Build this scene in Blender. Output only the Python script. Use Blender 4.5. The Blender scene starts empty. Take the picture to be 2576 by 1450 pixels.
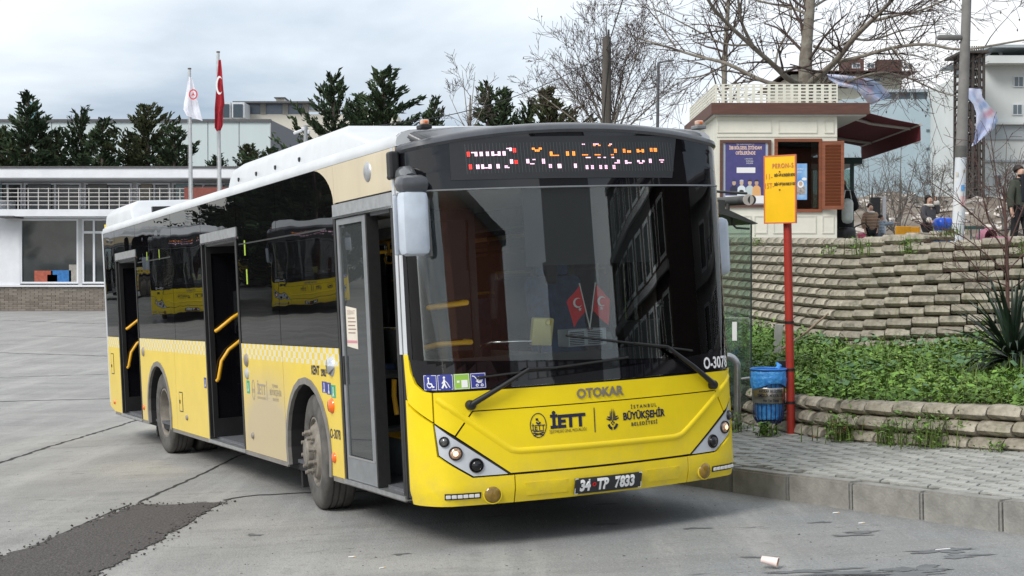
import bpy, bmesh, math, random
import numpy as np
from mathutils import Vector, Matrix, Euler
random.seed(7); np.random.seed(7)
R = math.radians
S = bpy.context.scene
COL = S.collection
# ------------------------------------------------------------------ camera, sky, sun, exposure
FP, CAMZ = 3776.5, 1.95            # focal length in pixels of a 2576 wide picture, eye height
PITCH = math.atan(35/FP)
cam = bpy.data.cameras.new('camera'); camo = bpy.data.objects.new('camera', cam); COL.objects.link(camo)
camo.location = (0, 0, CAMZ); camo.rotation_euler = (R(90)-PITCH, 0, 0)
cam.sensor_width = 36; cam.lens = 36*FP/2576; cam.clip_start = .1; cam.clip_end = 3000
S.camera = camo
S.view_settings.view_transform = 'Standard'; S.view_settings.look = 'None'
S.view_settings.gamma = 1; S.view_settings.use_curve_mapping = False
S.view_settings.exposure = 0.78
SUN_EL, SUN_AZ = R(42), R(-138)     # azimuth measured from +Y (view direction) towards +X
W = bpy.data.worlds.new('World'); S.world = W; W.use_nodes = True
nt = W.node_tree; nt.nodes.clear()
def wn(t, **k):
    n = nt.nodes.new(t)
    for a, b in k.items(): setattr(n, a, b)
    return n
sky = wn('ShaderNodeTexSky', sky_type='NISHITA', sun_disc=False, sun_elevation=SUN_EL, sun_rotation=SUN_AZ)
tc = wn('ShaderNodeTexCoord'); sep = wn('ShaderNodeSeparateXYZ'); nt.links.new(tc.outputs['Generated'], sep.inputs[0])
zz = wn('ShaderNodeMath', operation='MAXIMUM'); zz.inputs[1].default_value = 0; nt.links.new(sep.outputs[2], zz.inputs[0])
za = wn('ShaderNodeMath', operation='ADD'); za.inputs[1].default_value = .16; nt.links.new(zz.outputs[0], za.inputs[0])
dx = wn('ShaderNodeMath', operation='DIVIDE'); dy = wn('ShaderNodeMath', operation='DIVIDE')
nt.links.new(sep.outputs[0], dx.inputs[0]); nt.links.new(za.outputs[0], dx.inputs[1])
nt.links.new(sep.outputs[1], dy.inputs[0]); nt.links.new(za.outputs[0], dy.inputs[1])
cmb = wn('ShaderNodeCombineXYZ'); nt.links.new(dx.outputs[0], cmb.inputs[0]); nt.links.new(dy.outputs[0], cmb.inputs[1])
cmb.inputs[2].default_value = 20.0
nz = wn('ShaderNodeTexNoise'); nz.inputs['Scale'].default_value = .62; nz.inputs['Detail'].default_value = 9; nz.inputs['Roughness'].default_value = .52
nz.inputs['Distortion'].default_value = .25
nt.links.new(cmb.outputs[0], nz.inputs['Vector'])
nz2 = wn('ShaderNodeTexNoise'); nz2.inputs['Scale'].default_value = .35; nz2.inputs['Detail'].default_value = 4
nt.links.new(cmb.outputs[0], nz2.inputs['Vector'])
r1 = wn('ShaderNodeValToRGB'); e = r1.color_ramp.elements
e[0].position = .40; e[0].color = (1.0, 1.0, 1.0, 1); e[1].position = .72; e[1].color = (.38, .47, .58, 1)
m_ = e.new(.50); m_.color = (.88, .935, .985, 1)
nt.links.new(nz.outputs['Fac'], r1.inputs[0])
lum = wn('ShaderNodeVectorMath', operation='SCALE'); lum.inputs['Scale'].default_value = 6.7
nt.links.new(r1.outputs[0], lum.inputs[0])
r2 = wn('ShaderNodeValToRGB'); e = r2.color_ramp.elements
e[0].position = .30; e[0].color = (.72,)*3+(1,); e[1].position = .62; e[1].color = (1, 1, 1, 1)
nt.links.new(nz2.outputs['Fac'], r2.inputs[0])
mx = wn('ShaderNodeMix', data_type='RGBA'); nt.links.new(r2.outputs[0], mx.inputs['Factor'])
nt.links.new(sky.outputs[0], mx.inputs['A']); nt.links.new(lum.outputs[0], mx.inputs['B'])
bg = wn('ShaderNodeBackground'); bg.inputs['Strength'].default_value = .1
nt.links.new(mx.outputs['Result'], bg.inputs['Color'])
wo = wn('ShaderNodeOutputWorld'); nt.links.new(bg.outputs[0], wo.inputs[0])
sl = bpy.data.lights.new('sun', 'SUN'); sl.energy = 1.5; sl.angle = R(24); sl.color = (1, .965, .91)
so = bpy.data.objects.new('sun', sl); COL.objects.link(so)
sd = Vector((math.sin(SUN_AZ)*math.cos(SUN_EL), math.cos(SUN_AZ)*math.cos(SUN_EL), math.sin(SUN_EL)))
so.rotation_euler = sd.to_track_quat('Z', 'Y').to_euler(); so.location = (0, 0, 60)

def at(px, py, y):                 # the point at distance y that the photo (2576 x 1450) shows at px, py
    u, v = (px-1288)/FP, -(py-725)/FP
    c, s = math.cos(PITCH), math.sin(PITCH)
    d = (u, c+s*v, -s+c*v)
    return Vector((d[0]*y/d[1], y, CAMZ+d[2]*y/d[1]))

# ------------------------------------------------------------------ materials
MATS = {}
def pm(name, col, rough=.55, metal=0, var=.12, scale=8, bump=0, bscale=60, spec=.5, coat=0, emit=None, es=1, col2=None, stretch=None, rnd=0, coords='Object', lo=.35, hi=.65):
    m = bpy.data.materials.new(name); m.use_nodes = True; t = m.node_tree; b = t.nodes['Principled BSDF']
    b.inputs['Roughness'].default_value = rough; b.inputs['Metallic'].default_value = metal
    b.inputs['Specular IOR Level'].default_value = spec; b.inputs['Coat Weight'].default_value = coat
    b.inputs['Coat Roughness'].default_value = .05
    c = tuple(col)+(1,)
    b.inputs['Base Color'].default_value = c
    if emit: b.inputs['Emission Color'].default_value = tuple(emit)+(1,); b.inputs['Emission Strength'].default_value = es
    if var or col2 or rnd or bump:
        tx = t.nodes.new('ShaderNodeTexCoord'); mp = t.nodes.new('ShaderNodeMapping'); t.links.new(tx.outputs[coords], mp.inputs[0])
        if stretch: mp.inputs['Scale'].default_value = stretch
        n = t.nodes.new('ShaderNodeTexNoise'); n.inputs['Scale'].default_value = scale; n.inputs['Detail'].default_value = 6; n.inputs['Roughness'].default_value = .6
        t.links.new(mp.outputs[0], n.inputs['Vector'])
        rp = t.nodes.new('ShaderNodeValToRGB'); e = rp.color_ramp.elements; e[0].position = lo; e[1].position = hi
        c2 = tuple(col2)+(1,) if col2 else tuple(min(1, x*(1+var)) for x in col)+(1,)
        c1 = c if col2 else tuple(x*(1-var) for x in col)+(1,)
        e[0].color = c1; e[1].color = c2
        t.links.new(n.outputs['Fac'], rp.inputs[0]); out = rp.outputs[0]
        if rnd:
            g = t.nodes.new('ShaderNodeNewGeometry'); oi = t.nodes.new('ShaderNodeObjectInfo')
            ad = t.nodes.new('ShaderNodeMath'); ad.operation = 'ADD'; t.links.new(g.outputs['Random Per Island'], ad.inputs[0]); t.links.new(oi.outputs['Random'], ad.inputs[1])
            fr = t.nodes.new('ShaderNodeMath'); fr.operation = 'FRACT'; t.links.new(ad.outputs[0], fr.inputs[0])
            mr = t.nodes.new('ShaderNodeMapRange'); mr.inputs['To Min'].default_value = 1-rnd; mr.inputs['To Max'].default_value = 1+rnd
            t.links.new(fr.outputs[0], mr.inputs[0])
            vm = t.nodes.new('ShaderNodeVectorMath'); vm.operation = 'SCALE'; t.links.new(out, vm.inputs[0]); t.links.new(mr.outputs[0], vm.inputs['Scale']); out = vm.outputs[0]
        t.links.new(out, b.inputs['Base Color'])
        if bump:
            n2 = t.nodes.new('ShaderNodeTexNoise'); n2.inputs['Scale'].default_value = bscale; n2.inputs['Detail'].default_value = 5
            t.links.new(mp.outputs[0], n2.inputs['Vector'])
            bp = t.nodes.new('ShaderNodeBump'); bp.inputs['Strength'].default_value = bump; bp.inputs['Distance'].default_value = .02
            t.links.new(n2.outputs['Fac'], bp.inputs['Height']); t.links.new(bp.outputs[0], b.inputs['Normal'])
    MATS[name] = m
    return m
def glass(name, tint, rough=.0, body=0.0, bodycol=(.02,.02,.02), wave=0):  # thin pane: tinted see-through with Fresnel reflection; body = share of opaque tint film
    m = bpy.data.materials.new(name); m.use_nodes = True; t = m.node_tree; t.nodes.clear()
    tr = t.nodes.new('ShaderNodeBsdfTransparent'); tr.inputs[0].default_value = tuple(tint)+(1,)
    gl = t.nodes.new('ShaderNodeBsdfGlossy'); gl.inputs['Roughness'].default_value = rough
    fr = t.nodes.new('ShaderNodeFresnel'); fr.inputs[0].default_value = 1.62
    df = t.nodes.new('ShaderNodeBsdfDiffuse'); df.inputs[0].default_value = tuple(bodycol)+(1,)
    m1 = t.nodes.new('ShaderNodeMixShader'); m1.inputs[0].default_value = body; t.links.new(tr.outputs[0], m1.inputs[1]); t.links.new(df.outputs[0], m1.inputs[2])
    m2 = t.nodes.new('ShaderNodeMixShader'); t.links.new(fr.outputs[0], m2.inputs[0]); t.links.new(m1.outputs[0], m2.inputs[1]); t.links.new(gl.outputs[0], m2.inputs[2])
    if wave:
        tx = t.nodes.new('ShaderNodeTexCoord'); n = t.nodes.new('ShaderNodeTexNoise'); n.inputs['Scale'].default_value = 1.6; n.inputs['Detail'].default_value = 1
        bp = t.nodes.new('ShaderNodeBump'); bp.inputs['Strength'].default_value = wave; bp.inputs['Distance'].default_value = .02
        t.links.new(tx.outputs['Object'], n.inputs['Vector']); t.links.new(n.outputs['Fac'], bp.inputs['Height']); t.links.new(bp.outputs[0], gl.inputs['Normal'])
    o = t.nodes.new('ShaderNodeOutputMaterial'); t.links.new(m2.outputs[0], o.inputs[0])
    MATS[name] = m
    return m

# ------------------------------------------------------------------ mesh helpers
def link(name, me, m=None, parent=None, smooth=None):
    o = bpy.data.objects.new(name, me); COL.objects.link(o)
    if m is not None and not me.materials: me.materials.append(m)
    if parent is not None: o.parent = parent
    return o
def rawmesh(name, v, f, smooth=False, uvs=None):
    me = bpy.data.meshes.new(name); me.from_pydata([tuple(x) for x in v], [], [tuple(x) for x in f]); me.update()
    if smooth: me.polygons.foreach_set('use_smooth', [True]*len(me.polygons))
    return me
def npmesh(name, v, f, smooth=False):      # fast: v (n,3), f (m,k) all faces with k corners
    v = np.asarray(v, np.float32); f = np.asarray(f, np.int32)
    me = bpy.data.meshes.new(name); me.vertices.add(len(v)); me.vertices.foreach_set('co', v.ravel())
    k = f.shape[1]; me.loops.add(f.size); me.loops.foreach_set('vertex_index', f.ravel())
    me.polygons.add(len(f)); me.polygons.foreach_set('loop_start', np.arange(len(f), dtype=np.int32)*k)
    if smooth: me.polygons.foreach_set('use_smooth', np.ones(len(f), bool))
    me.update(calc_edges=True); return me
def tag(o, label=None, cat=None, group=None, kind=None):
    if label: o['label'] = label
    if cat: o['category'] = cat
    if group: o['group'] = group
    if kind: o['kind'] = kind
    return o
def empty(name, loc=(0, 0, 0), rz=0, label=None, cat=None, group=None):
    o = bpy.data.objects.new(name, None); COL.objects.link(o); o.location = loc; o.rotation_euler = (0, 0, rz); o.empty_display_size = .2
    return tag(o, label, cat, group)
def kids(o): return [c for c in CHILD.get(o.name, [])]
CHILD = {}
def copy_tree(o, parent=None, skip=()):
    c = o.copy(); COL.objects.link(c)
    if parent is not None: c.parent = parent
    for ch in [x for x in list(o.children)]:
        if ch.name.split('.')[0] not in skip: copy_tree(ch, c, skip)
    return c
class MB:
    def __init__(s): s.v = []; s.f = []
    def add(s, v, f):
        n = len(s.v); s.v += [tuple(p) for p in v]; s.f += [tuple(i+n for i in q) for q in f]; return s
    def box(s, x0, x1, y0, y1, z0, z1, mtx=None):
        v = [Vector((x, y, z)) for z in (z0, z1) for y in (y0, y1) for x in (x0, x1)]
        if mtx is not None: v = [mtx@p for p in v]
        return s.add(v, [(0, 2, 3, 1), (4, 5, 7, 6), (0, 1, 5, 4), (2, 6, 7, 3), (0, 4, 6, 2), (1, 3, 7, 5)])
    def cbox(s, c, d, rz=0, rx=0, ry=0):
        m = Matrix.Translation(c)@Euler((rx, ry, rz)).to_matrix().to_4x4()
        return s.box(-d[0]/2, d[0]/2, -d[1]/2, d[1]/2, -d[2]/2, d[2]/2, m)
    def bbox(s, c, d, b=.02, rz=0, rx=0, ry=0):     # box with bevelled edges
        bm = bmesh.new(); bmesh.ops.create_cube(bm, size=1); bmesh.ops.scale(bm, vec=d, verts=bm.verts)
        bmesh.ops.bevel(bm, geom=bm.edges[:], offset=b, segments=2, affect='EDGES', profile=.5)
        m = Matrix.Translation(c)@Euler((rx, ry, rz)).to_matrix().to_4x4()
        bm.verts.index_update(); v = [m@p.co for p in bm.verts]; f = [[q.index for q in x.verts] for x in bm.faces]; bm.free()
        return s.add(v, f)
    def tube(s, pts, r, n=8, cap=True, close=False):
        pts = [Vector(p) for p in pts]; k = len(pts); rr = r if hasattr(r, '__len__') else [r]*k
        up = None; rings = []
        for i, p in enumerate(pts):
            a = pts[max(0, i-1)]; b = pts[min(k-1, i+1)]; d = (b-a)
            if d.length < 1e-9: d = Vector((0, 0, 1))
            d.normalize()
            if up is None:
                up = d.orthogonal().normalized()
            else:
                up = (up-d*up.dot(d))
                up = up.normalized() if up.length > 1e-6 else d.orthogonal().normalized()
            w = d.cross(up)
            rings.append([p+(up*math.cos(2*math.pi*j/n)+w*math.sin(2*math.pi*j/n))*rr[i] for j in range(n)])
        v = [q for ring in rings for q in ring]; f = []
        for i in range(k-1):
            for j in range(n): f.append((i*n+j, i*n+(j+1) % n, (i+1)*n+(j+1) % n, (i+1)*n+j))
        if cap: f += [tuple(reversed(range(n))), tuple((k-1)*n+j for j in range(n))]
        return s.add(v, f)
    def lathe(s, prof, n=24, axis='Z', org=(0, 0, 0), mtx=None, cap=False):   # prof: (r, h) list
        v = []; f = []; k = len(prof)
        for i in range(n):
            a = 2*math.pi*i/n
            for r, h in prof:
                p = {'Z': (r*math.cos(a), r*math.sin(a), h), 'Y': (r*math.cos(a), h, r*math.sin(a)), 'X': (h, r*math.cos(a), r*math.sin(a))}[axis]
                p = Vector(p)+Vector(org)
                v.append(mtx@p if mtx is not None else p)
        for i in range(n):
            j = (i+1) % n
            for q in range(k-1): f.append((i*k+q, j*k+q, j*k+q+1, i*k+q+1))
        if cap:
            f += [tuple(i*k for i in range(n)), tuple(i*k+k-1 for i in reversed(range(n)))]
        return s.add(v, f)
    def prism(s, poly, h0, h1, mtx=None):      # poly in xy extruded in z
        n = len(poly); v = [Vector((x, y, h0)) for x, y in poly]+[Vector((x, y, h1)) for x, y in poly]
        if mtx is not None: v = [mtx@p for p in v]
        f = [tuple(reversed(range(n))), tuple(range(n, 2*n))]+[(i, (i+1) % n, n+(i+1) % n, n+i) for i in range(n)]
        return s.add(v, f)
    def quad(s, a, b, c, d): return s.add([a, b, c, d], [(0, 1, 2, 3)])
    def build(s, name, m, parent=None, smooth=False, fix=False):
        me = rawmesh(name, s.v, s.f)
        if fix:
            bm = bmesh.new(); bm.from_mesh(me); bmesh.ops.recalc_face_normals(bm, faces=bm.faces); bm.to_mesh(me); bm.free()
        if smooth:
            me.polygons.foreach_set('use_smooth', [True]*len(me.polygons))
            if smooth is not True: me.set_sharp_from_angle(angle=R(smooth))
        return link(name, me, m, parent)
def text2d(s, size=1, align='CENTER', res=3, bold=0, sx=1, spacing=1):
    c = bpy.data.curves.new('t', 'FONT'); c.body = s; c.size = size; c.align_x = align; c.align_y = 'CENTER'; c.resolution_u = res; c.offset = bold; c.space_character = spacing
    o = bpy.data.objects.new('t', c); COL.objects.link(o)
    dg = bpy.context.evaluated_depsgraph_get(); me = bpy.data.meshes.new_from_object(o.evaluated_get(dg))
    v = [(p.co.x*sx, p.co.y) for p in me.vertices]; f = [tuple(p.vertices) for p in me.polygons]
    bpy.data.objects.remove(o); bpy.data.curves.remove(c); bpy.data.meshes.remove(me)
    return v, f
def letters(name, s, size, mtx, m, parent=None, **k):   # flat lettering on the local xy plane of mtx
    v, f = text2d(s, size, **k)
    me = rawmesh(name, [mtx@Vector((x, y, 0)) for x, y in v], f)
    return link(name, me, m, parent)
def basis(o, x, y):      # matrix with origin o, x axis, y axis
    x = Vector(x).normalized(); y = Vector(y); y = (y-x*y.dot(x)).normalized(); z = x.cross(y)
    m = Matrix((x, y, z)).transposed().to_4x4(); m.translation = Vector(o); return m
def ell(cx, cy, rx, ry, n=28, a0=0, a1=2*math.pi): return [(cx+rx*math.cos(a0+(a1-a0)*i/(n if abs(a1-a0) > 6.2 else n-1)), cy+ry*math.sin(a0+(a1-a0)*i/(n if abs(a1-a0) > 6.2 else n-1))) for i in range(n)]
def ring2d(cx, cy, rx, ry, w, n=28, a0=0, a1=2*math.pi):
    full = abs(a1-a0) > 6.2; v = []; f = []
    k = n if full else n+1
    for i in range(k):
        a = a0+(a1-a0)*i/n
        v += [(cx+rx*math.cos(a), cy+ry*math.sin(a)), (cx+(rx-w)*math.cos(a), cy+(ry-w)*math.sin(a))]
    for i in range(n):
        j = (i+1) % k; f.append((2*i, 2*j, 2*j+1, 2*i+1))
    return v, f
def star2d(cx, cy, r, n=5, rot=math.pi/2):
    v = [(cx+(r if i % 2 == 0 else r*.4)*math.cos(rot+math.pi*i/n), cy+(r if i % 2 == 0 else r*.4)*math.sin(rot+math.pi*i/n)) for i in range(2*n)]+[(cx, cy)]
    return v, [(2*n, i, (i+1) % (2*n)) for i in range(2*n)]
def crescent2d(cx, cy, r):   # horns to +x
    o = []; i_ = []
    a = R(38)
    for k in range(21):
        t = a+(2*math.pi-2*a)*k/20; o.append((cx+r*math.cos(t), cy+r*math.sin(t)))
    c2, r2 = r*.26, r*.8
    b = math.atan2(r*math.sin(a), r*math.cos(a)-c2)
    for k in range(21):
        t = b+(2*math.pi-2*b)*k/20; i_.append((cx+c2+r2*math.cos(t), cy+r2*math.sin(t)))
    v = o+i_; f = [(k, k+1, 21+k+1, 21+k) for k in range(20)]
    return v, f
class D2:                     # collects flat 2D shapes
    def __init__(s): s.v = []; s.f = []
    def add(s, vf):
        n = len(s.v); s.v += vf[0]; s.f += [tuple(i+n for i in q) for q in vf[1]]; return s
    def poly(s, p): return s.add((list(p), [tuple(range(len(p)))]))
    def rect(s, x0, y0, x1, y1): return s.poly([(x0, y0), (x1, y0), (x1, y1), (x0, y1)])
    def line(s, pts, w):
        for a, b in zip(pts, pts[1:]):
            d = Vector((b[0]-a[0], b[1]-a[1])); d.normalize(); n = Vector((-d.y, d.x))*w/2; e = d*w/2*.6
            s.poly([(a[0]-e.x+n.x, a[1]-e.y+n.y), (a[0]-e.x-n.x, a[1]-e.y-n.y), (b[0]+e.x-n.x, b[1]+e.y-n.y), (b[0]+e.x+n.x, b[1]+e.y+n.y)])
        return s
    def text(s, x, y, t, size, **k):
        v, f = text2d(t, size, **k); return s.add(([(a+x, b+y) for a, b in v], f))
    def put(s, name, mtx, m, parent=None, dz=0):
        n = len(s.v)
        me = rawmesh(name, [mtx@Vector((x, y, dz)) for x, y in s.v], s.f); return link(name, me, m, parent)
# ------------------------------------------------------------------ the bus
FA = .46       # plan curve of the nose: gently bowed, tight corners
_kp = np.array([(0, 0), (.15, -.003), (.3, -.012), (.5, -.033), (.7, -.065), (.86, -.098), (1.0, -.134), (1.1, -.168), (1.165, -.225), (1.215, -.30), (1.248, -.375), (1.265, -.44), (1.27, -.50)])
_cs = [(_kp[0]*2-_kp[1])]+list(_kp)+[(_kp[-1]+(0, -.075))]; _pl = []
for _i in range(1, len(_cs)-2):
    for _q in np.linspace(0, 1, 40, endpoint=False):
        a_, b_, c_, d_ = [np.array(x) for x in _cs[_i-1:_i+3]]; _pl.append(.5*(2*b_+(c_-a_)*_q+(2*a_-5*b_+4*c_-d_)*_q**2+(3*b_-a_-3*c_+d_)*_q**3))
_pl.append(_kp[-1]); _pl = np.array(_pl); _Y = np.maximum.accumulate(np.minimum(_pl[:, 0], 1.27)); _X = _pl[:, 1]
_U = np.concatenate([[0], np.cumsum(np.hypot(np.diff(_X), np.diff(_Y)))]); UMAX = float(_U[-1])
def front(u, z, off=0):
    a = abs(u); s = 1 if u >= 0 else -1
    def xy(a):
        if a <= UMAX: return float(np.interp(a, _U, _X)), float(np.interp(a, _U, _Y))
        return -FA-(a-UMAX), 1.27
    x, y = xy(a); x1, y1 = xy(max(0, a-.004)); x2, y2 = xy(a+.004)
    tx, ty = x2-x1, y2-y1; l = math.hypot(tx, ty); nx, ny = ty/l, -tx/l
    if ny < 0: nx, ny = -nx, -ny
    lean = -max(0, z-1.09)*.05-max(0, .40-z)*.35-max(0, z-2.5)*.06
    k = nx
    return Vector((x+lean*k+nx*off, s*(y+(lean if z < .4 else 0)*(1-k)*.6+ny*off), z))
def fpatch(name, poly, off, th, m, parent, du=.07, dz=.09, smooth=35):
    bm = bmesh.new(); bm.faces.new([bm.verts.new((u, z, 0)) for u, z in poly])
    bmesh.ops.triangulate(bm, faces=bm.faces[:])
    us = [p[0] for p in poly]; zs = [p[1] for p in poly]
    x = math.floor(min(us)/du)*du
    while x < max(us):
        bmesh.ops.bisect_plane(bm, geom=bm.verts[:]+bm.edges[:]+bm.faces[:], plane_co=(x, 0, 0), plane_no=(1, 0, 0)); x += du
    x = min(zs)+dz
    while x < max(zs):
        bmesh.ops.bisect_plane(bm, geom=bm.verts[:]+bm.edges[:]+bm.faces[:], plane_co=(0, x, 0), plane_no=(0, 1, 0)); x += dz
    for f in bm.faces:
        if f.normal.z < 0: f.normal_flip()
    top = {v: (v.co.x, v.co.y) for v in bm.verts}
    if th:
        r = bmesh.ops.extrude_face_region(bm, geom=bm.faces[:])
        new = {v for v in r['geom'] if isinstance(v, bmesh.types.BMVert)}
        for v in bm.verts:
            u, z = v.co.x, v.co.y
            v.co = front(u, z, off if v in new else off-th)
    else:
        for v in bm.verts: v.co = front(v.co.x, v.co.y, off)
    bmesh.ops.recalc_face_normals(bm, faces=bm.faces)
    me = bpy.data.meshes.new(name); bm.to_mesh(me); bm.free()
    me.polygons.foreach_set('use_smooth', [True]*len(me.polygons)); me.set_sharp_from_angle(angle=R(smooth))
    return link(name, me, m, parent)
def fdecal(name, d, off, m, parent):      # flat shapes (D2 in u,z) printed on the front surface
    return link(name, rawmesh(name, [front(u, z, off) for u, z in d.v], d.f), m, parent)

def side_paint(name, base):
    m = pm(name, base, rough=.36, var=.04, scale=3, coat=.25); t = m.node_tree; b = t.nodes['Principled BSDF']
    tx = t.nodes.new('ShaderNodeTexCoord'); sp = t.nodes.new('ShaderNodeSeparateXYZ'); t.links.new(tx.outputs['Object'], sp.inputs[0])
    # chequered band
    mp = t.nodes.new('ShaderNodeMapping'); mp.inputs['Scale'].default_value = (1/.075, 0, 1/.056); mp.inputs['Location'].default_value = (0, .5, .6); t.links.new(tx.outputs['Object'], mp.inputs[0])
    ck = t.nodes.new('ShaderNodeTexChecker'); ck.inputs['Scale'].default_value = 1; t.links.new(mp.outputs[0], ck.inputs[0])
    g1 = t.nodes.new('ShaderNodeMath'); g1.operation = 'GREATER_THAN'; g1.inputs[1].default_value = 1.215; t.links.new(sp.outputs[2], g1.inputs[0])
    mu = t.nodes.new('ShaderNodeMath'); mu.operation = 'MULTIPLY'; t.links.new(g1.outputs[0], mu.inputs[0]); t.links.new(ck.outputs['Fac'], mu.inputs[1])
    src = b.inputs['Base Color'].links[0].from_socket
    mc = t.nodes.new('ShaderNodeMix'); mc.data_type = 'RGBA'; t.links.new(mu.outputs[0], mc.inputs['Factor']); t.links.new(src, mc.inputs['A']); mc.inputs['B'].default_value = (.74, .70, .52, 1)
    # road dust thrown up from the wheels: more towards the skirt, and behind each axle
    n = t.nodes.new('ShaderNodeTexNoise'); n.inputs['Scale'].default_value = 1.3; n.inputs['Detail'].default_value = 7; n.inputs['Roughness'].default_value = .62; t.links.new(tx.outputs['Object'], n.inputs['Vector'])
    mr = t.nodes.new('ShaderNodeMapRange'); mr.inputs['From Min'].default_value = 1.26; mr.inputs['From Max'].default_value = .50; mr.inputs['To Min'].default_value = 0; mr.inputs['To Max'].default_value = .85; t.links.new(sp.outputs[2], mr.inputs[0])
    def bump_at(x0, w, amp):
        s_ = t.nodes.new('ShaderNodeMath'); s_.operation = 'SUBTRACT'; s_.inputs[1].default_value = x0; t.links.new(sp.outputs[0], s_.inputs[0])
        a_ = t.nodes.new('ShaderNodeMath'); a_.operation = 'ABSOLUTE'; t.links.new(s_.outputs[0], a_.inputs[0])
        q = t.nodes.new('ShaderNodeMapRange'); q.interpolation_type = 'SMOOTHSTEP'; q.inputs['From Min'].default_value = w; q.inputs['From Max'].default_value = 0; q.inputs['To Max'].default_value = amp; t.links.new(a_.outputs[0], q.inputs[0]); return q.outputs[0]
    def add(a, b_, op='ADD'):
        q = t.nodes.new('ShaderNodeMath'); q.operation = op
        for i, x in enumerate((a, b_)):
            if isinstance(x, (int, float)): q.inputs[i].default_value = x
            else: t.links.new(x, q.inputs[i])
        return q.outputs[0]
    amt = add(add(bump_at(-4.05, 1.25, 1.6), bump_at(-9.6, .9, .35)), .20)
    amt = add(mr.outputs[0], amt, 'MULTIPLY'); amt = add(amt, add(n.outputs['Fac'], .65), 'MULTIPLY')
    cl = t.nodes.new('ShaderNodeClamp'); cl.inputs['Max'].default_value = .9; t.links.new(amt, cl.inputs[0])
    md = t.nodes.new('ShaderNodeMix'); md.data_type = 'RGBA'; t.links.new(cl.outputs[0], md.inputs['Factor']); t.links.new(mc.outputs['Result'], md.inputs['A']); md.inputs['B'].default_value = (.47, .395, .275, 1)
    t.links.new(md.outputs['Result'], b.inputs['Base Color'])
    rr = t.nodes.new('ShaderNodeMapRange'); rr.inputs['To Min'].default_value = .36; rr.inputs['To Max'].default_value = .75; t.links.new(cl.outputs[0], rr.inputs[0]); t.links.new(rr.outputs[0], b.inputs['Roughness'])
    return m
YEL = pm('bus_yellow', (.83, .63, .005), rough=.42, var=.05, scale=2.2, coat=.08, bump=.02, bscale=3, spec=.35)
def grime(m, z0, z1, amt, col=(.36, .29, .16)):      # road film that thickens towards the bumper
    t = m.node_tree; b = t.nodes['Principled BSDF']; cur = b.inputs['Base Color'].links[0].from_socket; tx = t.nodes.new('ShaderNodeTexCoord'); sp = t.nodes.new('ShaderNodeSeparateXYZ'); t.links.new(tx.outputs['Object'], sp.inputs[0])
    n = t.nodes.new('ShaderNodeTexNoise'); n.inputs['Scale'].default_value = 7; n.inputs['Detail'].default_value = 8; n.inputs['Roughness'].default_value = .7; t.links.new(tx.outputs['Object'], n.inputs['Vector'])
    mr = t.nodes.new('ShaderNodeMapRange'); mr.inputs['From Min'].default_value = z1; mr.inputs['From Max'].default_value = z0; mr.inputs['To Max'].default_value = 1; t.links.new(sp.outputs[2], mr.inputs[0])
    nr = t.nodes.new('ShaderNodeMapRange'); nr.inputs['From Min'].default_value = .42; nr.inputs['From Max'].default_value = .75; nr.inputs['To Min'].default_value = .12; nr.inputs['To Max'].default_value = amt; t.links.new(n.outputs['Fac'], nr.inputs[0])
    q = t.nodes.new('ShaderNodeMath'); q.operation = 'MULTIPLY'; t.links.new(mr.outputs[0], q.inputs[0]); t.links.new(nr.outputs[0], q.inputs[1]); x = t.nodes.new('ShaderNodeMix'); x.data_type = 'RGBA'; t.links.new(q.outputs[0], x.inputs['Factor']); t.links.new(cur, x.inputs['A']); x.inputs['B'].default_value = col+(1,); t.links.new(x.outputs['Result'], b.inputs['Base Color'])
grime(YEL, .28, .80, .5)
YSIDE = side_paint('bus_side_yellow', (.82, .60, .045))
WHT = pm('bus_white', (.58, .605, .63), rough=.38, var=.07, scale=2.5, coat=.1)
CREAM = pm('bus_cream', (.66, .57, .40), rough=.3, var=.06, scale=3, coat=.3, stretch=(1, 1, .2))
BLK = pm('black_plastic', (.012, .012, .013), rough=.45, var=.2)
RUB = pm('black_rubber', (.010, .010, .010), rough=.7, var=.25, scale=20)
GLOSSBLK = pm('black_glass', (.006, .006, .008), rough=.02, var=0, spec=.6)
DGREY = pm('dark_grey_paint', (.075, .08, .09), rough=.35, var=.1, coat=.3)
MGREY = pm('grey_plastic', (.20, .21, .22), rough=.5, var=.1)
LGREY = pm('headlight_grey', (.50, .53, .57), rough=.32, var=.06)
ALU = pm('aluminium_trim', (.52, .53, .54), rough=.38, metal=.85, var=.12, scale=14)
CHR = pm('chrome', (.75, .76, .78), rough=.12, metal=1, var=0)
TYRE = pm('tyre_rubber', (.055, .052, .049), rough=.88, var=.3, scale=6, col2=(.125, .118, .108))
RIM = pm('dusty_rim', (.15, .135, .115), rough=.7, var=.25, scale=9, col2=(.26, .235, .20))
SGL = glass('bus_side_glass', (.16, .17, .17), body=.3, bodycol=(.014, .014, .016), wave=.11)
LGL = glass('bus_left_glass', (.72, .76, .75))
WGL = glass('windscreen_glass', (.93, .96, .955))
DGL = glass('door_glass', (.40, .42, .42), body=.38, bodycol=(.13, .145, .15))
RAIL = pm('rail_yellow', (.80, .42, .02), rough=.4, var=.06)
INT = pm('bus_interior_grey', (.14, .145, .15), rough=.7, var=.15)
INTD = pm('bus_interior_dark', (.012, .012, .013), rough=.75, var=.2)
FLOORM = pm('bus_floor', (.085, .09, .10), rough=.75, var=.2, scale=30)
SEATM = pm('seat_blue', (.05, .09, .20), rough=.8, var=.25, scale=12)
WTXT = pm('white_print', (.80, .80, .80), rough=.5, var=0)
NAVY = pm('navy_print', (.012, .014, .045), rough=.45, var=0)
FADE = pm('faded_print', (.33, .29, .24), rough=.6, var=0)
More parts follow.
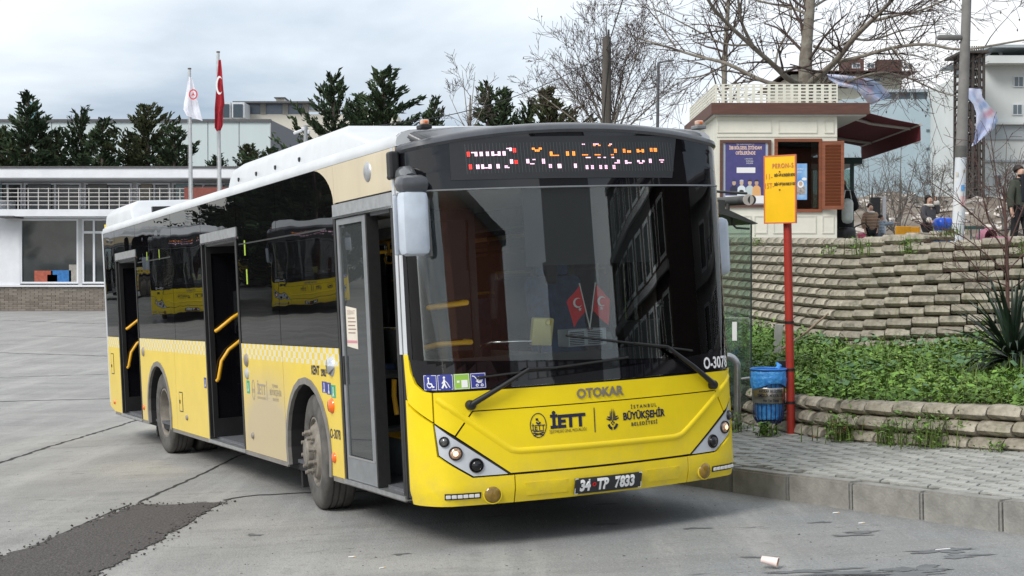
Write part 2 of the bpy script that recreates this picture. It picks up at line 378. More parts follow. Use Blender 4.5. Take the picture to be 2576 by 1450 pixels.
SIGNB = pm('sign_blue', (.035, .045, .26), rough=.35, var=.05)
ORG = pm('orange_lens', (.85, .16, .015), rough=.15, var=.1, coat=.5)
AMB = pm('amber_lens', (.22, .13, .01), rough=.12, var=.25, scale=30, coat=.6)
REDP = pm('red_cloth', (.78, .015, .02), rough=.8, var=.1)
LEDP = pm('led_panel', (.032, .034, .038), rough=.45, var=.08, scale=3, spec=.3)
SIDE = basis((0, 0, 0), (1, 0, 0), (0, 0, 1))       # x = along the bus, y = up, z = outwards on the right side

bus = empty('city_bus', label='yellow and black city bus with open doors and lit front display', cat='bus', group='yellow city buses')
def arch(xc, r, z0, n=14, rx=None):
    rx = rx or r; a0 = math.asin(max(-1, min(1, (z0-.478)/r)))
    return [(xc+rx*math.cos(math.pi-a0-(math.pi-2*a0)*i/n), .478+r*math.sin(math.pi-a0-(math.pi-2*a0)*i/n)) for i in range(n+1)]
ZB, ZT, ZS = 1.36, 2.765, .345
XF, XR = -2.83, -8.70
def spanel(poly, m=YSIDE, h=(1.25, 1.27), name='side_panel', par=None):
    o = MB().prism(poly, h[0], h[1], SIDE).build(name, m, par or bus, fix=True); return o
for sgn in (1, -1):
    h = (1.25, 1.27) if sgn == 1 else (-1.27, -1.25)
    fa, ra = arch(XF, .585, ZS), arch(XR, .575, ZS, rx=.63)
    spanel([(-11.95, .40), (-11.62, ZS), (-11.10, ZS), (-11.10, ZB-.005), (-11.95, ZB-.005)], h=h)
    if sgn == 1:
        spanel([(-9.72, ZS)]+ra[:1]+ra[1:]+[(-7.77, ZS), (-7.77, ZB-.005), (-9.72, ZB-.005)], h=h)
        spanel([(-7.76, ZS), (-6.27, ZS), (-6.27, ZB-.005), (-7.76, ZB-.005)], h=h)
        spanel([(-4.83, ZS), (-3.475, ZS), (-3.475, ZB-.005), (-4.83, ZB-.005)], h=h)
        spanel([(-3.465, ZS+.0)]+fa+[(-1.93, ZS), (-1.93, ZB-.005), (-3.465, ZB-.005)], h=h)
    else:
        spanel([(-11.09, ZS)]+ra+[(-7.77, ZS), (-7.77, ZB-.005), (-11.09, ZB-.005)], h=h)
        for a, b in ((-7.76, -5.6), (-5.59, -3.475)): spanel([(a, ZS), (b, ZS), (b, ZB-.005), (a, ZB-.005)], h=h)
        spanel([(-3.465, ZS)]+fa+[(-.60, ZS), (-.60, ZB-.005), (-3.465, ZB-.005)], h=h)
    for xc, r, rx in ((XF, .585, .585), (XR, .575, .63)):     # wheel arch flares and wells
        q = arch(xc, r-.014, .33, rx=rx-.014); q2 = arch(xc, r+.04, .33, rx=rx+.04)
        if 'dusty_trim' not in MATS: pm('dusty_trim', (.20, .19, .175), rough=.75)
        h0, h1 = (h[0], h[1]+.012) if sgn == 1 else (h[0]-.012, h[1]); nq = len(q); av = [SIDE@Vector((x, z, hh)) for hh in (h0, h1) for rr_ in (q2, q) for x, z in rr_]; af = []
        for i in range(nq-1): af += [(2*nq+i, 2*nq+i+1, 3*nq+i+1, 3*nq+i), (i, nq+i, nq+i+1, i+1), (i, i+1, 2*nq+i+1, 2*nq+i), (nq+i, 3*nq+i, 3*nq+i+1, nq+i+1)]
        MB().add(av, af).build('arch_trim', MATS['dusty_trim'], bus, fix=True)
        a, b = (1.249, .55) if sgn == 1 else (-1.249, -.55)
        w = MB(); n = len(q)
        w.add([SIDE@Vector((x, z, a)) for x, z in q]+[SIDE@Vector((x, z, b)) for x, z in q], [(i, i+1, n+i+1, n+i) for i in range(n-1)]+[tuple(range(n, 2*n))])
        w.build('wheel_well', INTD, bus)
    # skirt rail
    for a, b in ((-11.6, -9.38), (-8.02, -3.46), (-2.2, -.62)):
        MB().box(a, b, -1.262*sgn-.008, -1.262*sgn+.008, .305, ZS-.003).build('skirt_rail', MATS['dusty_trim'], bus)
# windows: right side
def pane(x0, x1, z0, z1, m, y=-1.262, name='window', frame=True, par=None):
    s = 1 if y < 0 else -1
    o = MB().box(x0+.006, x1-.006, y-.004, y+.004, z0, z1).build(name, m, par or bus)
    return o
for a, b, z in ((-11.93, -11.1, ZB), (-9.72, -7.68, ZB), (-7.68, -6.27, ZB), (-4.83, -3.50, ZB), (-11.1, -9.72, 2.465), (-6.27, -4.83, 2.465)):
    pane(a, b, z, ZT, SGL)
sw = [(-2.335, ZT)]+[(-2.335+.45*math.sin(t*math.pi/2)**1.15, ZT-.30*(1-math.cos(t*math.pi/2))**.9) for t in [i/8 for i in range(1, 9)]]
MB().prism([(-3.495, ZB), (-1.93, ZB), (-1.93, 2.47)]+sw[::-1][1:]+[(-3.495, ZT)], 1.258, 1.266, SIDE).build('window', SGL, bus, fix=True)
MB().prism(sw+[(-1.866, 2.472), (-1.866, ZT)], 1.256, 1.269, SIDE).build('cream_panel', CREAM, bus, fix=True)
cp = MB().prism([(-1.858, 2.475), (-.50, 2.475), (-.50, ZT), (-1.858, ZT)], 1.256, 1.270, SIDE).build('cream_panel', CREAM, bus, fix=True)
v_ = MB(); v_.lathe([(.0, -1.286), (.05, -1.286), (.062, -1.28), (.075, -1.272), (.078, -1.265)], 24, 'Y', (-1.07, 0, 2.645)); v_.build('roof_vent', ALU, bus, smooth=40)
for x in (-9.0, -8.3): MB().box(x-.05, x-.02, -1.2675, -1.2660, 2.28, 2.40).build('window_sticker', pm('sticker_green', (.35, .5, .03), var=0) if 'sticker_green' not in MATS else MATS['sticker_green'], bus)
for x, z in ((-4.55, 2.25), (-4.52, 1.98)): MB().box(x-.02, x+.02, -1.2675, -1.2660, z-.07, z+.07).build('window_sticker', MATS['sticker_green'], bus)
# opening window bars behind the glass line
for a, b in ((-9.6, -7.75), (-4.75, -2.1)): MB().box(a, b, -1.270, -1.2665, 2.285, 2.297).build('window_bar', BLK, bus)
for a, b in ((-11.93, -9.6), (-9.6, -7.7), (-7.7, -5.6), (-5.6, -3.5), (-3.5, -1.95), (-1.95, -.64)): pane(a, b, ZB-.02 if b > -3.6 else ZB, 2.45, LGL if b < -1 else glass('driver_glass', (.85, .88, .87)), 1.262)
for x in (-9.6, -7.7, -5.6, -3.5, -1.95, -.62): MB().box(x-.06, x+.06, 1.20, 1.256, ZB, 2.5).build('window_pillar', BLK, bus)
MB().box(-11.95, -.6, 1.256, 1.27, 2.455, ZT).build('side_band', GLOSSBLK, bus)
for x in (-9.70, -7.68, -6.30, -4.80, -3.5, -1.90): MB().box(x-.05, x+.05, -1.25, -1.19, .36 if x in (-9.70, -6.30, -4.80, -1.90) else ZB, 2.74).build('window_pillar', BLK, bus)
# roof
sec = [(-1.268, 2.768), (-1.272, 2.79), (-1.262, 2.83), (-1.225, 2.862), (-1.15, 2.880), (-.8, 2.90), (0, 2.915)]
sec = sec+[(-y, z) for y, z in sec[-2::-1]]
xs_ = [-11.98, -11.95, -11.0, -6, -.47]; rv = []; rf = []
for i, x in enumerate(xs_):
    for y, z in sec: rv.append((x, y*(.985 if i == 0 else 1), z-(.02 if i == 0 else 0)))
k = len(sec)
for i in range(len(xs_)-1):
    for j in range(k-1): rf.append((i*k+j, i*k+j+1, (i+1)*k+j+1, (i+1)*k+j))
rf.append(tuple(range(k))[::-1]); rf.append(tuple((len(xs_)-1)*k+j for j in range(k)))
ro = rawmesh('roof', rv, rf); bus_roof = link('roof', ro, WHT, bus); ro.polygons.foreach_set('use_smooth', [True]*len(ro.polygons)); ro.set_sharp_from_angle(angle=R(40))
MB().box(-11.93, -.62, -1.2645, -1.24, 2.7655, 2.7685).build('gutter', BLK, bus)
# front roof cap: dark rim that wraps the visor top
def ztop(y): return 2.765+.115*(1-(abs(y)/1.27)**2.2)
uu = np.linspace(-UMAX-.05, UMAX+.05, 61); cv = []; cf = []
for u in uu:
    p = front(u, 2.5); y = p.y; zt = ztop(y)
    a0 = front(u, zt-.055, -.002); a1 = front(u, zt-.035, .016); a2 = front(u, zt-.01, .012); a3 = front(u, zt+.012, -.03); a4 = front(u, zt+.025, -.12)
    zi = float(np.interp(y, [s[0] for s in sec], [s[1] for s in sec]))
    a5 = Vector((-.50, y, zi+.004)); a4.x = max(a4.x, -.475); a3.x = max(a3.x, -.465); a2.x = max(a2.x, -.455); a1.x = max(a1.x, -.455); a0.x = max(a0.x, -.455)
    a4.y = max(-1.255, min(1.255, a4.y)); a5.y = max(-1.26, min(1.26, a5.y))
    cv += [a0, a1, a2, a3, a4, a5]
for i in range(len(uu)-1):
    for j in range(5): cf.append((i*6+j, (i+1)*6+j, (i+1)*6+j+1, i*6+j+1))
cm = rawmesh('roof_cap', cv, cf); link('roof_cap', cm, DGREY, bus); cm.polygons.foreach_set('use_smooth', [True]*len(cm.polygons)); cm.set_sharp_from_angle(angle=R(50))
# roof pods
def pod(x0, x1, yw, z0, z1, slope0, slope1, m, name, ins=.14):
    v = [(x0, -yw, z0), (x0, yw, z0), (x1, yw, z0), (x1, -yw, z0), (x0+slope0*.35, -yw+.03, z0+(z1-z0)*.72), (x0+slope0*.35, yw-.03, z0+(z1-z0)*.72), (x1-slope1*.8, yw-.03, z0+(z1-z0)*.72), (x1-slope1*.8, -yw+.03, z0+(z1-z0)*.72),
         (x0+slope0, -yw+ins, z1), (x0+slope0, yw-ins, z1), (x1-slope1, yw-ins, z1), (x1-slope1, -yw+ins, z1)]
    f = [(0, 3, 2, 1), (8, 9, 10, 11)]
    for a, b in ((0, 4), (4, 8)):
        f += [(a, a+1, b+1, b), (a+1, a+2, b+2, b+1), (a+2, a+3, b+3, b+2), (a+3, a, b, b+3)]
    bm = bmesh.new(); vs = [bm.verts.new(p) for p in v]
    for q in f: bm.faces.new([vs[i] for i in q])
    bmesh.ops.recalc_face_normals(bm, faces=bm.faces); bmesh.ops.bevel(bm, geom=bm.edges[:], offset=.03, segments=3, affect='EDGES', profile=.5)
    me = bpy.data.meshes.new(name); bm.to_mesh(me); bm.free(); me.polygons.foreach_set('use_smooth', [True]*len(me.polygons)); me.set_sharp_from_angle(angle=R(30))
    return link(name, me, m, bus)
pd = pod(-5.95, -1.35, 1.05, 2.86, 3.15, .26, 1.15, WHT, 'roof_unit')
for x in (-5.5, -4.85, -4.2, -3.45): MB().lathe([(0, -.012), (.02, -.012), (.022, .0)], 10, 'Y', (x, -1.035, 2.965)).build('fixing', BLK, pd)
pod(-11.98, -9.9, 1.235, 2.76, 3.11, .06, .40, WHT, 'rear_roof_unit')
MB().box(-9.93, -9.86, -1.0, 1.0, 2.86, 3.0).build('rear_roof_grille', BLK, bus)
MB().box(-12.0, -11.955, -1.23, 1.23, .42, 2.9).build('rear_wall', YEL, bus)
MB().box(-11.99, -11.93, -1.272, -1.25, .45, 2.8).build('corner_strip', WHT, bus)
MB().box(-12.02, -12.0, -1.0, 1.0, 1.5, 2.5).build('rear_window', GLOSSBLK, bus)
# doors
def door_frame(x0, x1, zh=2.37):
    MB().box(x0-.045, x0, -1.272, -1.16, .33, zh+.0).build('door_frame', BLK, bus); MB().box(x1, x1+.045, -1.272, -1.16, .33, zh).build('door_frame', BLK, bus)
    MB().box(x0-.05, x1+.05, -1.274, -1.20, zh+.002, 2.462).build('door_header', ALU, bus)
    MB().box(x0-.05, x1+.05, -1.282, -1.20, zh-.018, zh).build('door_sill_strip', CHR, bus)
    MB().box(x0-.05, x1+.05, -1.285, -1.05, .318, .350).build('threshold', ALU, bus)
for x0, x1 in ((-11.04, -9.78), (-6.22, -4.88), (-1.86, -.64)): door_frame(x0, x1)
def leaf_x(x, y0, y1, name='door_leaf'):            # leaf folded inwards, across the bus
    t = MB(); t.box(x-.02, x+.02, y0, y0+.05, .37, 2.34); t.box(x-.02, x+.02, y1-.05, y1, .37, 2.34); t.box(x-.02, x+.02, y0+.05, y1-.05, .37, .56); t.box(x-.02, x+.02, y0+.05, y1-.05, 2.26, 2.34)
    o = t.build(name, BLK, bus); MB().box(x-.006, x+.006, y0+.05, y1-.05, .56, 2.26).build('pane', GLOSSBLK, o); return o
for xc, x2 in ((-10.98, -9.86), (-6.16, -4.96)):
    l = leaf_x(xc, -1.25, -.68); leaf_x(x2, -1.25, -.68)
    MB().tube([(xc+.03, -1.19, 1.46), (xc+.06, -1.17, 1.475), (xc+.06, -1.02, 1.585), (xc+.06, -.88, 1.66), (xc+.03, -.86, 1.66)], .019, 10).build('grab_rail', RAIL, l, smooth=60)
    MB().tube([(xc+.03, -1.2, .95), (xc+.06, -1.19, .97), (xc+.06, -1.15, 1.15), (xc+.06, -1.07, 1.26), (xc+.06, -.95, 1.345), (xc+.06, -.86, 1.37)], .019, 10).build('grab_rail', RAIL, l, smooth=60)
# front door: rear leaf shut, front leaf folded in
t = MB(); x0, x1 = -1.845, -1.175
t.box(x0, x0+.05, -1.268, -1.235, .355, 2.345); t.box(x1-.085, x1, -1.268, -1.235, .355, 2.345); t.box(x0+.05, x1-.085, -1.268, -1.235, 2.30, 2.345); t.box(x0+.05, x1-.085, -1.268, -1.235, .355, .53)
fl = t.build('door_leaf', MGREY, bus)
MB().box(x0+.05, x1-.085, -1.256, -1.248, .53, 2.30).build('pane', DGL, fl)
MB().box(x0+.03, x1-.03, -1.272, -1.2685, .525, .54).build('trim_strip', CHR, fl)
MB().box(x1-.0, x1+.03, -1.272, -1.18, .355, 2.345).build('edge_seal', RUB, fl)
MB().bbox((x0+.035, -1.272, 1.19), (.03, .012, .22), .005).build('handle', BLK, fl)
MB().prism([(-1.74, 1.375), (-1.50, 1.355), (-1.50, 1.66), (-1.74, 1.68)], 1.2565, 1.259, SIDE).build('notice', pm('notice_paper', (.72, .66, .56), var=.05) , fl, fix=True)
d = D2()
for i in range(5): d.rect(-1.70, 1.585-i*.028, -1.54+.02*(i % 2), 1.593-i*.028)
d.text(-1.62, 1.63, 'DİKKAT', .045); d.put('notice_print', SIDE, pm('brown_print', (.25, .14, .12), var=0), fl, 1.2595)
MB().box(-1.735, -1.505, -1.2602, -1.2596, 1.40, 1.42).build('notice_stripe', pm('pink_print', (.6, .25, .3), var=0), fl)
MB().tube([(-1.72, -1.2, 1.70), (-1.5, -1.2, 1.70), (-1.41, -1.2, 1.67), (-1.38, -1.2, 1.60)], .02, 10).build('grab_rail', RAIL, fl, smooth=60)
MB().tube([(-1.55, -1.2, 1.38), (-1.45, -1.2, 1.35), (-1.38, -1.2, 1.26), (-1.36, -1.2, 1.12)], .02, 10).build('grab_rail', RAIL, fl, smooth=60)
l2 = leaf_x(-.70, -1.24, -.62)
MB().tube([(-1.32, -1.05, 1.12), (-1.34, -1.05, 1.0), (-1.30, -1.05, .86)], .02, 8).build('grab_rail', RAIL, bus, smooth=60)
MB().box(-.635, -.50, -1.268, -1.235, .345, 2.37).build('door_post', BLK, bus)
# front pillar
MB().box(-.585, -.535, -1.274, -1.24, 1.335, 2.765).build('white_pillar', WHT, bus); MB().box(-.575, -.535, 1.24, 1.274, 1.335, 2.765).build('white_pillar', WHT, bus)
MB().box(-.60, -.56, -1.272, -1.2, .33, 1.335).build('corner_seal', BLK, bus)
# underside, floor, ceiling, inner skins
MB().box(-11.8, -.55, -1.19, 1.19, .28, .34).build('underbody', INTD, bus)
MB().box(-8.0, -3.5, -.5, .5, .2, .28).build('chassis', INTD, bus)
for x in (XF, XR): MB().box(x-.09, x+.09, -.95, .95, .40, .55).build('axle', INTD, bus)
MB().box(-11.9, -.45, -1.2, 1.2, .341, .37).build('floor', FLOORM, bus)
MB().box(-11.9, -.5, -1.22, 1.22, 2.50, 2.53).build('ceiling', pm('ceiling_panel', (.60, .61, .61), var=.05), bus)
for s in (-1, 1): MB().box(-11.9, -.75, min(s*1.24, s*.95), max(s*1.24, s*.95), 2.33, 2.499).build('ceiling_cove', INT, bus)
for a, b, z in ((-11.9, -9.36, .37), (-9.36, -8.05, 1.12), (-8.05, -3.46, .37), (-3.46, -2.2, 1.12), (-2.2, -.62, .37)): MB().box(a, b, 1.205, 1.245, z, ZB-.03).build('inner_wall', INT, bus)
for a, b, z in ((-9.7, -9.36, .37), (-9.36, -8.05, 1.12), (-8.05, -6.3, .37), (-4.8, -3.46, .37), (-3.46, -2.2, 1.12), (-2.2, -1.92, .37)): MB().box(a, b, -1.245, -1.205, z, ZB).build('inner_wall', INT, bus)
MB().box(-11.9, -11.4, -1.2, 1.2, .37, 2.4).build('engine_bulkhead', INT, bus)
for s in (-1, 1):
    
    for xc in (XF, XR): MB().box(xc-.66, xc+.66, min(s*.50, s*.545), max(s*.50, s*.545), .37, 1.11).box(xc-.66, xc+.66, min(s*.548, s*1.2), max(s*.548, s*1.2), 1.08, 1.11).build('wheel_box', INT, bus)
STEPM = pm('step_grey', (.15, .17, .19), rough=.6, var=.15)
pf = MB().box(-2.19, -1.95, -1.2, -.62, .37, .70).build('platform', STEPM, bus)
MB().box(-2.19, -1.5, -.95, .1, .372, .66).build('platform', STEPM, bus); MB().box(-2.19, -1.478, -.972, .122, .661, .672).build('step_edge', RAIL, bus)
def seat(x, y, z, ry=0):
    t = empty('seat', (x, y, z), ry); t.parent = bus
    b = MB(); b.bbox((0, 0, .42), (.42, .42, .07), .02); b.bbox((-.21, 0, .74), (.06, .42, .66), .025, ry=-.12); b.build('cushion', SEATM, t)
    MB().tube([(-.24, -.18, 1.05), (-.25, -.18, 1.12), (-.25, .18, 1.12), (-.24, .18, 1.05)], .014, 6).build('seat_handle', RAIL, t)
    MB().box(-.15, .15, -.1, .1, 0, .40).build('pedestal', INT, t); return t
s0 = seat(-3.0, .88, .88-.1)
for x, y, z, rz in ((-3.7, .88, .6, 0), (-4.6, .88, .37, 0), (-5.4, .88, .37, 0), (-7.2, .88, .5, 0), (-7.2, .42, .5, 0), (-8.1, .88, .8, 0), (-7.2, -.88, .5, 0), (-8.9, .88, .8, 0), (-8.4, -.88, .8, 0), (-9.1, .42, .6, 0), (-3.1, -.88, .8, 0)):
    c = copy_tree(s0, bus); c.location = (x, y, z); c.rotation_euler = (0, 0, rz)
for x, y in ((-1.95, -.55), (-4.8, -.55), (-6.3, -.55), (-4.3, .55), (-6.9, .5), (-9.7, -.5), (-3.4, .55)):
    MB().tube([(x, y, .37), (x, y, 2.5)], .018, 8).build('grab_pole', RAIL, bus, smooth=60)
for y in (-.55, .55): MB().tube([(-10.5, y, 2.2), (-1.9, y, 2.2)], .018, 8).build('hand_rail', RAIL, bus, smooth=60)
st = MB()
for i in range(5): st.lathe([(.035, -.012), (.047, 0), (.035, .012), (.03, 0), (.035, -.012)], 10, 'X', (-2.2-.45*i, -.55, 2.05)); st.box(-2.21-.45*i, -2.19-.45*i, -.56, -.54, 2.09, 2.19)
st.build('hanging_straps', RAIL, bus)
# driver's place
da = MB(); da.bbox((-.62, 0, 1.12), (.42, 2.3, .26), .06); da.build('dashboard', pm('dash_black', (.03, .031, .033), rough=.6, var=.2), bus)
MB().box(-.80, -.45, -1.05, 1.15, .37, 1.0).build('dash_front', INTD, bus)
cw = MB(); cw.bbox((-.72, .78, 1.33), (.38, .62, .24), .08, ry=-.25); cw.build('cowl', INTD, bus, smooth=40)
sw_ = MB(); sw_.lathe([(.22+.016*math.cos(a*math.pi/4), .016*math.sin(a*math.pi/4)) for a in range(9)], 28, 'Z', mtx=Matrix.Translation((-.98, .62, 1.32))@Euler((0, -.45, 0)).to_matrix().to_4x4())
sw_.cbox((-.98, .62, 1.31), (.04, .42, .03), ry=-.45); sw_.build('steering_wheel', BLK, bus, smooth=60)
ds = MB(); ds.bbox((-1.65, .62, .98), (.5, .5, .14), .05); ds.bbox((-1.9, .62, 1.42), (.14, .5, .85), .06, ry=-.15); ds.bbox((-1.96, .62, 1.95), (.1, .28, .22), .04); ds.build('driver_seat', SEATM, bus, smooth=40)
MB().box(-2.26, -2.22, .18, 1.2, .4, 2.2).build('cab_partition', glass('cab_glass', (.70, .74, .73)), bus)
MB().box(-2.2, -1.2, .14, .17, .9, 1.25).build('cab_door', INT, bus)
bl = fpatch('sun_blind', [(-.48, 1.90), (1.34, 1.90), (1.34, 2.44), (-.48, 2.44)], -.10, .01, BLK, bus); 
MB().tube([(-.75, -.60, 1.27), (-.72, -.595, 1.35), (-.62, -.56, 1.375), (-.52, -.40, 1.375), (-.50, -.3, 1.37)], .012, 8).build('chrome_rail', CHR, bus, smooth=60)
MB().tube([(-.9, -1.13, 1.29), (-.75, -1.08, 1.35), (-.6, -.98, 1.385), (-.58, -.74, 1.39), (-1.2, -.72, 1.39)], .021, 10).build('grab_rail', RAIL, bus, smooth=60)
MB().tube([(-.9, -1.1, 1.61), (-.7, -1.0, 1.645), (-.62, -.74, 1.67), (-1.2, -.72, 1.67)], .021, 10).build('grab_rail', RAIL, bus, smooth=60)
va = MB(); va.bbox((-.5, -.215, 1.435), (.05, .165, .20), .012, rx=-.08, ry=.15); va.lathe([(.0, .0), (.022, .0), (.022, .03)], 14, 'X', (-.472, -.18, 1.50)); vv = va.build('ticket_validator', pm('validator_cream', (.85, .74, .26), rough=.4, var=.06), bus, smooth=40)
MB().tube([(-.52, -.22, 1.34), (-.55, -.22, 1.2)], .012, 8).build('post', CHR, vv)
rb = MB().bbox((-.53, .125, 1.375), (.18, .31, .125), .008); ra_ = rb.build('radio', pm('radio_grey', (.48, .53, .57), rough=.5, var=.05), bus)
sl_ = MB()
for i in range(8):
    for y in (-.045, .105): sl_.box(-.4395, -.4375, y+.02, y+.14, 1.325+i*.0125, 1.331+i*.0125)
sl_.build('grille', BLK, ra_)
MB().bbox((-.62, .32, 1.33), (.2, .14, .15), .04).build('ticket_unit', INT, bus)
tl = MB(); tl.bbox((-.7, -.02, 1.92), (.05, .1, .3), .02); tl.build('mirror_unit', BLK, bus)
# ---- front skin
WB = [(-1.43, 1.34), (-1.415, 1.23), (-1.37, 1.145), (-1.30, 1.10), (-1.20, 1.088), (0, 1.088)]
WB = WB+[(-u, z) for u, z in WB[-2::-1]]
fpatch('upper_panel', [(-.96, .945), (-1.085, .785), (-1.225, .872), (-1.225, 1.075), (-1.20, 1.076), (1.20, 1.076), (1.225, 1.075), (1.225, .872), (1.085, .785), (1.0, .945)], 0, .02, YEL, bus)
for s in (-1, 1):
    p = [(s*1.235, .880), (s*1.53, 1.035), (s*1.56, 1.335), (s*1.445, 1.335), (s*1.432, 1.23), (s*1.382, 1.135), (s*1.31, 1.088), (s*1.235, 1.074)]
    fpatch('corner_panel', p, .004, .02, YEL, bus)
    fpatch('bumper_corner', [(s*.692, .305), (s*1.55, .305), (s*1.55, 1.022), (s*1.237, .865), (s*1.215, .645), (s*.975, .492), (s*.692, .492)], .006, .025, YEL, bus, dz=.05)
    hl = fpatch('headlight', [(s*1.228, .858), (s*1.203, .653), (s*.97, .503), (s*.735, .503), (s*.735, .510)], -.004, .02, LGREY, bus, du=.04)
    # seam gasket along the long edge
    fpatch('gasket', [(s*1.232, .872), (s*1.226, .86), (s*.722, .497), (s*.702, .497)], -.002, .02, BLK, bus)
    for u, z, r, kind in ((1.160, .745, .032, 'dark'), (1.085, .664, .042, 'lit'), (.948, .575, .044, 'proj')):
        c = front(s*u, z, -.002); nn = (front(s*u, z, .1)-front(s*u, z, 0)).normalized()
        mt = Matrix.Translation(c)@nn.to_track_quat('Z', 'Y').to_matrix().to_4x4()
        bz = MB().lathe([(r*1.14, -.01), (r*1.12, .008), (r*1.05, .012), (r*1.0, .004)], 24, 'Z', mtx=mt).build('bezel', BLK, hl, smooth=50)
        if kind == 'proj':
            MB().lathe([(r*1.0, .003), (r*.93, .010), (r*.84, .004)], 24, 'Z', mtx=mt).build('chrome_ring', CHR, hl, smooth=50)
            MB().lathe([(r*.84, .0), (r*.8, .012), (r*.5, .022), (.0, .026)], 24, 'Z', mtx=mt).build('lens', GLOSSBLK, hl, smooth=60)
        else:
            MB().lathe([(r*1.0, .0), (r*.85, .010), (r*.5, .018), (.0, .021)], 24, 'Z', mtx=mt).build('lens', pm('lamp_lens_'+kind, (.10, .10, .10) if kind == 'dark' else (.55, .36, .25), rough=.08, var=.5, scale=60, coat=.6, metal=.4) if 'lamp_lens_'+kind not in MATS else MATS['lamp_lens_'+kind], hl, smooth=60)
            if kind == 'lit':
                if 'bulb_glow' not in MATS: pm('bulb_glow', (1, .75, .5), var=0, emit=(1, .52, .28), es=1.1)
                MB().lathe([(r*.42, .0205), (r*.3, .024), (0, .026)], 16, 'Z', mtx=mt).build('bulb', MATS['bulb_glow'], hl, smooth=60)
    c = front(s*.845, .372, .0); nn = (front(s*.845, .40, .1)-front(s*.845, .40, 0)).normalized(); mt = Matrix.Translation(c)@nn.to_track_quat('Z', 'Y').to_matrix().to_4x4()
    fg = MB().lathe([(.057, -.02), (.057, .012), (.053, .018), (.035, .026), (0, .03)], 26, 'Z', mtx=mt).build('fog_lamp', AMB, bus, smooth=50)
    MB().lathe([(.066, .002), (.064, .014), (.058, .014), (.057, .004)], 26, 'Z', mtx=mt).build('bezel', YEL, fg, smooth=50)
    dr = fpatch('day_lamp', [(s*.925, .352), (s*1.17, .352), (s*1.17, .394), (s*.925, .394)], .011, .02, BLK, bus)
    ld = MB(); 
    if 'led_white' not in MATS: pm('led_white', (.50, .50, .50), rough=.2, var=0, emit=(1, .97, .95), es=.05)
    for i in range(6):
        c = front(s*(.951+.0385*i), .373, .013); ld.bbox(c, (.012, .034, .024), .004, rz=s*math.atan2(.35, 1))
    ld.build('led', MATS['led_white'], dr)
fpatch('bumper', [(-.684, .305), (.684, .305), (.684, .492), (-.684, .492)], .004, .025, YEL, bus, dz=.04)
fpatch('hatch', [(-.952, .937), (-1.075, .776), (-.712, .508), (.712, .508), (1.075, .776), (.992, .937)], 0, .02, YEL, bus, du=.06, dz=.07)
for a, b in ((-.60, -.31), (.33, .60)): fpatch('bumper_pad', [(a, .345), (b, .345), (b+.0, .435), (a-.02, .435)], .008, .02, YEL, bus)
fpatch('front_backing', [(-1.5, .33), (1.5, .33), (1.5, 1.30), (-1.5, 1.30)], -.035, .01, BLK, bus)
def crease(pts, w=.026, h=.011):
    v = []; f = []; out = []
    for a, b in zip(pts, pts[1:]):
        n = max(2, int(math.hypot(b[0]-a[0], b[1]-a[1])/.05)); out += [(a[0]+(b[0]-a[0])*i/n, a[1]+(b[1]-a[1])*i/n) for i in range(n)]
    out.append(pts[-1])
    for i, p in enumerate(out):
        a, b = out[max(0, i-1)], out[min(len(out)-1, i+1)]; t = Vector((b[0]-a[0], b[1]-a[1])).normalized(); n = Vector((-t.y, t.x))
        for o, k in ((-w*.9, -.001), (-w*.2, h), (w*.6, h*.7), (w*.9, -.001)): v.append(front(p[0]+n.x*o, p[1]+n.y*o, k))
    for i in range(len(out)-1):
        for j in range(3): f.append((i*4+j, (i+1)*4+j, (i+1)*4+j+1, i*4+j+1))
    return rawmesh('crease', v, f, True)
link('crease', crease([(-1.20, 1.03), (-1.09, .955), (-.735, .685), (-.70, .663), (-.65, .652), (.58, .640), (.64, .652), (.70, .688), (1.08, .955), (1.20, 1.03)]), YEL, bus)
# windscreen and printed border
fpatch('windscreen', WB+[(1.45, 2.435), (-1.45, 2.435)], 0, .006, WGL, bus, du=.06, dz=.25, smooth=60)
fr = MATS.get('frit') or pm('frit', (.007, .007, .009), rough=.03, var=0, spec=.55)
fpatch('windscreen_border', [(-1.30, 1.102), (-1.20, 1.092), (1.20, 1.092), (1.30, 1.102), (1.40, 1.19), (1.43, 1.30), (1.40, 1.30), (1.36, 1.215), (1.2, 1.235), (.7, 1.20), (-.6, 1.125), (-1.36, 1.16), (-1.40, 1.30), (-1.43, 1.30), (-1.40, 1.19)], .002, .004, fr, bus)
for s in (-1, 1): fpatch('windscreen_border', [(s*1.395, 1.30), (s*1.452, 1.30), (s*1.452, 2.435), (s*1.405, 2.435)], .002, .004, fr, bus)
for s in (-1, 1): fpatch('pillar_cover', [(s*1.455, 1.33), (s*1.56, 1.33), (s*1.56, 2.72), (s*1.455, 2.72)], .001, .02, WHT if s < 0 else GLOSSBLK, bus)
VT = [(u, ztop(front(u, 2.5).y)-.045) for u in np.linspace(1.53, -1.53, 33)]
fpatch('visor', [(-1.53, 2.448), (1.53, 2.448)]+VT, -.004, .02, GLOSSBLK, bus, dz=.12, smooth=60)
fpatch('visor_seam', [(-1.5, 2.437), (1.5, 2.437), (1.5, 2.447), (-1.5, 2.447)], .004, .012, MGREY, bus)
dp = fpatch('display', [(-1.0, 2.505), (.72, 2.495), (.80, 2.80), (-.99, 2.79)], .0, .003, LEDP, bus, smooth=60)
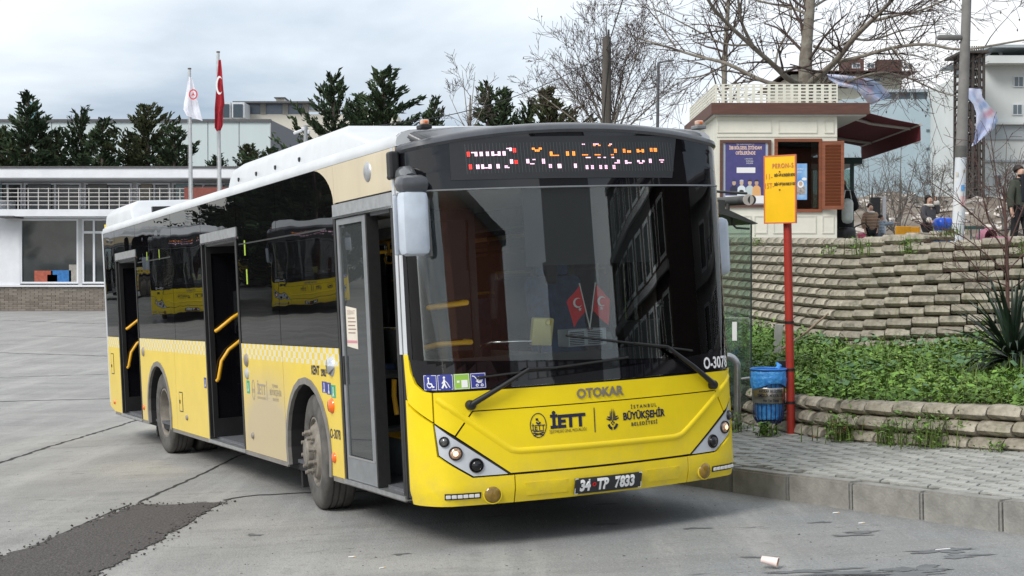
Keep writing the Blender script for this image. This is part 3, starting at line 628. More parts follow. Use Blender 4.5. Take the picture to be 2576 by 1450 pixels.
# the pixels the rolling picture shows lit (x, y, w, h in picture pixels of the display close-up)
LEDS = {'r': [(68,160,34,66),(560,125,38,60),(78,335,34,66),(565,290,40,55)],
 'w': [(115,165,60,16),(150,165,30,60),(202,165,36,60),(268,165,36,60),(328,165,30,60),(350,202,60,20),(396,165,30,60),(446,165,36,60),(492,118,60,22),(524,118,26,46),
       (152,340,40,60),(208,340,30,60),(238,378,50,20),(284,340,34,60),(368,340,38,60),(455,360,36,40),(490,385,20,14),(518,280,36,60),(695,280,36,60),(765,280,36,18),(735,340,50,14),(868,280,38,70),(940,355,38,56),(1040,355,44,60),(1228,355,36,60),
       (1364,378,34,58),(1428,378,36,58),(1528,378,36,58),(1594,378,36,58),(1690,378,40,58),(1755,305,36,30),(1720,340,70,18),(1855,310,34,55),(1880,340,60,16),(2015,310,34,30),(2080,310,34,30),(2035,342,54,20),(2172,290,40,60),(2316,296,70,20),(2334,325,36,24),(1376,262,60,18),(1518,262,40,18),(1592,262,30,18),(1690,262,34,18),(1345,74,40,18),(1480,72,70,18),(1680,72,34,20)],
 'o': [(770,125,34,26),(846,125,36,26),(800,150,56,28),(965,182,32,60),(980,228,90,16),(1150,182,36,60),(1222,182,36,60),(1336,225,74,16),(1486,225,74,16),(1684,225,40,16),(1730,148,36,58),(1842,148,36,56),(1895,172,54,30),(2022,150,36,50),(2050,172,56,16),(2088,150,34,50),(2200,132,40,55),(2255,132,46,55),(1480,92,30,18),(1540,92,30,16),(1664,95,30,14)]}
def ledpos(x, y): return (-.875+(x-70)/2420*1.60), 2.742-(y-70)/380*.19
for key, col, es in (('r', (1, .05, .04), .75), ('w', (1, .60, .78), .72), ('o', (1, .30, .05), .85)):
    d = D2()
    for x, y, w, h in LEDS[key]:
        nx, ny = max(1, round(w/17)), max(1, round(h/17))
        for i in range(nx):
            for j in range(ny):
                u, z = ledpos(x+(i+.5)*w/nx, y+(j+.5)*h/ny); d.rect(u-.0046, z-.0036, u+.0046, z+.0036)
    fdecal('lit_pixels', d, .0035, pm('led_'+key, col, var=0, emit=col, es=es), dp)
d = D2()
for i in range(0, 132):
    u = -.885+i*.01225
    if i % 2 == 0: d.rect(u-.0012, 2.545, u+.0012, 2.752)
for j in range(0, 17): d.rect(-.885, 2.545+j*.0122, .74, 2.547+j*.0122)
fdecal('pixel_grid', d, .0016, pm('led_off', (.10, .11, .115), rough=.5, var=0), dp)
# lettering and marks on the front
fdecal('brand_lettering', D2().text(-.035, 1.006, 'OTOKAR', .088, bold=.0035, sx=.98), .008, pm('brand_chrome', (.30, .27, .22), rough=.35, metal=.6, var=.1), bus)
d = D2(); d.add(ring2d(-.505, .815, .060, .085, .006)); d.text(-.505, .798, 'İETT', .05, bold=.001, sx=.9); d.poly([(-.545, .78), (-.465, .78), (-.47, .772), (-.54, .772)]); d.line([(-.54, .765), (-.47, .747)], .009); d.line([(-.47, .765), (-.54, .747)], .009)
d.rect(-.522, .848, -.505, .864); d.add(ring2d(-.503, .838, .018, .018, .012, 16, math.pi, 2*math.pi)); d.line([(-.51, .855), (-.497, .835)], .004)
d.text(-.288, .825, 'İETT', .118, bold=.006, sx=1.02); d.text(-.288, .762, 'İŞLETMELERİ GENEL MÜDÜRLÜĞÜ', .0285, sx=.62)
d.rect(-.090, .735, -.083, .905)
d.text(.315, .884, 'İSTANBUL', .034, spacing=1.5, bold=.0008); d.text(.315, .822, 'BÜYÜKŞEHİR', .070, bold=.0028, sx=.82); d.text(.315, .764, 'BELEDİYESİ', .034, spacing=1.3, bold=.001)
cx, cz = .055, .815
d.add(ring2d(cx, cz-.018, .045, .058, .019, 16, R(200), R(262))); d.add(ring2d(cx, cz-.018, .045, .058, .019, 16, R(278), R(340)))
for s in (-1, 1):
    d.poly([(cx+s*.022, cz+.002), (cx+s*.05, cz+.008), (cx+s*.048, cz-.0), (cx+s*.022, cz-.012)]); d.poly([(cx+s*.022, cz+.018), (cx+s*.045, cz+.022), (cx+s*.04, cz+.013), (cx+s*.022, cz+.006)])
for o, h in ((-.018, .060), (-.007, .078), (.007, .078), (.018, .060)): d.poly([(cx+o-.004, cz-.01), (cx+o+.004, cz-.01), (cx+o+.0035, cz+h*.6), (cx+o, cz+h), (cx+o-.0035, cz+h*.6)])
for o, z in ((0, -.038), (-.010, -.026), (.010, -.026), (0, -.016)): d.add((ell(cx+o, cz+z, .006, .007, 8), [tuple(range(8))]))
fdecal('lettering', d, .0035, NAVY, bus)
fdecal('fleet_number', D2().text(1.02, 1.140, 'O-3078', .115, bold=.003, sx=.74), .006, WTXT, bus)
pl = fpatch('number_plate', [(-.265, .322), (.255, .322), (.255, .432), (-.265, .432)], .030, .012, pm('plate_black', (.025, .027, .03), rough=.4, var=.1), bus)
d = D2(); 
for a, b, c, e_ in ((-.265, .322, .255, .327), (-.265, .427, .255, .432), (-.265, .327, -.260, .427), (.250, .327, .255, .427)): d.rect(a, b, c, e_)
d.text(-.190, .376, '34', .104, bold=.0055, sx=.76); d.text(-.056, .376, 'TP', .104, bold=.0055, sx=.74); d.text(.118, .376, '7833', .104, bold=.0055, sx=.76)
fdecal('lettering', d, .0315, WTXT, pl)
d = D2(); d.add(ring2d(-.122, .382, .015, .015, .007, 14)); fdecal('seal', d, .0318, MATS['red_cloth'], pl)
# blue signs in the windscreen corner
for i, k_ in enumerate(('wheelchair', 'cane', 'card', 'pram')):
    u0 = -1.295+i*.111; z0 = 1.093; q = fpatch('window_sign', [(u0, z0), (u0+.107, z0), (u0+.107, z0+.105), (u0, z0+.105)], .0045, .002, SIGNB if i != 2 else pm('sign_green', (.28, .50, .06), var=.05), bus)
    c, e_ = u0+.053, z0+.052; d = D2()
    for a, b, w_, h_ in ((u0+.003, z0+.003, .101, .003), (u0+.003, z0+.099, .101, .003), (u0+.003, z0+.003, .003, .099), (u0+.101, z0+.003, .003, .099)): d.rect(a, b, a+w_, b+h_)
    if i == 0:
        d.add((ell(c-.012, e_+.03, .008, .008, 10), [tuple(range(10))])); d.line([(c-.012, e_+.018), (c-.009, e_-.006), (c+.012, e_-.008), (c+.022, e_-.03), (c+.03, e_-.028)], .009); d.add(ring2d(c-.004, e_-.014, .022, .022, .006, 16, R(130), R(340)))
    elif i == 1:
        d.add((ell(c-.006, e_+.033, .008, .008, 10), [tuple(range(10))])); d.line([(c-.006, e_+.018), (c-.006, e_-.006), (c-.02, e_-.035)], .012); d.line([(c-.006, e_-.006), (c+.008, e_-.035)], .009); d.line([(c-.004, e_+.014), (c+.012, e_-.002), (c+.03, e_-.035)], .005); d.line([(c-.006, e_+.014), (c-.02, e_-.005)], .007)
    elif i == 2:
        d.rect(u0+.05, z0+.012, u0+.092, z0+.062); d.rect(u0+.02, z0+.045, u0+.038, z0+.06)
    else:
        d.line([(c-.038, e_+.034), (c-.024, e_+.03), (c+.01, e_-.012)], .006); d.poly([(c-.012, e_+.0), (c+.034, e_+.008), (c+.024, e_-.014), (c+.0, e_-.016)]); d.add((ell(c+.004, e_+.022, .008, .008, 10), [tuple(range(10))])); d.add(ring2d(c-.008, e_-.03, .010, .010, .005, 12)); d.add(ring2d(c+.026, e_-.03, .010, .010, .005, 12)); d.line([(c+.006, e_+.014), (c-.012, e_-.004)], .006)
    fdecal('pictogram', d, .006, WTXT, q)
# wipers
def wiper(piv, elbow, tip0, tip1, zo):
    g = lambda p, o: front(p[0], p[1], o)
    o = MB().tube([g(piv, .035), g(((piv[0]+elbow[0])/2, (piv[1]+elbow[1])/2), .05), g(elbow, .045)], [.022, .017, .012], 8).build('wiper', BLK, bus, smooth=60)
    mid = ((tip0[0]+tip1[0])/2, (tip0[1]+tip1[1])/2)
    MB().tube([g(elbow, .045), g(((elbow[0]+mid[0])/2, (elbow[1]+mid[1])/2), .045), g(mid, .035)], .009, 8).build('arm', BLK, o, smooth=60)
    pts = [(tip0[0]+(tip1[0]-tip0[0])*i/8, tip0[1]+(tip1[1]-tip0[1])*i/8) for i in range(9)]
    MB().tube([g(p, .018) for p in pts], .008, 6).build('blade', RUB, o)
    c = g(piv, .0); MB().lathe([(.034, 0), (.034, .04), (.026, .052), (0, .054)], 16, 'X', c).build('pivot', BLK, o, smooth=50)
wiper((-.975, .985), (-.56, 1.205), (-.92, 1.165), (.20, 1.235), 0)
wiper((.96, .985), (.52, 1.29), (-.27, 1.415), (.77, 1.245), 0)
# mirrors
mi = MB().bbox((-.06, -1.33, 2.215), (.13, .20, .43), .045, rz=.06).build('mirror', pm('mirror_shell', (.52, .58, .66), rough=.4, var=.08), bus, smooth=45)  # white plastic shell; the blue-grey of its shade is put into the colour
MB().bbox((-.075, -1.325, 2.475), (.17, .212, .12), .05, ry=.1).build('cap', DGREY, mi, smooth=45)
MB().tube([(-.10, -1.32, 2.50), (-.2, -1.30, 2.555), (-.35, -1.27, 2.56), (-.50, -1.22, 2.52)], [.055, .055, .06, .06], 10).build('arm', DGREY, mi, smooth=60)
MB().bbox((-.128, -1.345, 2.21), (.01, .20, .40), .004).build('mirror_glass', CHR, mi)
mi = MB().bbox((-.60, 1.36, 2.0), (.12, .20, .44), .045).build('mirror', MATS['mirror_shell'], bus, smooth=45)
MB().tube([(-.60, 1.36, 2.2), (-.56, 1.34, 2.32), (-.5, 1.22, 2.4)], .03, 8).build('arm', DGREY, mi, smooth=60)
MB().bbox((-.47, -1.30, 2.635), (.09, .07, .19), .015).build('side_camera', BLK, bus)
MB().tube([(-.55, -1.30, 2.56), (-.49, -1.30, 2.56)], .02, 8).build('side_camera_arm', BLK, bus)
for s in (-1, 1):
    m = MB().bbox((-.36, s*1.10, 2.885), (.09, .085, .03), .008).build('marker_lamp', BLK if s < 0 else MGREY, bus)
    MB().bbox((-.35, s*1.10, 2.918), (.05, .055, .036), .010).build('lens', pm('marker_lens', (.62, .40, .30), rough=.15, var=.1, coat=.4) if 'marker_lens' not in MATS else MATS['marker_lens'], m); MB().bbox((-.321, s*1.10, 2.918), (.006, .022, .014), .002).build('bulb', ORG, m)
# side fittings
def disc(name, x, z, r, m, h=.012, rx=None):
    return MB().lathe([(r*1.1, -1.268), (r*1.05, -1.274), (r*.8, -1.272-h*.8), (0, -1.272-h)], 20, 'Y', (x, 0, z)).build(name, m, bus, smooth=50)
DUSTY = pm('dusty_fitting', (.25, .22, .19), rough=.5, var=.2)
o = disc('fuel_cap', -2.12, 1.21, .075, CHR, .035); disc('door_button', -4.66, 1.20, .06, DUSTY, .02); disc('door_button', -4.66, 1.075, .052, pm('button_grey', (.4, .41, .4), var=.1), .02); disc('door_button', -9.50, 1.19, .055, DUSTY, .02)
disc('indicator', -2.155, .90, .058, ORG, .03); disc('side_marker', -2.155, .49, .04, ORG, .02)
for x, z in ((-4.55, .50), (-7.26, .51), (-9.62, .50), (-11.6, .47)): disc('side_marker', x, z, .03, DUSTY if x > -9 else ORG, .02)
for x0, z0, w, h_ in ((-7.60, .57, .14, .20), (-11.72, .86, .16, .26)):
    hb = MB().box(x0, x0+w, -1.274, -1.269, z0, z0+h_).build('service_flap', YSIDE, bus); f = MB()
    f.box(x0-.01, x0, -1.2745, -1.2685, z0-.01, z0+h_+.01); f.box(x0+w, x0+w+.01, -1.2745, -1.2685, z0-.01, z0+h_+.01); f.box(x0, x0+w, -1.2745, -1.2685, z0-.01, z0); f.box(x0, x0+w, -1.2745, -1.2685, z0+h_, z0+h_+.01); f.build('edge', BLK, hb)
    MB().box(x0+.02, x0+.045, -1.282, -1.274, z0+.08, z0+.12).build('handle', BLK, hb)
D2().text(-2.545, 1.165, 'KENT', .100, bold=.004, sx=.84).text(-2.325, 1.152, '290LF', .078, bold=.003, sx=.76).put('model_lettering', SIDE, NAVY, bus, 1.2718)
D2().text(-2.105, .675, 'O-3078', .105, bold=.002, sx=.78).put('fleet_number', SIDE, NAVY, bus, 1.2718)
for x0, x1, z0, z1, m in ((-2.385, -2.27, .995, 1.085, SIGNB), (-2.265, -2.16, .985, 1.08, SIGNB), (-2.155, -2.05, .965, 1.065, MATS.get('sign_teal') or pm('sign_teal', (.03, .36, .20), var=.05)), (-6.40, -6.30, .87, .98, SIGNB), (-4.70, -4.60, .89, 1.01, MATS['sign_teal'])):
    q = MB().box(x0, x1, -1.2722, -1.2702, z0, z1).build('side_sign', m, bus); c, e_ = (x0+x1)/2, (z0+z1)/2
    D2().add((ell(c, e_+.027, .009, .009, 8), [tuple(range(8))])).line([(c, e_+.015), (c, e_-.01), (c-.014, e_-.038)], .014).line([(c, e_-.01), (c+.014, e_-.038)], .01).put('pictogram', SIDE, WTXT, q, 1.2728)
d = D2(); d.add(ring2d(-4.47, .93, .05, .095, .010)); d.text(-4.47, .92, 'İETT', .05, sx=.8); d.text(-4.2, .94, 'İETT', .13, bold=.003); d.text(-4.2, .865, 'İŞLETMELERİ GENEL MÜDÜRLÜĞÜ', .03, sx=.62); d.rect(-4.02, .85, -4.012, 1.03); d.text(-3.74, .99, 'İSTANBUL', .04); d.text(-3.74, .93, 'BÜYÜKŞEHİR', .075, sx=.8); d.text(-3.74, .87, 'BELEDİYESİ', .035)
d.put('faded_lettering', SIDE, FADE, bus, 1.2718)
# wheels
def wheel(xc, ys, front_w, steer=0):
    w = empty('wheel', (xc, ys*1.085, .478)); w.parent = bus; w.rotation_euler = (0, 0, steer+(0 if ys < 0 else math.pi))
    prof = [(.285, -.105), (.30, -.128), (.36, -.142), (.42, -.140), (.455, -.130), (.470, -.116), (.478, -.10)]
    for g in (-.06, -.012, .04): prof += [(.478, g-.008), (.466, g-.006), (.466, g+.006), (.478, g+.008)]
    prof += [(.478, .10), (.470, .116), (.45, .132), (.36, .142), (.30, .12)]
    ty = MB().lathe(prof, 56, 'Y').build('tyre', TYRE, w, smooth=32)
    if not front_w: MB().lathe([(r, h+.33) for r, h in prof], 40, 'Y').build('tyre', TYRE, w, smooth=32)
    if front_w:
        rp = [(.292, -.10), (.290, -.122), (.275, -.125), (.262, -.098), (.235, -.108), (.215, -.140), (.19, -.150), (.135, -.150), (.12, -.158), (.115, -.20), (.10, -.212), (0, -.214)]
    else:
        rp = [(.292, -.10), (.290, -.122), (.272, -.124), (.258, -.09), (.245, .02), (.20, .05), (.15, .05), (.14, .0), (.13, -.05), (.10, -.06), (0, -.06)]
    MB().lathe(rp, 40, 'Y').build('rim', RIM, w, smooth=35)
    b = MB(); z0 = -.150 if front_w else .05
    for i in range(10):
        a = 2*math.pi*i/10+.2; x, z = .168*math.cos(a), .168*math.sin(a)
        b.lathe([(.022, z0), (.022, z0-.025), (.017, z0-.028), (.016, z0-.062), (0, z0-.066)], 8, 'Y', (x, 0, z))
    b.build('wheel_nuts', RIM, w, smooth=40)
    if front_w:
        h = MB()
        for i in range(8):
            a = 2*math.pi*(i+.5)/8; h.lathe([(0, -.1235), (.02, -.1235)], 10, 'Y', (.232*math.cos(a), .012, .232*math.sin(a)))
        h.build('rim_holes', BLK, w)
wheel(XF, -1, True, R(-7)); wheel(XF, 1, True, R(-7)); wheel(XR, -1, False); wheel(XR, 1, False)
MB().box(-3.46, -3.40, -1.16, -.86, .12, .50).build('mudflap', RUB, bus)
MB().box(-9.50, -9.44, -1.16, -.70, .14, .50).build('mudflap', RUB, bus)
BUS_LOC = (.6875, 10.386, .1276); BUS_ROT = (R(2.308), R(-1.636), R(-64.994))
bus.location = BUS_LOC; bus.rotation_euler = BUS_ROT
BUSM = Matrix.Translation(BUS_LOC)@Euler(BUS_ROT).to_matrix().to_4x4()
# two small flags on the dashboard
def little_flag(y, lean, turn, label):
    base = (-.42, .135, 1.445)
    t = empty('desk_flag', BUSM@Vector(base), label=label, cat='flag', group='red desk flags behind the windscreen'); t.rotation_euler = (BUSM.to_3x3()@Euler((lean, 0, 0)).to_matrix()).to_euler()
    MB().tube([(0, 0, -.01), (0, 0, .33)], .005, 6).build('stick', pm('flag_stick', (.8, .8, .78), var=0) if 'flag_stick' not in MATS else MATS['flag_stick'], t)
    MB().lathe([(.02, -.016), (.02, -.008), (.006, 0)], 10, 'Z').build('foot', CHR, t)
    s = turn; n = 6; v = []; f = []
    for i in range(n+1):
        for j in range(5):
            q = i/n; w = j/4; v.append((.018*math.sin(q*6+w*2)*q+.006, s*(.006+.13*q), .315-.19*w-.09*q))
    for i in range(n):
        for j in range(4): f.append((i*5+j, (i+1)*5+j, (i+1)*5+j+1, i*5+j+1))
    c = link('cloth', rawmesh('cloth', v, f, True), REDP, t)
    mt = Matrix.Translation((.021, s*.06, .185))@Euler((0, 0, 0)).to_matrix().to_4x4()@basis((0, 0, 0), (0, 1, 0), (0, 0, 1))
    D2().add(crescent2d(0, .015, .036)).add(star2d(.006, -.035, .016)).put('emblem', mt, WTXT, t)
little_flag(0, R(12), -1, 'small red flag with white crescent on the dashboard, left of the pair')
little_flag(0, R(-11), 1, 'small red flag with white crescent on the dashboard, right of the pair')
# ------------------------------------------------------------------ ground, kerb, pavement
def sstep(a, b, x): t = max(0, min(1, (x-a)/(b-a))); return t*t*(3-2*t)
def gz(x, y):
    return .05*(max(-7, min(6, x))+1.58)-.0085*(max(-20, min(24, y))-12.41)+.51*sstep(30, 70, y)
def concrete(name):
    m = pm(name, (.245, .243, .234), rough=.8, scale=.7, col2=(.345, .34, .325), bump=.5, bscale=70, lo=.3, hi=.7); t = m.node_tree; b = t.nodes['Principled BSDF']
    tx = t.nodes.new('ShaderNodeTexCoord'); cur = b.inputs['Base Color'].links[0].from_socket
    def layer(scale, st, rot, lo, hi, col, amt, det=6, mask=None):
        nonlocal cur
        mp = t.nodes.new('ShaderNodeMapping'); mp.inputs['Scale'].default_value = st; mp.inputs['Rotation'].default_value = (0, 0, rot); t.links.new(tx.outputs['Object'], mp.inputs[0])
        n = t.nodes.new('ShaderNodeTexNoise'); n.inputs['Scale'].default_value = scale; n.inputs['Detail'].default_value = det; n.inputs['Roughness'].default_value = .65; t.links.new(mp.outputs[0], n.inputs['Vector'])
        r = t.nodes.new('ShaderNodeMapRange'); r.inputs['From Min'].default_value = lo; r.inputs['From Max'].default_value = hi; r.inputs['To Max'].default_value = amt; t.links.new(n.outputs['Fac'], r.inputs[0]); fac = r.outputs[0]
        if mask:
            q = t.nodes.new('ShaderNodeMath'); q.operation = 'MULTIPLY'; t.links.new(fac, q.inputs[0]); t.links.new(mask, q.inputs[1]); fac = q.outputs[0]
        x = t.nodes.new('ShaderNodeMix'); x.data_type = 'RGBA'; t.links.new(fac, x.inputs['Factor']); t.links.new(cur, x.inputs['A']); x.inputs['B'].default_value = col+(1,); cur = x.outputs['Result']
    sp = t.nodes.new('ShaderNodeSeparateXYZ'); t.links.new(tx.outputs['Object'], sp.inputs[0])
    # the lane beside the kerb is darker, smoother asphalt-grey
    a = t.nodes.new('ShaderNodeMath'); a.operation = 'MULTIPLY_ADD'; a.inputs[1].default_value = .55; t.links.new(sp.outputs[1], a.inputs[0]); t.links.new(sp.outputs[0], a.inputs[2])
    mr = t.nodes.new('ShaderNodeMapRange'); mr.interpolation_type = 'SMOOTHSTEP'; mr.inputs['From Min'].default_value = 4.2; mr.inputs['From Max'].default_value = 6.6; t.links.new(a.outputs[0], mr.inputs[0])
    ly = t.nodes.new('ShaderNodeMapRange'); ly.interpolation_type = 'SMOOTHSTEP'; ly.inputs['From Min'].default_value = 16; ly.inputs['From Max'].default_value = 13; t.links.new(sp.outputs[1], ly.inputs[0])
    mk = t.nodes.new('ShaderNodeMath'); mk.operation = 'MULTIPLY'; t.links.new(mr.outputs[0], mk.inputs[0]); t.links.new(ly.outputs[0], mk.inputs[1])
    layer(.8, (1, 1, 1), 0, .1, .6, (.20, .212, .222), .9, 4, mk.outputs[0])
    layer(1.0, (.18, 2.2, 1), R(38), .50, .68, (.175, .175, .17), .6)          # tyre streaks
    layer(.9, (2.0, .16, 1), R(-12), .48, .68, (.43, .425, .405), .6)           # brushed, washed-out streaks
    layer(30, (1, 1, 1), 0, .54, .70, (.15, .15, .145), .65, 4)                  # grit
    layer(75, (1, 1, 1), 0, .52, .66, (.42, .415, .40), .45, 2)
    layer(4.5, (1, 1, 1), .5, .56, .74, (.17, .168, .16), .55, 9)
    layer(3.2, (.5, 1.5, 1), R(12), .645, .69, (.085, .085, .088), .7, 9)      # oil spots
    layer(.45, (1, 1, 1), 0, .5, .72, (.22, .215, .205), .6, 5)
    t.links.new(cur, b.inputs['Base Color'])
    return m
CON = concrete('worn_concrete')
def grid(name, xs, ys, fz, m, kind='structure', parent=None, smooth=True):
    v = [(x, y, fz(x, y)) for y in ys for x in xs]; k = len(xs)
    f = [(j*k+i, j*k+i+1, (j+1)*k+i+1, (j+1)*k+i) for j in range(len(ys)-1) for i in range(k-1)]
    o = link(name, npmesh(name, v, f, smooth), m, parent)
    if kind: o['kind'] = kind
    return o
gx = [-900, -300, -150, -80, -40, -25]+[-18+.5*i for i in range(57)]+[12, 15, 20, 30, 60, 150, 300, 900]
gy = [-300, -120, -60, -30, -15, -5]+[.5*i for i in range(80)]+[40+2*i for i in range(20)]+[85, 100, 130, 180, 300, 600, 1500]
ground = grid('ground', gx, gy, gz, CON)
# cast joints and cracks (thin sunken tar lines)
TAR = pm('tar_joint', (.035, .034, .034), rough=.9, var=.3, scale=12)
def ribbon(pts, w, m, name, parent, jit=.35, step=.12, dz=.004, seed=1):
    rg = random.Random(seed); out = []
    for a, b in zip(pts, pts[1:]):
        n = max(2, int(math.hypot(b[0]-a[0], b[1]-a[1])/step)); out += [(a[0]+(b[0]-a[0])*i/n, a[1]+(b[1]-a[1])*i/n) for i in range(n)]
    out.append(pts[-1]); v = []
    for i, p in enumerate(out):
        a, b = out[max(0, i-1)], out[min(len(out)-1, i+1)]; t = Vector((b[0]-a[0], b[1]-a[1])).normalized(); n = Vector((-t.y, t.x))
        ww = w*(1+jit*rg.uniform(-1, 1)); o = rg.uniform(-1, 1)*w*jit*1.3
        for s in (-.5, .5):
            x, y = p[0]+n.x*(s*ww+o), p[1]+n.y*(s*ww+o); v.append((x, y, gz(x, y)+dz))
    f = [(2*i, 2*i+2, 2*i+3, 2*i+1) for i in range(len(out)-1)]
    return link(name, rawmesh(name, v, f), m, parent)
for i, (pts, w) in enumerate((([(-6.02, 12), (-6.0, 17.6), (-5.98, 19.3), (-5.86, 21.1), (-5.76, 23.5), (-5.6, 30)], .05), ([(-2.6, 19.5), (-3.11, 17.0), (-3.19, 15.3), (-3.28, 14.3), (-3.35, 13.4)], .03),
     ([(-.6, 13.3), (-1.9, 13.5), (-2.29, 13.53), (-2.57, 13.3)], .055), ([(-2.7, 13.26), (-3.01, 13.12), (-3.33, 13.3)], .018), ([(-16.5, 42.6), (-14.4, 42.1), (-10.9, 40.7), (-7, 39.6)], .09), ([(-10.5, 27.1), (-9.3, 27.3), (-7.45, 27.9), (-5.5, 28.4)], .07),
     ([(-13, 33.0), (-11.4, 33.5), (-9.3, 34.5)], .045), ([(-24, 62), (-20.8, 61), (-15.5, 57.7), (-11, 56)], .08), ([(-3.4, 13.3), (-3.52, 12.1), (-3.57, 11.2), (-3.70, 10.7), (-3.8, 9.2)], .025), ([(-16, 50), (-11, 48.5)], .06))):
    ribbon(pts, w, TAR, 'joint', ground, seed=i)
# asphalt patch with broken edges
def jag(pts, amp, step, seed):
    rg = random.Random(seed); out = []
    for a, b in zip(pts, pts[1:]+pts[:1]):
        n = max(1, int(math.hypot(b[0]-a[0], b[1]-a[1])/step))
        for i in range(n): out.append((a[0]+(b[0]-a[0])*i/n+rg.uniform(-amp, amp), a[1]+(b[1]-a[1])*i/n+rg.uniform(-amp, amp)))
    return out
ASP = pm('patch_asphalt', (.055, .050, .049), rough=.92, scale=55, col2=(.135, .123, .116), bump=1.0, bscale=60, lo=.40, hi=.66)
pts = jag([(-3.33, 13.32), (-3.0, 13.14), (-2.54, 13.17), (-2.60, 12.1), (-2.63, 11.3), (-2.70, 10.4), (-2.76, 9.86), (-2.82, 8.6), (-3.9, 8.6), (-3.72, 10.75), (-3.57, 11.26), (-3.50, 12.14)], .034, .07, 3)
bm = bmesh.new(); bm.faces.new([bm.verts.new((x, y, 0)) for x, y in pts]); bmesh.ops.triangulate(bm, faces=bm.faces[:])
for k in range(8, 14):
    for s in (0, .5): bmesh.ops.bisect_plane(bm, geom=bm.verts[:]+bm.edges[:]+bm.faces[:], plane_co=(0, k+s, 0), plane_no=(0, 1, 0))
for v in bm.verts: v.co.z = gz(v.co.x, v.co.y)+.007
bmesh.ops.recalc_face_normals(bm, faces=bm.faces)
me = bpy.data.meshes.new('asphalt_patch'); bm.to_mesh(me); bm.free(); o = link('asphalt_patch', me, ASP); o['kind'] = 'structure'
if me.polygons[0].normal.z < 0: me.flip_normals()
# loose crumbs round the patch and grit on the concrete
rg = random.Random(8); m = MB()
for i in range(420):
    k = rg.randrange(len(pts)); x, y = pts[k][0]+rg.gauss(0, .06), pts[k][1]+rg.gauss(0, .06); w = rg.uniform(.006, .020); m.cbox((x, y, gz(x, y)+.010), (w, w*rg.uniform(.5, 1), w*.5), rg.uniform(0, 3), rg.uniform(-.5, .5), rg.uniform(-.5, .5))
tag(m.build('asphalt_crumbs', ASP, ground), kind='stuff')
m = MB()
for i in range(900):
    y = 8.6+14*rg.random()**1.6; x = rg.uniform(-.36, .26)*y; w = rg.uniform(.003, .009)
    if x < np.interp(y, [8, 12.2, 16], [3.8, 1.6, -.1]): m.cbox((x, y, gz(x, y)+w*.2), (w*rg.uniform(.8, 2), w, w*.5), rg.uniform(0, 3), 0, rg.uniform(-.4, .4))
tag(m.build('grit', pm('grit_grey', (.19, .18, .17), rough=.9, var=.3, rnd=.6), ground), kind='stuff')
# damp oil stains
WET = pm('oil_stain', (.135, .14, .144), rough=.6, var=.2, scale=5)
def stain(cx, cy, a, b, rot, seed, m=WET):
    rg = random.Random(seed); n = 60; ph = [rg.uniform(0, 6.28) for _ in range(6)]; v = []
    for i in range(n):
        t = 2*math.pi*i/n; r = .85+sum(.30/(k+1)**.5*math.sin((k+2)*t+ph[k]) for k in range(6))+rg.uniform(-.22, .22)
        x, y = a*r*math.cos(t), b*r*math.sin(t); x, y = cx+x*math.cos(rot)-y*math.sin(rot), cy+x*math.sin(rot)+y*math.cos(rot); v.append((x, y, gz(x, y)+.0035))
    v.append((cx, cy, gz(cx, cy)+.0035)); return link('stain', rawmesh('stain', v, [(i, (i+1) % n, n) for i in range(n)]), m, ground)
for i, (px, py, a, b) in enumerate(((2365, 1387, .20, .035), (2305, 1432, .17, .045), (2420, 1400, .13, .03), (2030, 1438, .30, .022), (2110, 1447, .42, .03), (2230, 1448, .35, .05), (2170, 1340, .14, .02), (2060, 1315, .10, .012), (2140, 1348, .12, .016), (1900, 1403, .09, .012), (640, 1347, .07, .02), (1010, 1395, .06, .012), (1250, 1300, .12, .015), (1530, 1320, .14, .02), (1750, 1330, .10, .016), (880, 1262, .12, .018))):
    u, v_ = (px-1288)/FP, -(py-725)/FP; c, s = math.cos(PITCH), math.sin(PITCH); d = (u, c+s*v_, -s+c*v_)
    t = (.05*1.58+.0085*12.41-CAMZ)/(d[2]-.05*d[0]+.0085*d[1]); stain(d[0]*t, d[1]*t, a, b*2.2, .05*i % .4-.2, i+20)

def chaikin(p, n=2):
    for _ in range(n):
        q = [p[0]]
        for a, b in zip(p, p[1:]): q += [(a[0]*.75+b[0]*.25, a[1]*.75+b[1]*.25), (a[0]*.25+b[0]*.75, a[1]*.25+b[1]*.75)]
        p = q+[p[-1]]
    return p
class Path:
    def __init__(s, p):
        s.p = np.array(p, float); d = np.diff(s.p, axis=0); s.l = np.concatenate([[0], np.cumsum(np.hypot(d[:, 0], d[:, 1]))]); s.L = s.l[-1]
    def at(s, t): return Vector((float(np.interp(t, s.l, s.p[:, 0])), float(np.interp(t, s.l, s.p[:, 1])), 0))
    def tan(s, t): return (s.at(min(s.L, t+.06))-s.at(max(0, t-.06))).normalized()
    def near(s, x, y): i = np.argmin((s.p[:, 0]-x)**2+(s.p[:, 1]-y)**2); return s.l[i]
KERB = Path([(12, -5.2), (6.5, 4.22)]+chaikin([(4.6, 7.45), (3.30, 9.65), (2.54, 10.94), (1.78, 12.23), (1.08, 13.55), (.35, 15.2), (-.25, 16.9), (-.9, 19), (-1.6, 22), (-2.6, 26), (-4, 32), (-5.5, 40)], 2))
KH = .205
KST = pm('kerb_concrete', (.20, .195, .18), rough=.85, scale=5, col2=(.30, .295, .275), bump=.35, bscale=40, rnd=.1)
kerb = empty('kerb', kind_ := (0, 0, 0)); kerb['kind'] = 'structure'
t = 2.0; i = 0; rg = random.Random(5)
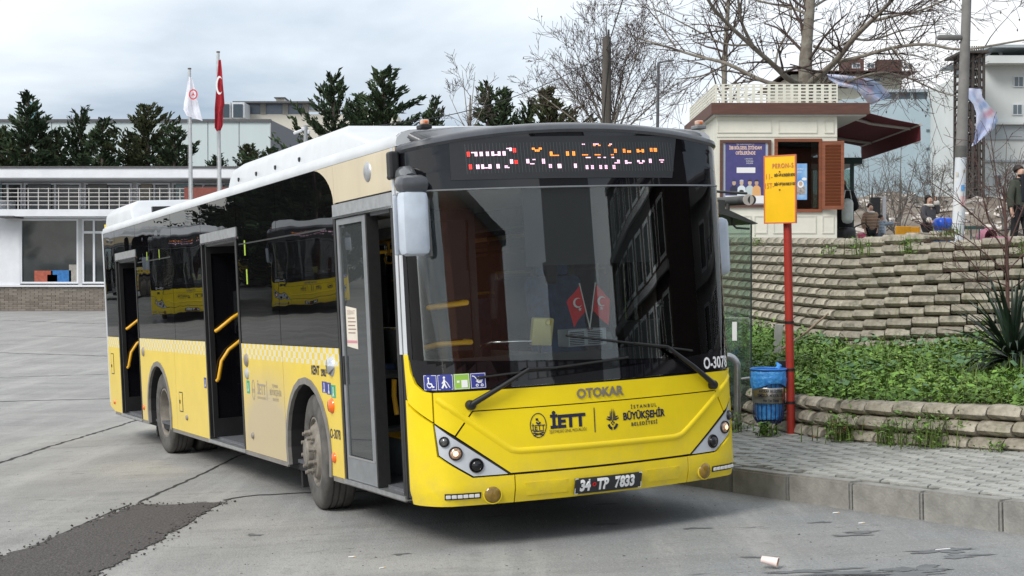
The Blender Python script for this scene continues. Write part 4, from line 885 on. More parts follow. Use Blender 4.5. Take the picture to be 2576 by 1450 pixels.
while t < KERB.L-.8:
    a, b = KERB.at(t), KERB.at(t+.70); d = (b-a).normalized(); n = Vector((d.y, -d.x, 0))
    if n.x < 0: n = -n
    c = (a+b)/2; L = (b-a).length-.016
    if c.y > -2:
        bm = bmesh.new(); bmesh.ops.create_cube(bm, size=1); bmesh.ops.scale(bm, vec=(L, .15, .5), verts=bm.verts); bmesh.ops.bevel(bm, geom=bm.edges[:], offset=.016, segments=2, affect='EDGES')
        for v in bm.verts:
            if v.co.z > .1 and v.co.y < 0 and abs(v.co.x) < L/2-.02 and rg.random() < .25: v.co.z -= rg.uniform(0, .008)
        me = bpy.data.meshes.new('kerb_stone'); bm.to_mesh(me); bm.free()
        o = link('kerb_stone', me, KST, kerb); zc = gz(c.x, c.y)+KH-.25+rg.uniform(-.006, .006)
        o.location = (c.x+n.x*.075, c.y+n.y*.075, zc); sl = math.atan2(gz(b.x, b.y)-gz(a.x, a.y), L); o.rotation_euler = (0, -sl, math.atan2(d.y, d.x))
    t += .70
# planter front wall and big retaining wall paths
PW = Path(chaikin([(1.7, 24), (2.15, 19.5), (2.30, 17.8), (2.48, 16.08), (2.69, 15.03), (2.81, 14.60), (2.95, 14.1), (3.22, 13.62), (3.42, 13.38), (3.8, 12.90), (4.23, 12.42), (5.4, 11.2), (7.5, 9.2), (11, 6)], 1))
UW = Path(chaikin([(-.5, 44), (1.7, 34), (2.8, 29), (3.60, 25.2), (4.02, 22.9), (4.28, 21.4), (4.75, 20.72), (5.4, 20.35), (6.1, 20.1), (6.9, 19.85), (9, 19.2), (13, 18), (20, 16)], 2))
SBEND = UW.near(4.6, 20.9)
MORTAR = pm('bedding_sand', (.11, .105, .095), rough=.95, var=.25, scale=9)
N = 60; v = []; f = []
for i in range(N+1):
    y = 6+i*.42
    # kerb and planter x at this y
    xk = float(np.interp(-y, -KERB.p[:, 1], KERB.p[:, 0])) if False else float(np.interp(y, KERB.p[:, 1], KERB.p[:, 0])); xp = float(np.interp(y, PW.p[::-1, 1], PW.p[::-1, 0]))
    xs = [xk+.12, xk+.12+(max(xk+.5, xp+.25)-xk-.12)*.5, max(xk+.5, xp+.25)]
    v += [(x, y, gz(x, y)+KH-.024) for x in xs]
f = [(i*3+j, i*3+j+1, (i+1)*3+j+1, (i+1)*3+j) for i in range(N) for j in range(2)]
pave = link('pavement', npmesh('pavement', v, f), MORTAR); pave['kind'] = 'structure'
PAV = pm('paver_concrete', (.27, .275, .255), rough=.85, scale=7, col2=(.36, .36, .335), bump=.2, bscale=60, rnd=.17)
def paver_mesh():
    L, Wd, a = .210, .104, .023; g = .0045
    top = [(0, 0), (L*.25, a), (L*.75, -a), (L, 0)]
    p = [(x, y+g) for x, y in top]; q = [(x, y+Wd-g) for x, y in top[::-1]]
    poly = [(min(max(x, g), L-g)-L/2, y-Wd/2) for x, y in p+q]; k = len(poly)
    ins = [(x*.955, y*.93) for x, y in poly]
    v = [(x, y, -.04) for x, y in poly]+[(x, y, -.005) for x, y in poly]+[(x, y, 0) for x, y in ins]
    f = [(i, (i+1) % k, k+(i+1) % k, k+i) for i in range(k)]+[(k+i, k+(i+1) % k, 2*k+(i+1) % k, 2*k+i) for i in range(k)]+[tuple(range(2*k, 3*k))]
    return v, f
pv, pf = paver_mesh(); pme = rawmesh('paver', pv, pf); pme.materials.append(PAV)
ang = R(-33); ca, sa = math.cos(ang), math.sin(ang); cells = []; rg = random.Random(11)
for i in range(-60, 60):
    for j in range(-120, 120):
        lx, ly = i*.212+(j % 2)*.106, j*.106; x, y = 3+lx*ca-ly*sa, 12.5+lx*sa+ly*ca
        if not (6.5 < y < 22): continue
        xk = float(np.interp(y, KERB.p[:, 1], KERB.p[:, 0]))
        tk = KERB.tan(KERB.near(x, y)); nk = abs(tk.y)
        xp = float(np.interp(y, PW.p[::-1, 1], PW.p[::-1, 0]))
        if (x-xk)*nk > .20 and x < xp+.14 and x/y < .40: cells.append((x, y))
cells.sort(key=lambda c: (not (c[0]/c[1] < .352 and c[1] > 9.4), c[0]**2+c[1]**2))
slope = (-math.atan(.0085), -math.atan(.05))
sv = []; sf = []
for n_, (x, y) in enumerate(cells):
    m = Matrix.Translation((x, y, gz(x, y)+KH-.006+rg.uniform(-.004, .004)))@Euler((slope[0]+rg.uniform(-.02, .02), slope[1]+rg.uniform(-.02, .02), 0)).to_matrix().to_4x4()@Matrix.Rotation(ang+rg.uniform(-.012, .012)+(math.pi if rg.random() < .5 else 0), 4, 'Z')
    if n_ < 300:
        o = link('paver', pme, None, pave); o.matrix_world = m; o.matrix_local = m
    else:
        b0 = len(sv); sv += [m@Vector(p) for p in pv]; sf += [tuple(b0+i for i in q) for q in pf]
if sv: tag(link('small_pavers', rawmesh('small_pavers', sv, sf), PAV, pave), kind='stuff')
# ------------------------------------------------------------------ log-block walls
BLKM = pm('wall_block_concrete', (.235, .21, .165), rough=.88, scale=6, col2=(.41, .375, .305), bump=.45, bscale=30, rnd=.16, lo=.36, hi=.62)
def moss(m):
    t = m.node_tree; b = t.nodes['Principled BSDF']; cur = b.inputs['Base Color'].links[0].from_socket
    tx = t.nodes.new('ShaderNodeTexCoord'); mp = t.nodes.new('ShaderNodeMapping'); t.links.new(tx.outputs['Object'], mp.inputs[0]); oi = t.nodes.new('ShaderNodeObjectInfo'); t.links.new(oi.outputs['Location'], mp.inputs['Location'])
    for sc, lo, hi, col, am in ((9, .52, .70, (.10, .10, .075), .75), (22, .55, .72, (.07, .065, .05), .6), (4, .58, .75, (.16, .17, .07), .45)):
        n = t.nodes.new('ShaderNodeTexNoise'); n.inputs['Scale'].default_value = sc; n.inputs['Detail'].default_value = 6; t.links.new(mp.outputs[0], n.inputs['Vector'])
        r = t.nodes.new('ShaderNodeMapRange'); r.inputs['From Min'].default_value = lo; r.inputs['From Max'].default_value = hi; r.inputs['To Max'].default_value = am; t.links.new(n.outputs['Fac'], r.inputs[0])
        x = t.nodes.new('ShaderNodeMix'); x.data_type = 'RGBA'; t.links.new(r.outputs[0], x.inputs['Factor']); t.links.new(cur, x.inputs['A']); x.inputs['B'].default_value = col+(1,); cur = x.outputs['Result']
    t.links.new(cur, b.inputs['Base Color'])
moss(BLKM)
def log_mesh(L, H, seed):
    rg = random.Random(seed)
    prof = [(.11, .004), (.0, .006), (-.050, .030), (-.078, .056), (-.068, .096), (-.036, .128), (.004, .141), (.11, .141)]
    prof = [(y, z*H/.145) for y, z in prof]; k = len(prof); v = []
    ends = [(-L/2+.002, .90), (-L/2+.016, 1.0), (L/2-.016, 1.0), (L/2-.002, .90)]
    for x, s in ends:
        for y, z in prof: v.append((x, (y-.02)*s+.02+rg.uniform(-.002, .002), (z-.07)*s+.07+rg.uniform(-.002, .002)))
    f = [(e*k+i, e*k+(i+1) % k, (e+1)*k+(i+1) % k, (e+1)*k+i) for e in range(3) for i in range(k-1)]+[tuple(range(k)), tuple(range(3*k, 4*k))[::-1]]
    me = rawmesh('block', v, f)
    bm = bmesh.new(); bm.from_mesh(me); bmesh.ops.recalc_face_normals(bm, faces=bm.faces); bm.to_mesh(me); bm.free()
    me.polygons.foreach_set('use_smooth', [True]*len(me.polygons)); me.set_sharp_from_angle(angle=R(34)); me.materials.append(BLKM); return me
def block_wall(root, path, zf, H, rows, s0, s1, lean, Lb, seed, skip=None, top=None):
    rg = random.Random(seed); meshes = [log_mesh(Lb, H, k) for k in range(4)]; items = []
    for r in range(rows):
        s = s0+rg.uniform(0, Lb)
        while s < s1-Lb:
            l = Lb*rg.choice((1, 1, 1, .97, 1.04)); gap = .014; tq = path.tan(s); pq = path.at(s).normalized()
            if abs(tq.dot(pq)) > .80: l *= .80; gap = .075
            a, b = path.at(s), path.at(s+l); d = (b-a).normalized(); n = Vector((d.y, -d.x, 0))     # n points towards the viewer side
            if n.y > 0 and abs(n.y) > abs(n.x): n = -n
            if abs(n.x) >= abs(n.y) and n.x > 0: n = -n
            c = (a+b)/2-n*(lean*r); z = zf(c.x, c.y, s+l/2)+r*H
            if not (skip and skip(c, r)): items.append((c, d, z+rg.uniform(-.003, .003), l, rg.uniform(-.012, .012), r))
            s += l+gap
    items.sort(key=lambda q: (not (-.05 < q[0].x/q[0].y < .36), q[0].y)); sv = []; sf = []
    for k, (c, d, z, l, tw, r) in enumerate(items):
        x = d if (d.x > 0) else -d
        m = Matrix.Translation((c.x, c.y, z))@Matrix.Rotation(math.atan2(x.y, x.x)+tw, 4, 'Z')@Matrix.Rotation(rg.uniform(-.01, .01), 4, 'Y')@Matrix.Diagonal((l/Lb, 1, 1, 1))
        me = meshes[k % 4]
        if k < 300:
            o = link('block', me, None, root); o.matrix_local = root.matrix_local.inverted()@m
        else:
            b0 = len(sv); sv += [m@p.co for p in me.vertices]; sf += [tuple(b0+i for i in q.vertices) for q in me.polygons]
    if sv: tag(link('hidden_blocks', rawmesh('hidden_blocks', sv, sf), BLKM, root), kind='stuff')
def uwz(x, y, s):
    d = s-SBEND; return .715+(.062*d if d > 0 else -.026*d)
UROWS = 12
uw = empty('retaining_wall', label='tall curved retaining wall of stacked grey log blocks under the kiosk terrace', cat='wall')
block_wall(uw, UW, uwz, .145, UROWS, UW.near(1.7, 34), UW.near(9, 19.2), .034, .335, 3, skip=lambda c, r: (r == UROWS-1 and c.x > 5.95))
pwz = lambda x, y, s: gz(x, y)+KH-.045
pw = empty('planter_wall', label='low three-course wall of grey log blocks along the pavement', cat='wall')
block_wall(pw, PW, pwz, .135, 3, 2.0, PW.near(7.5, 9.2), .03, .30, 9)
# earth behind the walls
SOIL = pm('dark_soil', (.045, .036, .026), rough=.95, scale=5, col2=(.085, .068, .05), bump=.5, bscale=20)
def off(path, s, o):
    d = path.tan(s); n = Vector((d.y, -d.x, 0))
    if n.y > 0 and abs(n.y) > abs(n.x): n = -n
    if abs(n.x) >= abs(n.y) and n.x > 0: n = -n
    return path.at(s)-n*o
NS = 70; v = []; f = []; K = 12; PSURF = []
su0, su1 = UW.near(1.7, 34), UW.near(9, 19.2); sp0, sp1 = 0, PW.near(7.5, 9.2)
for i in range(NS+1):
    a = off(PW, sp0+(sp1-sp0)*i/NS, .10); b = off(UW, su0+(su1-su0)*i/NS, .12)
    za = gz(a.x, a.y)+KH+.30; zb = uwz(b.x, b.y, su0+(su1-su0)*i/NS)+.13
    v.append((a.x, a.y, za-.6))
    for j in range(K+1):
        q = j/K; p = a.lerp(b, q); v.append((p.x, p.y, za+(zb-za)*q+.03*math.sin(p.x*5+p.y*3)))
kk = K+2
f = [(i*kk+j, i*kk+j+1, (i+1)*kk+j+1, (i+1)*kk+j) for i in range(NS) for j in range(kk-1)]
pb = link('planter_soil', npmesh('planter_soil', v, f), SOIL); pb['kind'] = 'structure'
PV = np.array(v).reshape(NS+1, kk, 3)[:, 1:, :]
def planter_pt(i, j):      # fractional grid position
    i0, j0 = min(NS-1, int(i)), min(K-1, int(j)); a, b = i-i0, j-j0
    return (PV[i0, j0]*(1-a)+PV[i0+1, j0]*a)*(1-b)+(PV[i0, j0+1]*(1-a)+PV[i0+1, j0+1]*a)*b
# terrace behind the tall wall
TZ = 2.30
v = []; 
for i in range(NS+1):
    s = su0+(su1-su0)*i/NS; a0 = off(UW, s, .14); a1 = off(UW, s, .14+.034*11); zt = uwz(0, 0, s)
    v += [(a0.x, a0.y, zt-.6), (a1.x, a1.y, zt+.145*10.6), (a1.x+.25, a1.y+.35, max(TZ, zt+.145*10.9-.10)), (a1.x+.9, a1.y+1.2, TZ), (max(30, a1.x+20), 44+i*.0, TZ) if True else 0]
f = [(i*5+j, i*5+j+1, (i+1)*5+j+1, (i+1)*5+j) for i in range(NS) for j in range(4)]
PAVT = pm('terrace_paving', (.24, .23, .215), rough=.9, var=.18, scale=2)
eb = link('earth_bank', npmesh('earth_bank', v, [q for q in f if q[0] % 5 < 2]), SOIL); eb['kind'] = 'structure'
front_edge = [v[i*5+3] for i in range(NS+1)]; te = MB().add(v, [q for q in f if q[0] % 5 == 2]); poly = front_edge+[(44, front_edge[-1][1], TZ), (44, 48, TZ), (front_edge[0][0]-3, 48, TZ)]; te.add(poly, [tuple(range(len(poly)))])
o = te.build('terrace', PAVT); o['kind'] = 'structure'
# ------------------------------------------------------------------ vegetation in the planter
LEAF = pm('weed_leaf', (.08, .175, .026), rough=.6, scale=1.1, col2=(.165, .275, .05), rnd=.45, spec=.3)
LEAF2 = pm('mallow_leaf', (.065, .15, .06), rough=.55, scale=3, col2=(.12, .21, .10), rnd=.3, spec=.35)
GRS = pm('grass_blade', (.10, .15, .03), rough=.6, var=.3, scale=3, rnd=.4, spec=.3)
def leaf_cloud(P, size, up, seed, aspect=.45, droop=.3):
    """one folded 2-quad leaf per point"""
    rs = np.random.RandomState(seed); n = len(P); az = rs.uniform(0, 2*np.pi, n); el = rs.uniform(-droop, up, n)
    d = np.stack([np.cos(az)*np.cos(el), np.sin(az)*np.cos(el), np.sin(el)], 1); s = np.stack([-np.sin(az), np.cos(az), np.zeros(n)], 1)
    tilt = rs.uniform(-.6, .6, n)[:, None]; u = np.cross(s, d); s = s*np.cos(tilt)+u*np.sin(tilt)
    L = (size*rs.uniform(.4, 1.5, n))[:, None]; w = L*aspect
    a = P; b = P+d*L*.5+s*w*.5+u*w*.12; c = P+d*L-np.array([0, 0, 1])*L*.18; e = P+d*L*.5-s*w*.5+u*w*.12; m_ = P+d*L*.5
    v = np.stack([a, b, c, e, m_], 1).reshape(-1, 3); k = np.arange(n)[:, None]*5
    f = np.concatenate([k+np.array([[0, 4, 1]]), k+np.array([[1, 4, 2]]), k+np.array([[0, 3, 4]]), k+np.array([[3, 2, 4]])])
    return v, f
def planter_points(n, seed, jlo=0, jhi=12):
    rs = np.random.RandomState(seed); I = rs.uniform(0, NS, n); J = jlo+(jhi-jlo)*rs.uniform(0, 1, n)
    P = np.array([planter_pt(a, b) for a, b in zip(I, J)]); return P
P = planter_points(26000, 1); P = P[(P[:, 0]/P[:, 1] < .37) & (P[:, 0]/P[:, 1] > .10) & (P[:, 1] > 11.4)]
hn = lambda p: .5+.5*np.sin(p[:, 0]*3.1+1.3*np.sin(p[:, 1]*2.3))*np.sin(p[:, 1]*2.7+1.7*np.sin(p[:, 0]*1.9))
H = .05+.19*hn(P)**1.2*np.random.RandomState(2).uniform(.4, 1, len(P))
rs = np.random.RandomState(3); Q = []
for k in range(4):
    q = P.copy(); q[:, 2] += H*rs.uniform(.1, 1.15, len(P)); q[:, :2] += rs.normal(0, .05, (len(P), 2)); Q.append(q)
Q = np.concatenate(Q); sel = rs.uniform(0, 1, len(Q)) < .85
v, f = leaf_cloud(Q[sel], .074, .9, 4, .48)
tag(link('weeds', npmesh('weeds', v, f), LEAF), kind='stuff')
Y1 = Q[(rs.uniform(0, 1, len(Q)) < .22) & (hn(Q*1.7+2) > .55)]+np.array([0, 0, .03]); v, f = leaf_cloud(Y1, .05, 1.0, 14, .35)
tag(link('pale_weeds', npmesh('pale_weeds', v, f), pm('weed_yellow_green', (.12, .19, .03), rough=.6, scale=2, col2=(.20, .26, .05), rnd=.4, spec=.3)), kind='stuff')
M1 = planter_points(2600, 8); M1 = M1[(M1[:, 0]/M1[:, 1] < .37) & (M1[:, 0]/M1[:, 1] > .13)]
M1 = M1[hn(M1+.8) > .62]; q = np.repeat(M1, 3, 0); q += rs.normal(0, .07, q.shape)*np.array([1, 1, .3]); q[:, 2] += .15+.13*rs.uniform(0, 1, len(q))
v, f = leaf_cloud(q, .078, .5, 9, .95, .5)
tag(link('mallow_leaves', npmesh('mallow_leaves', v, f), LEAF2), kind='stuff')
def blades(P, h, seed, w=.006, lean=.5):
    rs = np.random.RandomState(seed); n = len(P); az = rs.uniform(0, 2*np.pi, n); hh = h*rs.uniform(.5, 1.3, n); ln = hh*lean*rs.uniform(.2, 1.2, n)
    d = np.stack([np.cos(az), np.sin(az)], 1); s = np.stack([-d[:, 1], d[:, 0], np.zeros(n)], 1)*w
    m1 = P.copy(); m1[:, :2] += d*(ln*.35)[:, None]; m1[:, 2] += hh*.6; t = P.copy(); t[:, :2] += d*ln[:, None]; t[:, 2] += hh*.95
    v = np.stack([P-s, P+s, m1+s*.7, m1-s*.7, t], 1).reshape(-1, 3); k = np.arange(n)[:, None]*5
    return v, np.concatenate([k+np.array([[0, 1, 2]]), k+np.array([[0, 2, 3]]), k+np.array([[3, 2, 4]])])
T1 = planter_points(420, 31); T1 = T1[(T1[:, 0]/T1[:, 1] < .36) & ((T1[:, 0] < 3.9) | (hn(T1*1.3+1) > .72))]; q = np.repeat(T1, 26, 0); q[:, :2] += rs.normal(0, .05, (len(q), 2)); q[:, 2] += rs.uniform(.08, .40, len(q)); v, f = leaf_cloud(q, .085, 1.0, 33, .30); tag(link('tall_weeds', npmesh('tall_weeds', v, f), LEAF), kind='stuff')
G1 = planter_points(6500, 12); G1 = G1[(G1[:, 0]/G1[:, 1] < .37) & (G1[:, 0]/G1[:, 1] > .10)]
v, f = blades(G1, .26, 5); tag(link('grass', npmesh('grass', v, f), GRS), kind='stuff')
# tufts that grow out of the walls and along the pavement edge
def tuft(name, c, r, h, n, seed, label, leafy=True, dry=False):
    rs = np.random.RandomState(seed); P = np.array(c)+rs.normal(0, 1, (n, 3))*np.array([r, r*.6, 0]); t = empty(name, c, label=label, cat='weed', group='weeds growing from the walls and paving')
    v, f = blades(P-np.array(c), h, seed+1); link('blades', npmesh('blades', v, f), GRS, t)
    if leafy:
        q = np.repeat(P-np.array(c), 5, 0); q[:, 2] += h*rs.uniform(.05, .95, len(q)); q += rs.normal(0, .03, q.shape); v, f = leaf_cloud(q, .05, .8, seed+2, .4); link('leaves', npmesh('leaves', v, f), LEAF, t)
        if dry:
            q = (P-np.array(c))[:n//3]; q = np.repeat(q, 3, 0); q[:, 2] += h*rs.uniform(.1, .7, len(q)); v, f = leaf_cloud(q, .05, .8, seed+3, .35); link('dry_leaves', npmesh('dry_leaves', v, f), pm('dry_leaf', (.17, .085, .04), rough=.8, var=.3), t)
    return t
def pz(x, y): return gz(x, y)+KH
for i, (x, y, r, h, n, lb, dry) in enumerate(((3.02, 13.78, .16, .25, 60, 'bushy weed with brown dead stems where the planter wall bends', True), (3.62, 12.95, .20, .30, 90, 'broad green weed clump hiding the lowest course of the planter wall', False), (3.32, 13.30, .05, .20, 22, 'slim weed between two bigger clumps at the planter wall foot', False),
    (2.45, 14.45, .06, .12, 26, 'yellowish grass tuft under the litter bin', False), (4.02, 12.45, .06, .05, 16, 'low grass sprig on the paving beside the planter wall end', False), (2.25, 15.0, .08, .18, 26, 'weed beside the steel hoop post', False))):
    tuft('weed_clump', (x, y, pz(x, y)), r, h, n, 40+5*i, lb, True, dry)
for i, (px, py, y, h, n, lb) in enumerate(((2290, 640, 20.1, .22, 22, 'weed sprouting from the second course of the retaining wall'), (2160, 642, 20.5, .26, 22, 'leafy weed hanging at the retaining wall bend'), (2088, 640, 20.9, .12, 12, 'yellow-green sprout on the retaining wall left of the bend'), (2400, 592, 19.9, .16, 34, 'bright green grass on top of the retaining wall'), (2380, 596, 19.9, .20, 16, 'tall yellow stalks in the step of the retaining wall top'), (1900, 615, 24.0, .1, 12, 'small yellow moss tuft on the retaining wall behind the glass'), (2570, 640, 19.6, .2, 16, 'yellow-green sprout at the far right of the retaining wall'))):
    p = at(px, py, y-.12); tuft('wall_weed', p, .07, h, n, 140+5*i, lb, i not in (3, 4))
# yucca
def yucca():
    c = at(2548, 930, 15.9); t = empty('yucca', c, label='dark green spiky yucca with drooping lower leaves in the planter', cat='plant'); rg = random.Random(4)
    YM = pm('yucca_leaf', (.022, .042, .024), rough=.5, var=.35, scale=4, rnd=.5); YM2 = pm('yucca_old_leaf', (.085, .115, .075), rough=.55, var=.25, scale=4, rnd=.3)
    def leaf(az, el, L, w, bend, m):
        v = []; n = 7
        for i in range(n+1):
            q = i/n; e = el-bend*q*q; 
            if i == 0: p = Vector((0, 0, .10))
            else: p = p+Vector((math.cos(az)*math.cos(e), math.sin(az)*math.cos(e), math.sin(e)))*(L/n)
            ww = w*(1-q**2.2)*(.55+.45*min(1, q*4)); s = Vector((-math.sin(az), math.cos(az), 0))*ww; up = Vector((0, 0, ww*.35)); v += [p-s+up, p, p+s+up]
        f = [(i*3+j, i*3+j+1, (i+1)*3+j+1, (i+1)*3+j) for i in range(n) for j in range(2)]
        link('leaf', rawmesh('leaf', v, f, True), m, t)
    for i in range(130):
        q = i/130; el = R(85)-R(80)*q**.9+rg.uniform(-.15, .15); leaf(rg.uniform(0, 6.28), el, rg.uniform(.72, 1.08), .024, rg.uniform(.1, .5)+.6*q, YM)
    for i in range(42): leaf(rg.uniform(0, 6.28), R(8)+rg.uniform(-.3, .25), rg.uniform(.62, .92), rg.uniform(.026, .04), rg.uniform(1.0, 1.7), YM2 if rg.random() < .55 else YM)
    MB().tube([(0, 0, -.1), (0, 0, .35)], [.07, .04], 8).build('stem', SOIL, t)
yucca()
# ------------------------------------------------------------------ platform sign
SIGNY = pm('sign_yellow', (.90, .53, .008), rough=.4, var=.05, scale=4); SRED = pm('sign_red', (.36, .028, .017), rough=.45, var=.12, scale=6)
def platform_sign():
    b = at(1990.5, 1093.5, 14.6); gzz = pz(b.x, b.y); top = at(1975, 480, 14.6)
    t = empty('platform_sign', (b.x, b.y, gzz), label='yellow platform sign board on a leaning red post beside the litter bin', cat='sign')
    m = basis((0, 0, 0), (1, 0, 0), (0, 1, 0)); lean = -.022
    tl = lambda x, y, z: (x+lean*z*.9, y, z)
    MB().tube([(0, 0, -.05), tl(0, 0, 2.55)], .040, 14).build('post', SRED, t, smooth=60)
    for z in (.62, 1.08, .30): MB().tube([tl(0, 0, z-.012), tl(0, 0, z+.012)], .046, 14).build('clamp', BLK, t, smooth=60)
    # board seen obliquely: it faces along the kerb
    ax = Vector((.62, -.78, 0)).normalized() if False else Vector((.78, -.62, 0)).normalized()
    o = Vector(tl(-.035, -.0, 2.045)); up = Vector((-.018, 0, 1)); q = basis(o+up*.325+Vector((-.62, -.78, 0))*.062+Vector((.0, .0, 0)), ax, up); wd, hg = .168, .325
    bd = MB().box(-wd, wd, -hg, hg, -.008, .008, q).build('board', SIGNY, t)
    e = MB()
    for a in ((-wd-.006, -wd+.006, -hg-.006, hg+.006), (wd-.006, wd+.006, -hg-.006, hg+.006), (-wd+.006, wd-.006, hg-.006, hg+.006), (-wd+.006, wd-.006, -hg-.006, -hg+.006)): e.box(a[0], a[1], a[2], a[3], -.010, .0115, q)
    e.build('edge', pm('sign_edge', (.60, .16, .07), rough=.5, var=.1), t)
    D2().text(.035, .225, 'PERON-5', .062, bold=.0016, spacing=1.2, sx=.80).text(-.118, .125, '11-', .075, sx=.85).text(-.115, .035, '15T-', .072, sx=.78).put('lettering', q, pm('sign_orange_print', (.52, .17, .06), var=0), bd, .0125)
    d = D2().text(.055, .135, 'EMİNÖNÜ ALTINŞEHİR METRO', .036, bold=.0022, sx=.44).text(.055, .048, 'EMİNÖNÜ ŞAN PARK GÖKSU', .036, bold=.0022, sx=.47); d.put('lettering', q, pm('sign_brown_print', (.12, .075, .012), var=0), bd, .0125)
    for z in (.17, -.005): MB().lathe([(.008, .0125), (.007, .016), (0, .016)], 8, 'Z', mtx=q@Matrix.Translation((.0, z, 0))).build('bolt', pm('rusty_bolt', (.10, .04, .02), rough=.8), bd)
platform_sign()
# ------------------------------------------------------------------ litter bin
def litter_bin():
    x, y = 2.50, 14.62; t = empty('litter_bin', (x, y, pz(x, y)), label='slatted litter bin lined with a bright blue bag on the pavement', cat='litter bin')
    NB = pm('bin_navy', (.012, .018, .09), rough=.4, var=.15); BAG = pm('blue_bag', (.03, .24, .72), rough=.32, scale=22, col2=(.10, .42, .88), bump=1.0, bscale=24)
    for i in range(20):
        a = 2*math.pi*i/20; c, s = math.cos(a), math.sin(a); r = .148
        MB().tube([(c*r*.80, s*r*.80, .125), (c*r*.97, s*r*.97, .165), (c*r, s*r, .24), (c*r*1.02, s*r*1.02, .60)], .0060, 4).build('slat', NB, t)
    MB().lathe([(.118, .112), (.125, .125), (.118, .135), (0, .135)], 24).build('base_ring', NB, t, smooth=40)
    rg = random.Random(3); v = []; f = []; nA, nB = 40, 9
    for i in range(nA):
        a = 2*math.pi*i/nA
        for j in range(nB):
            q = j/(nB-1); rr = (.165+.010*math.sin(q*3.1)+rg.uniform(-.005, .005))*(1-.05*(q < .1)); z = .63-(.155+.03*math.sin(a*2+1))*q; v.append((rr*math.cos(a), rr*math.sin(a), z))
    f = [(i*nB+j, ((i+1) % nA)*nB+j, ((i+1) % nA)*nB+j+1, i*nB+j+1) for i in range(nA) for j in range(nB-1)]
    link('bag_skirt', rawmesh('bag_skirt', v, f, True), BAG, t)
    MB().lathe([(.17+.011*math.cos(k*math.pi/4), .635+.011*math.sin(k*math.pi/4)) for k in range(9)], 32).build('rim', pm('bin_rim_blue', (.02, .17, .55), rough=.4), t, smooth=60)
    MB().lathe([(.168, .625), (.15, .60), (.06, .585), (0, .60)], 28).build('bag_mouth', BAG, t, smooth=60)
    MB().lathe([(.134, .60), (.131, .25), (.115, .15), (.0, .14)], 28).build('bag_body', BAG, t, smooth=60)
    MB().tube([(.08, -.02, .63), (.10, .0, .665), (.085, .02, .69), (.12, .04, .66)], [.03, .02, .012, .02], 7).build('bag_knot', BAG, t, smooth=60)
    MB().lathe([(.157, .31), (.160, .315), (.160, .455), (.157, .46)], 36).build('steel_band', pm('bin_steel', (.42, .40, .35), rough=.28, metal=1, var=.25, scale=6), t, smooth=60)
    for k, (s, z, sz) in enumerate((('AVCILAR BELEDİYESİ', .428, .036), ('TEMİZLİK MÜDÜRLÜĞÜ', .385, .036), ('Her Yer Temiz', .338, .036))):
        vv, ff = text2d(s, sz, bold=.0008, sx=.72); me = rawmesh('lettering', [(.1612*math.sin(a/.16), -.1612*math.cos(a/.16), z+b) for a, b in vv], ff); link('lettering', me, NAVY, t)
    MB().tube([(-.06, -.03, 0), (-.06, -.03, .13)], .028, 10).build('leg', BLK, t, smooth=60); MB().tube([(.07, -.02, 0), (.07, -.02, .13)], .010, 8).build('leg', BLK, t, smooth=60); MB().tube([(.0, .08, 0), (.0, .08, .13)], .012, 8).build('leg', BLK, t, smooth=60)
    for z in (.30, .56, .20): MB().tube([(.14, 0, z), (.24, -.03, z)], .006, 6).build('bracket', BLK, t)
    MB().bbox((.155, .13, .66), (.10, .04, .10), .008).build('ashtray_box', BLK, t)
litter_bin()
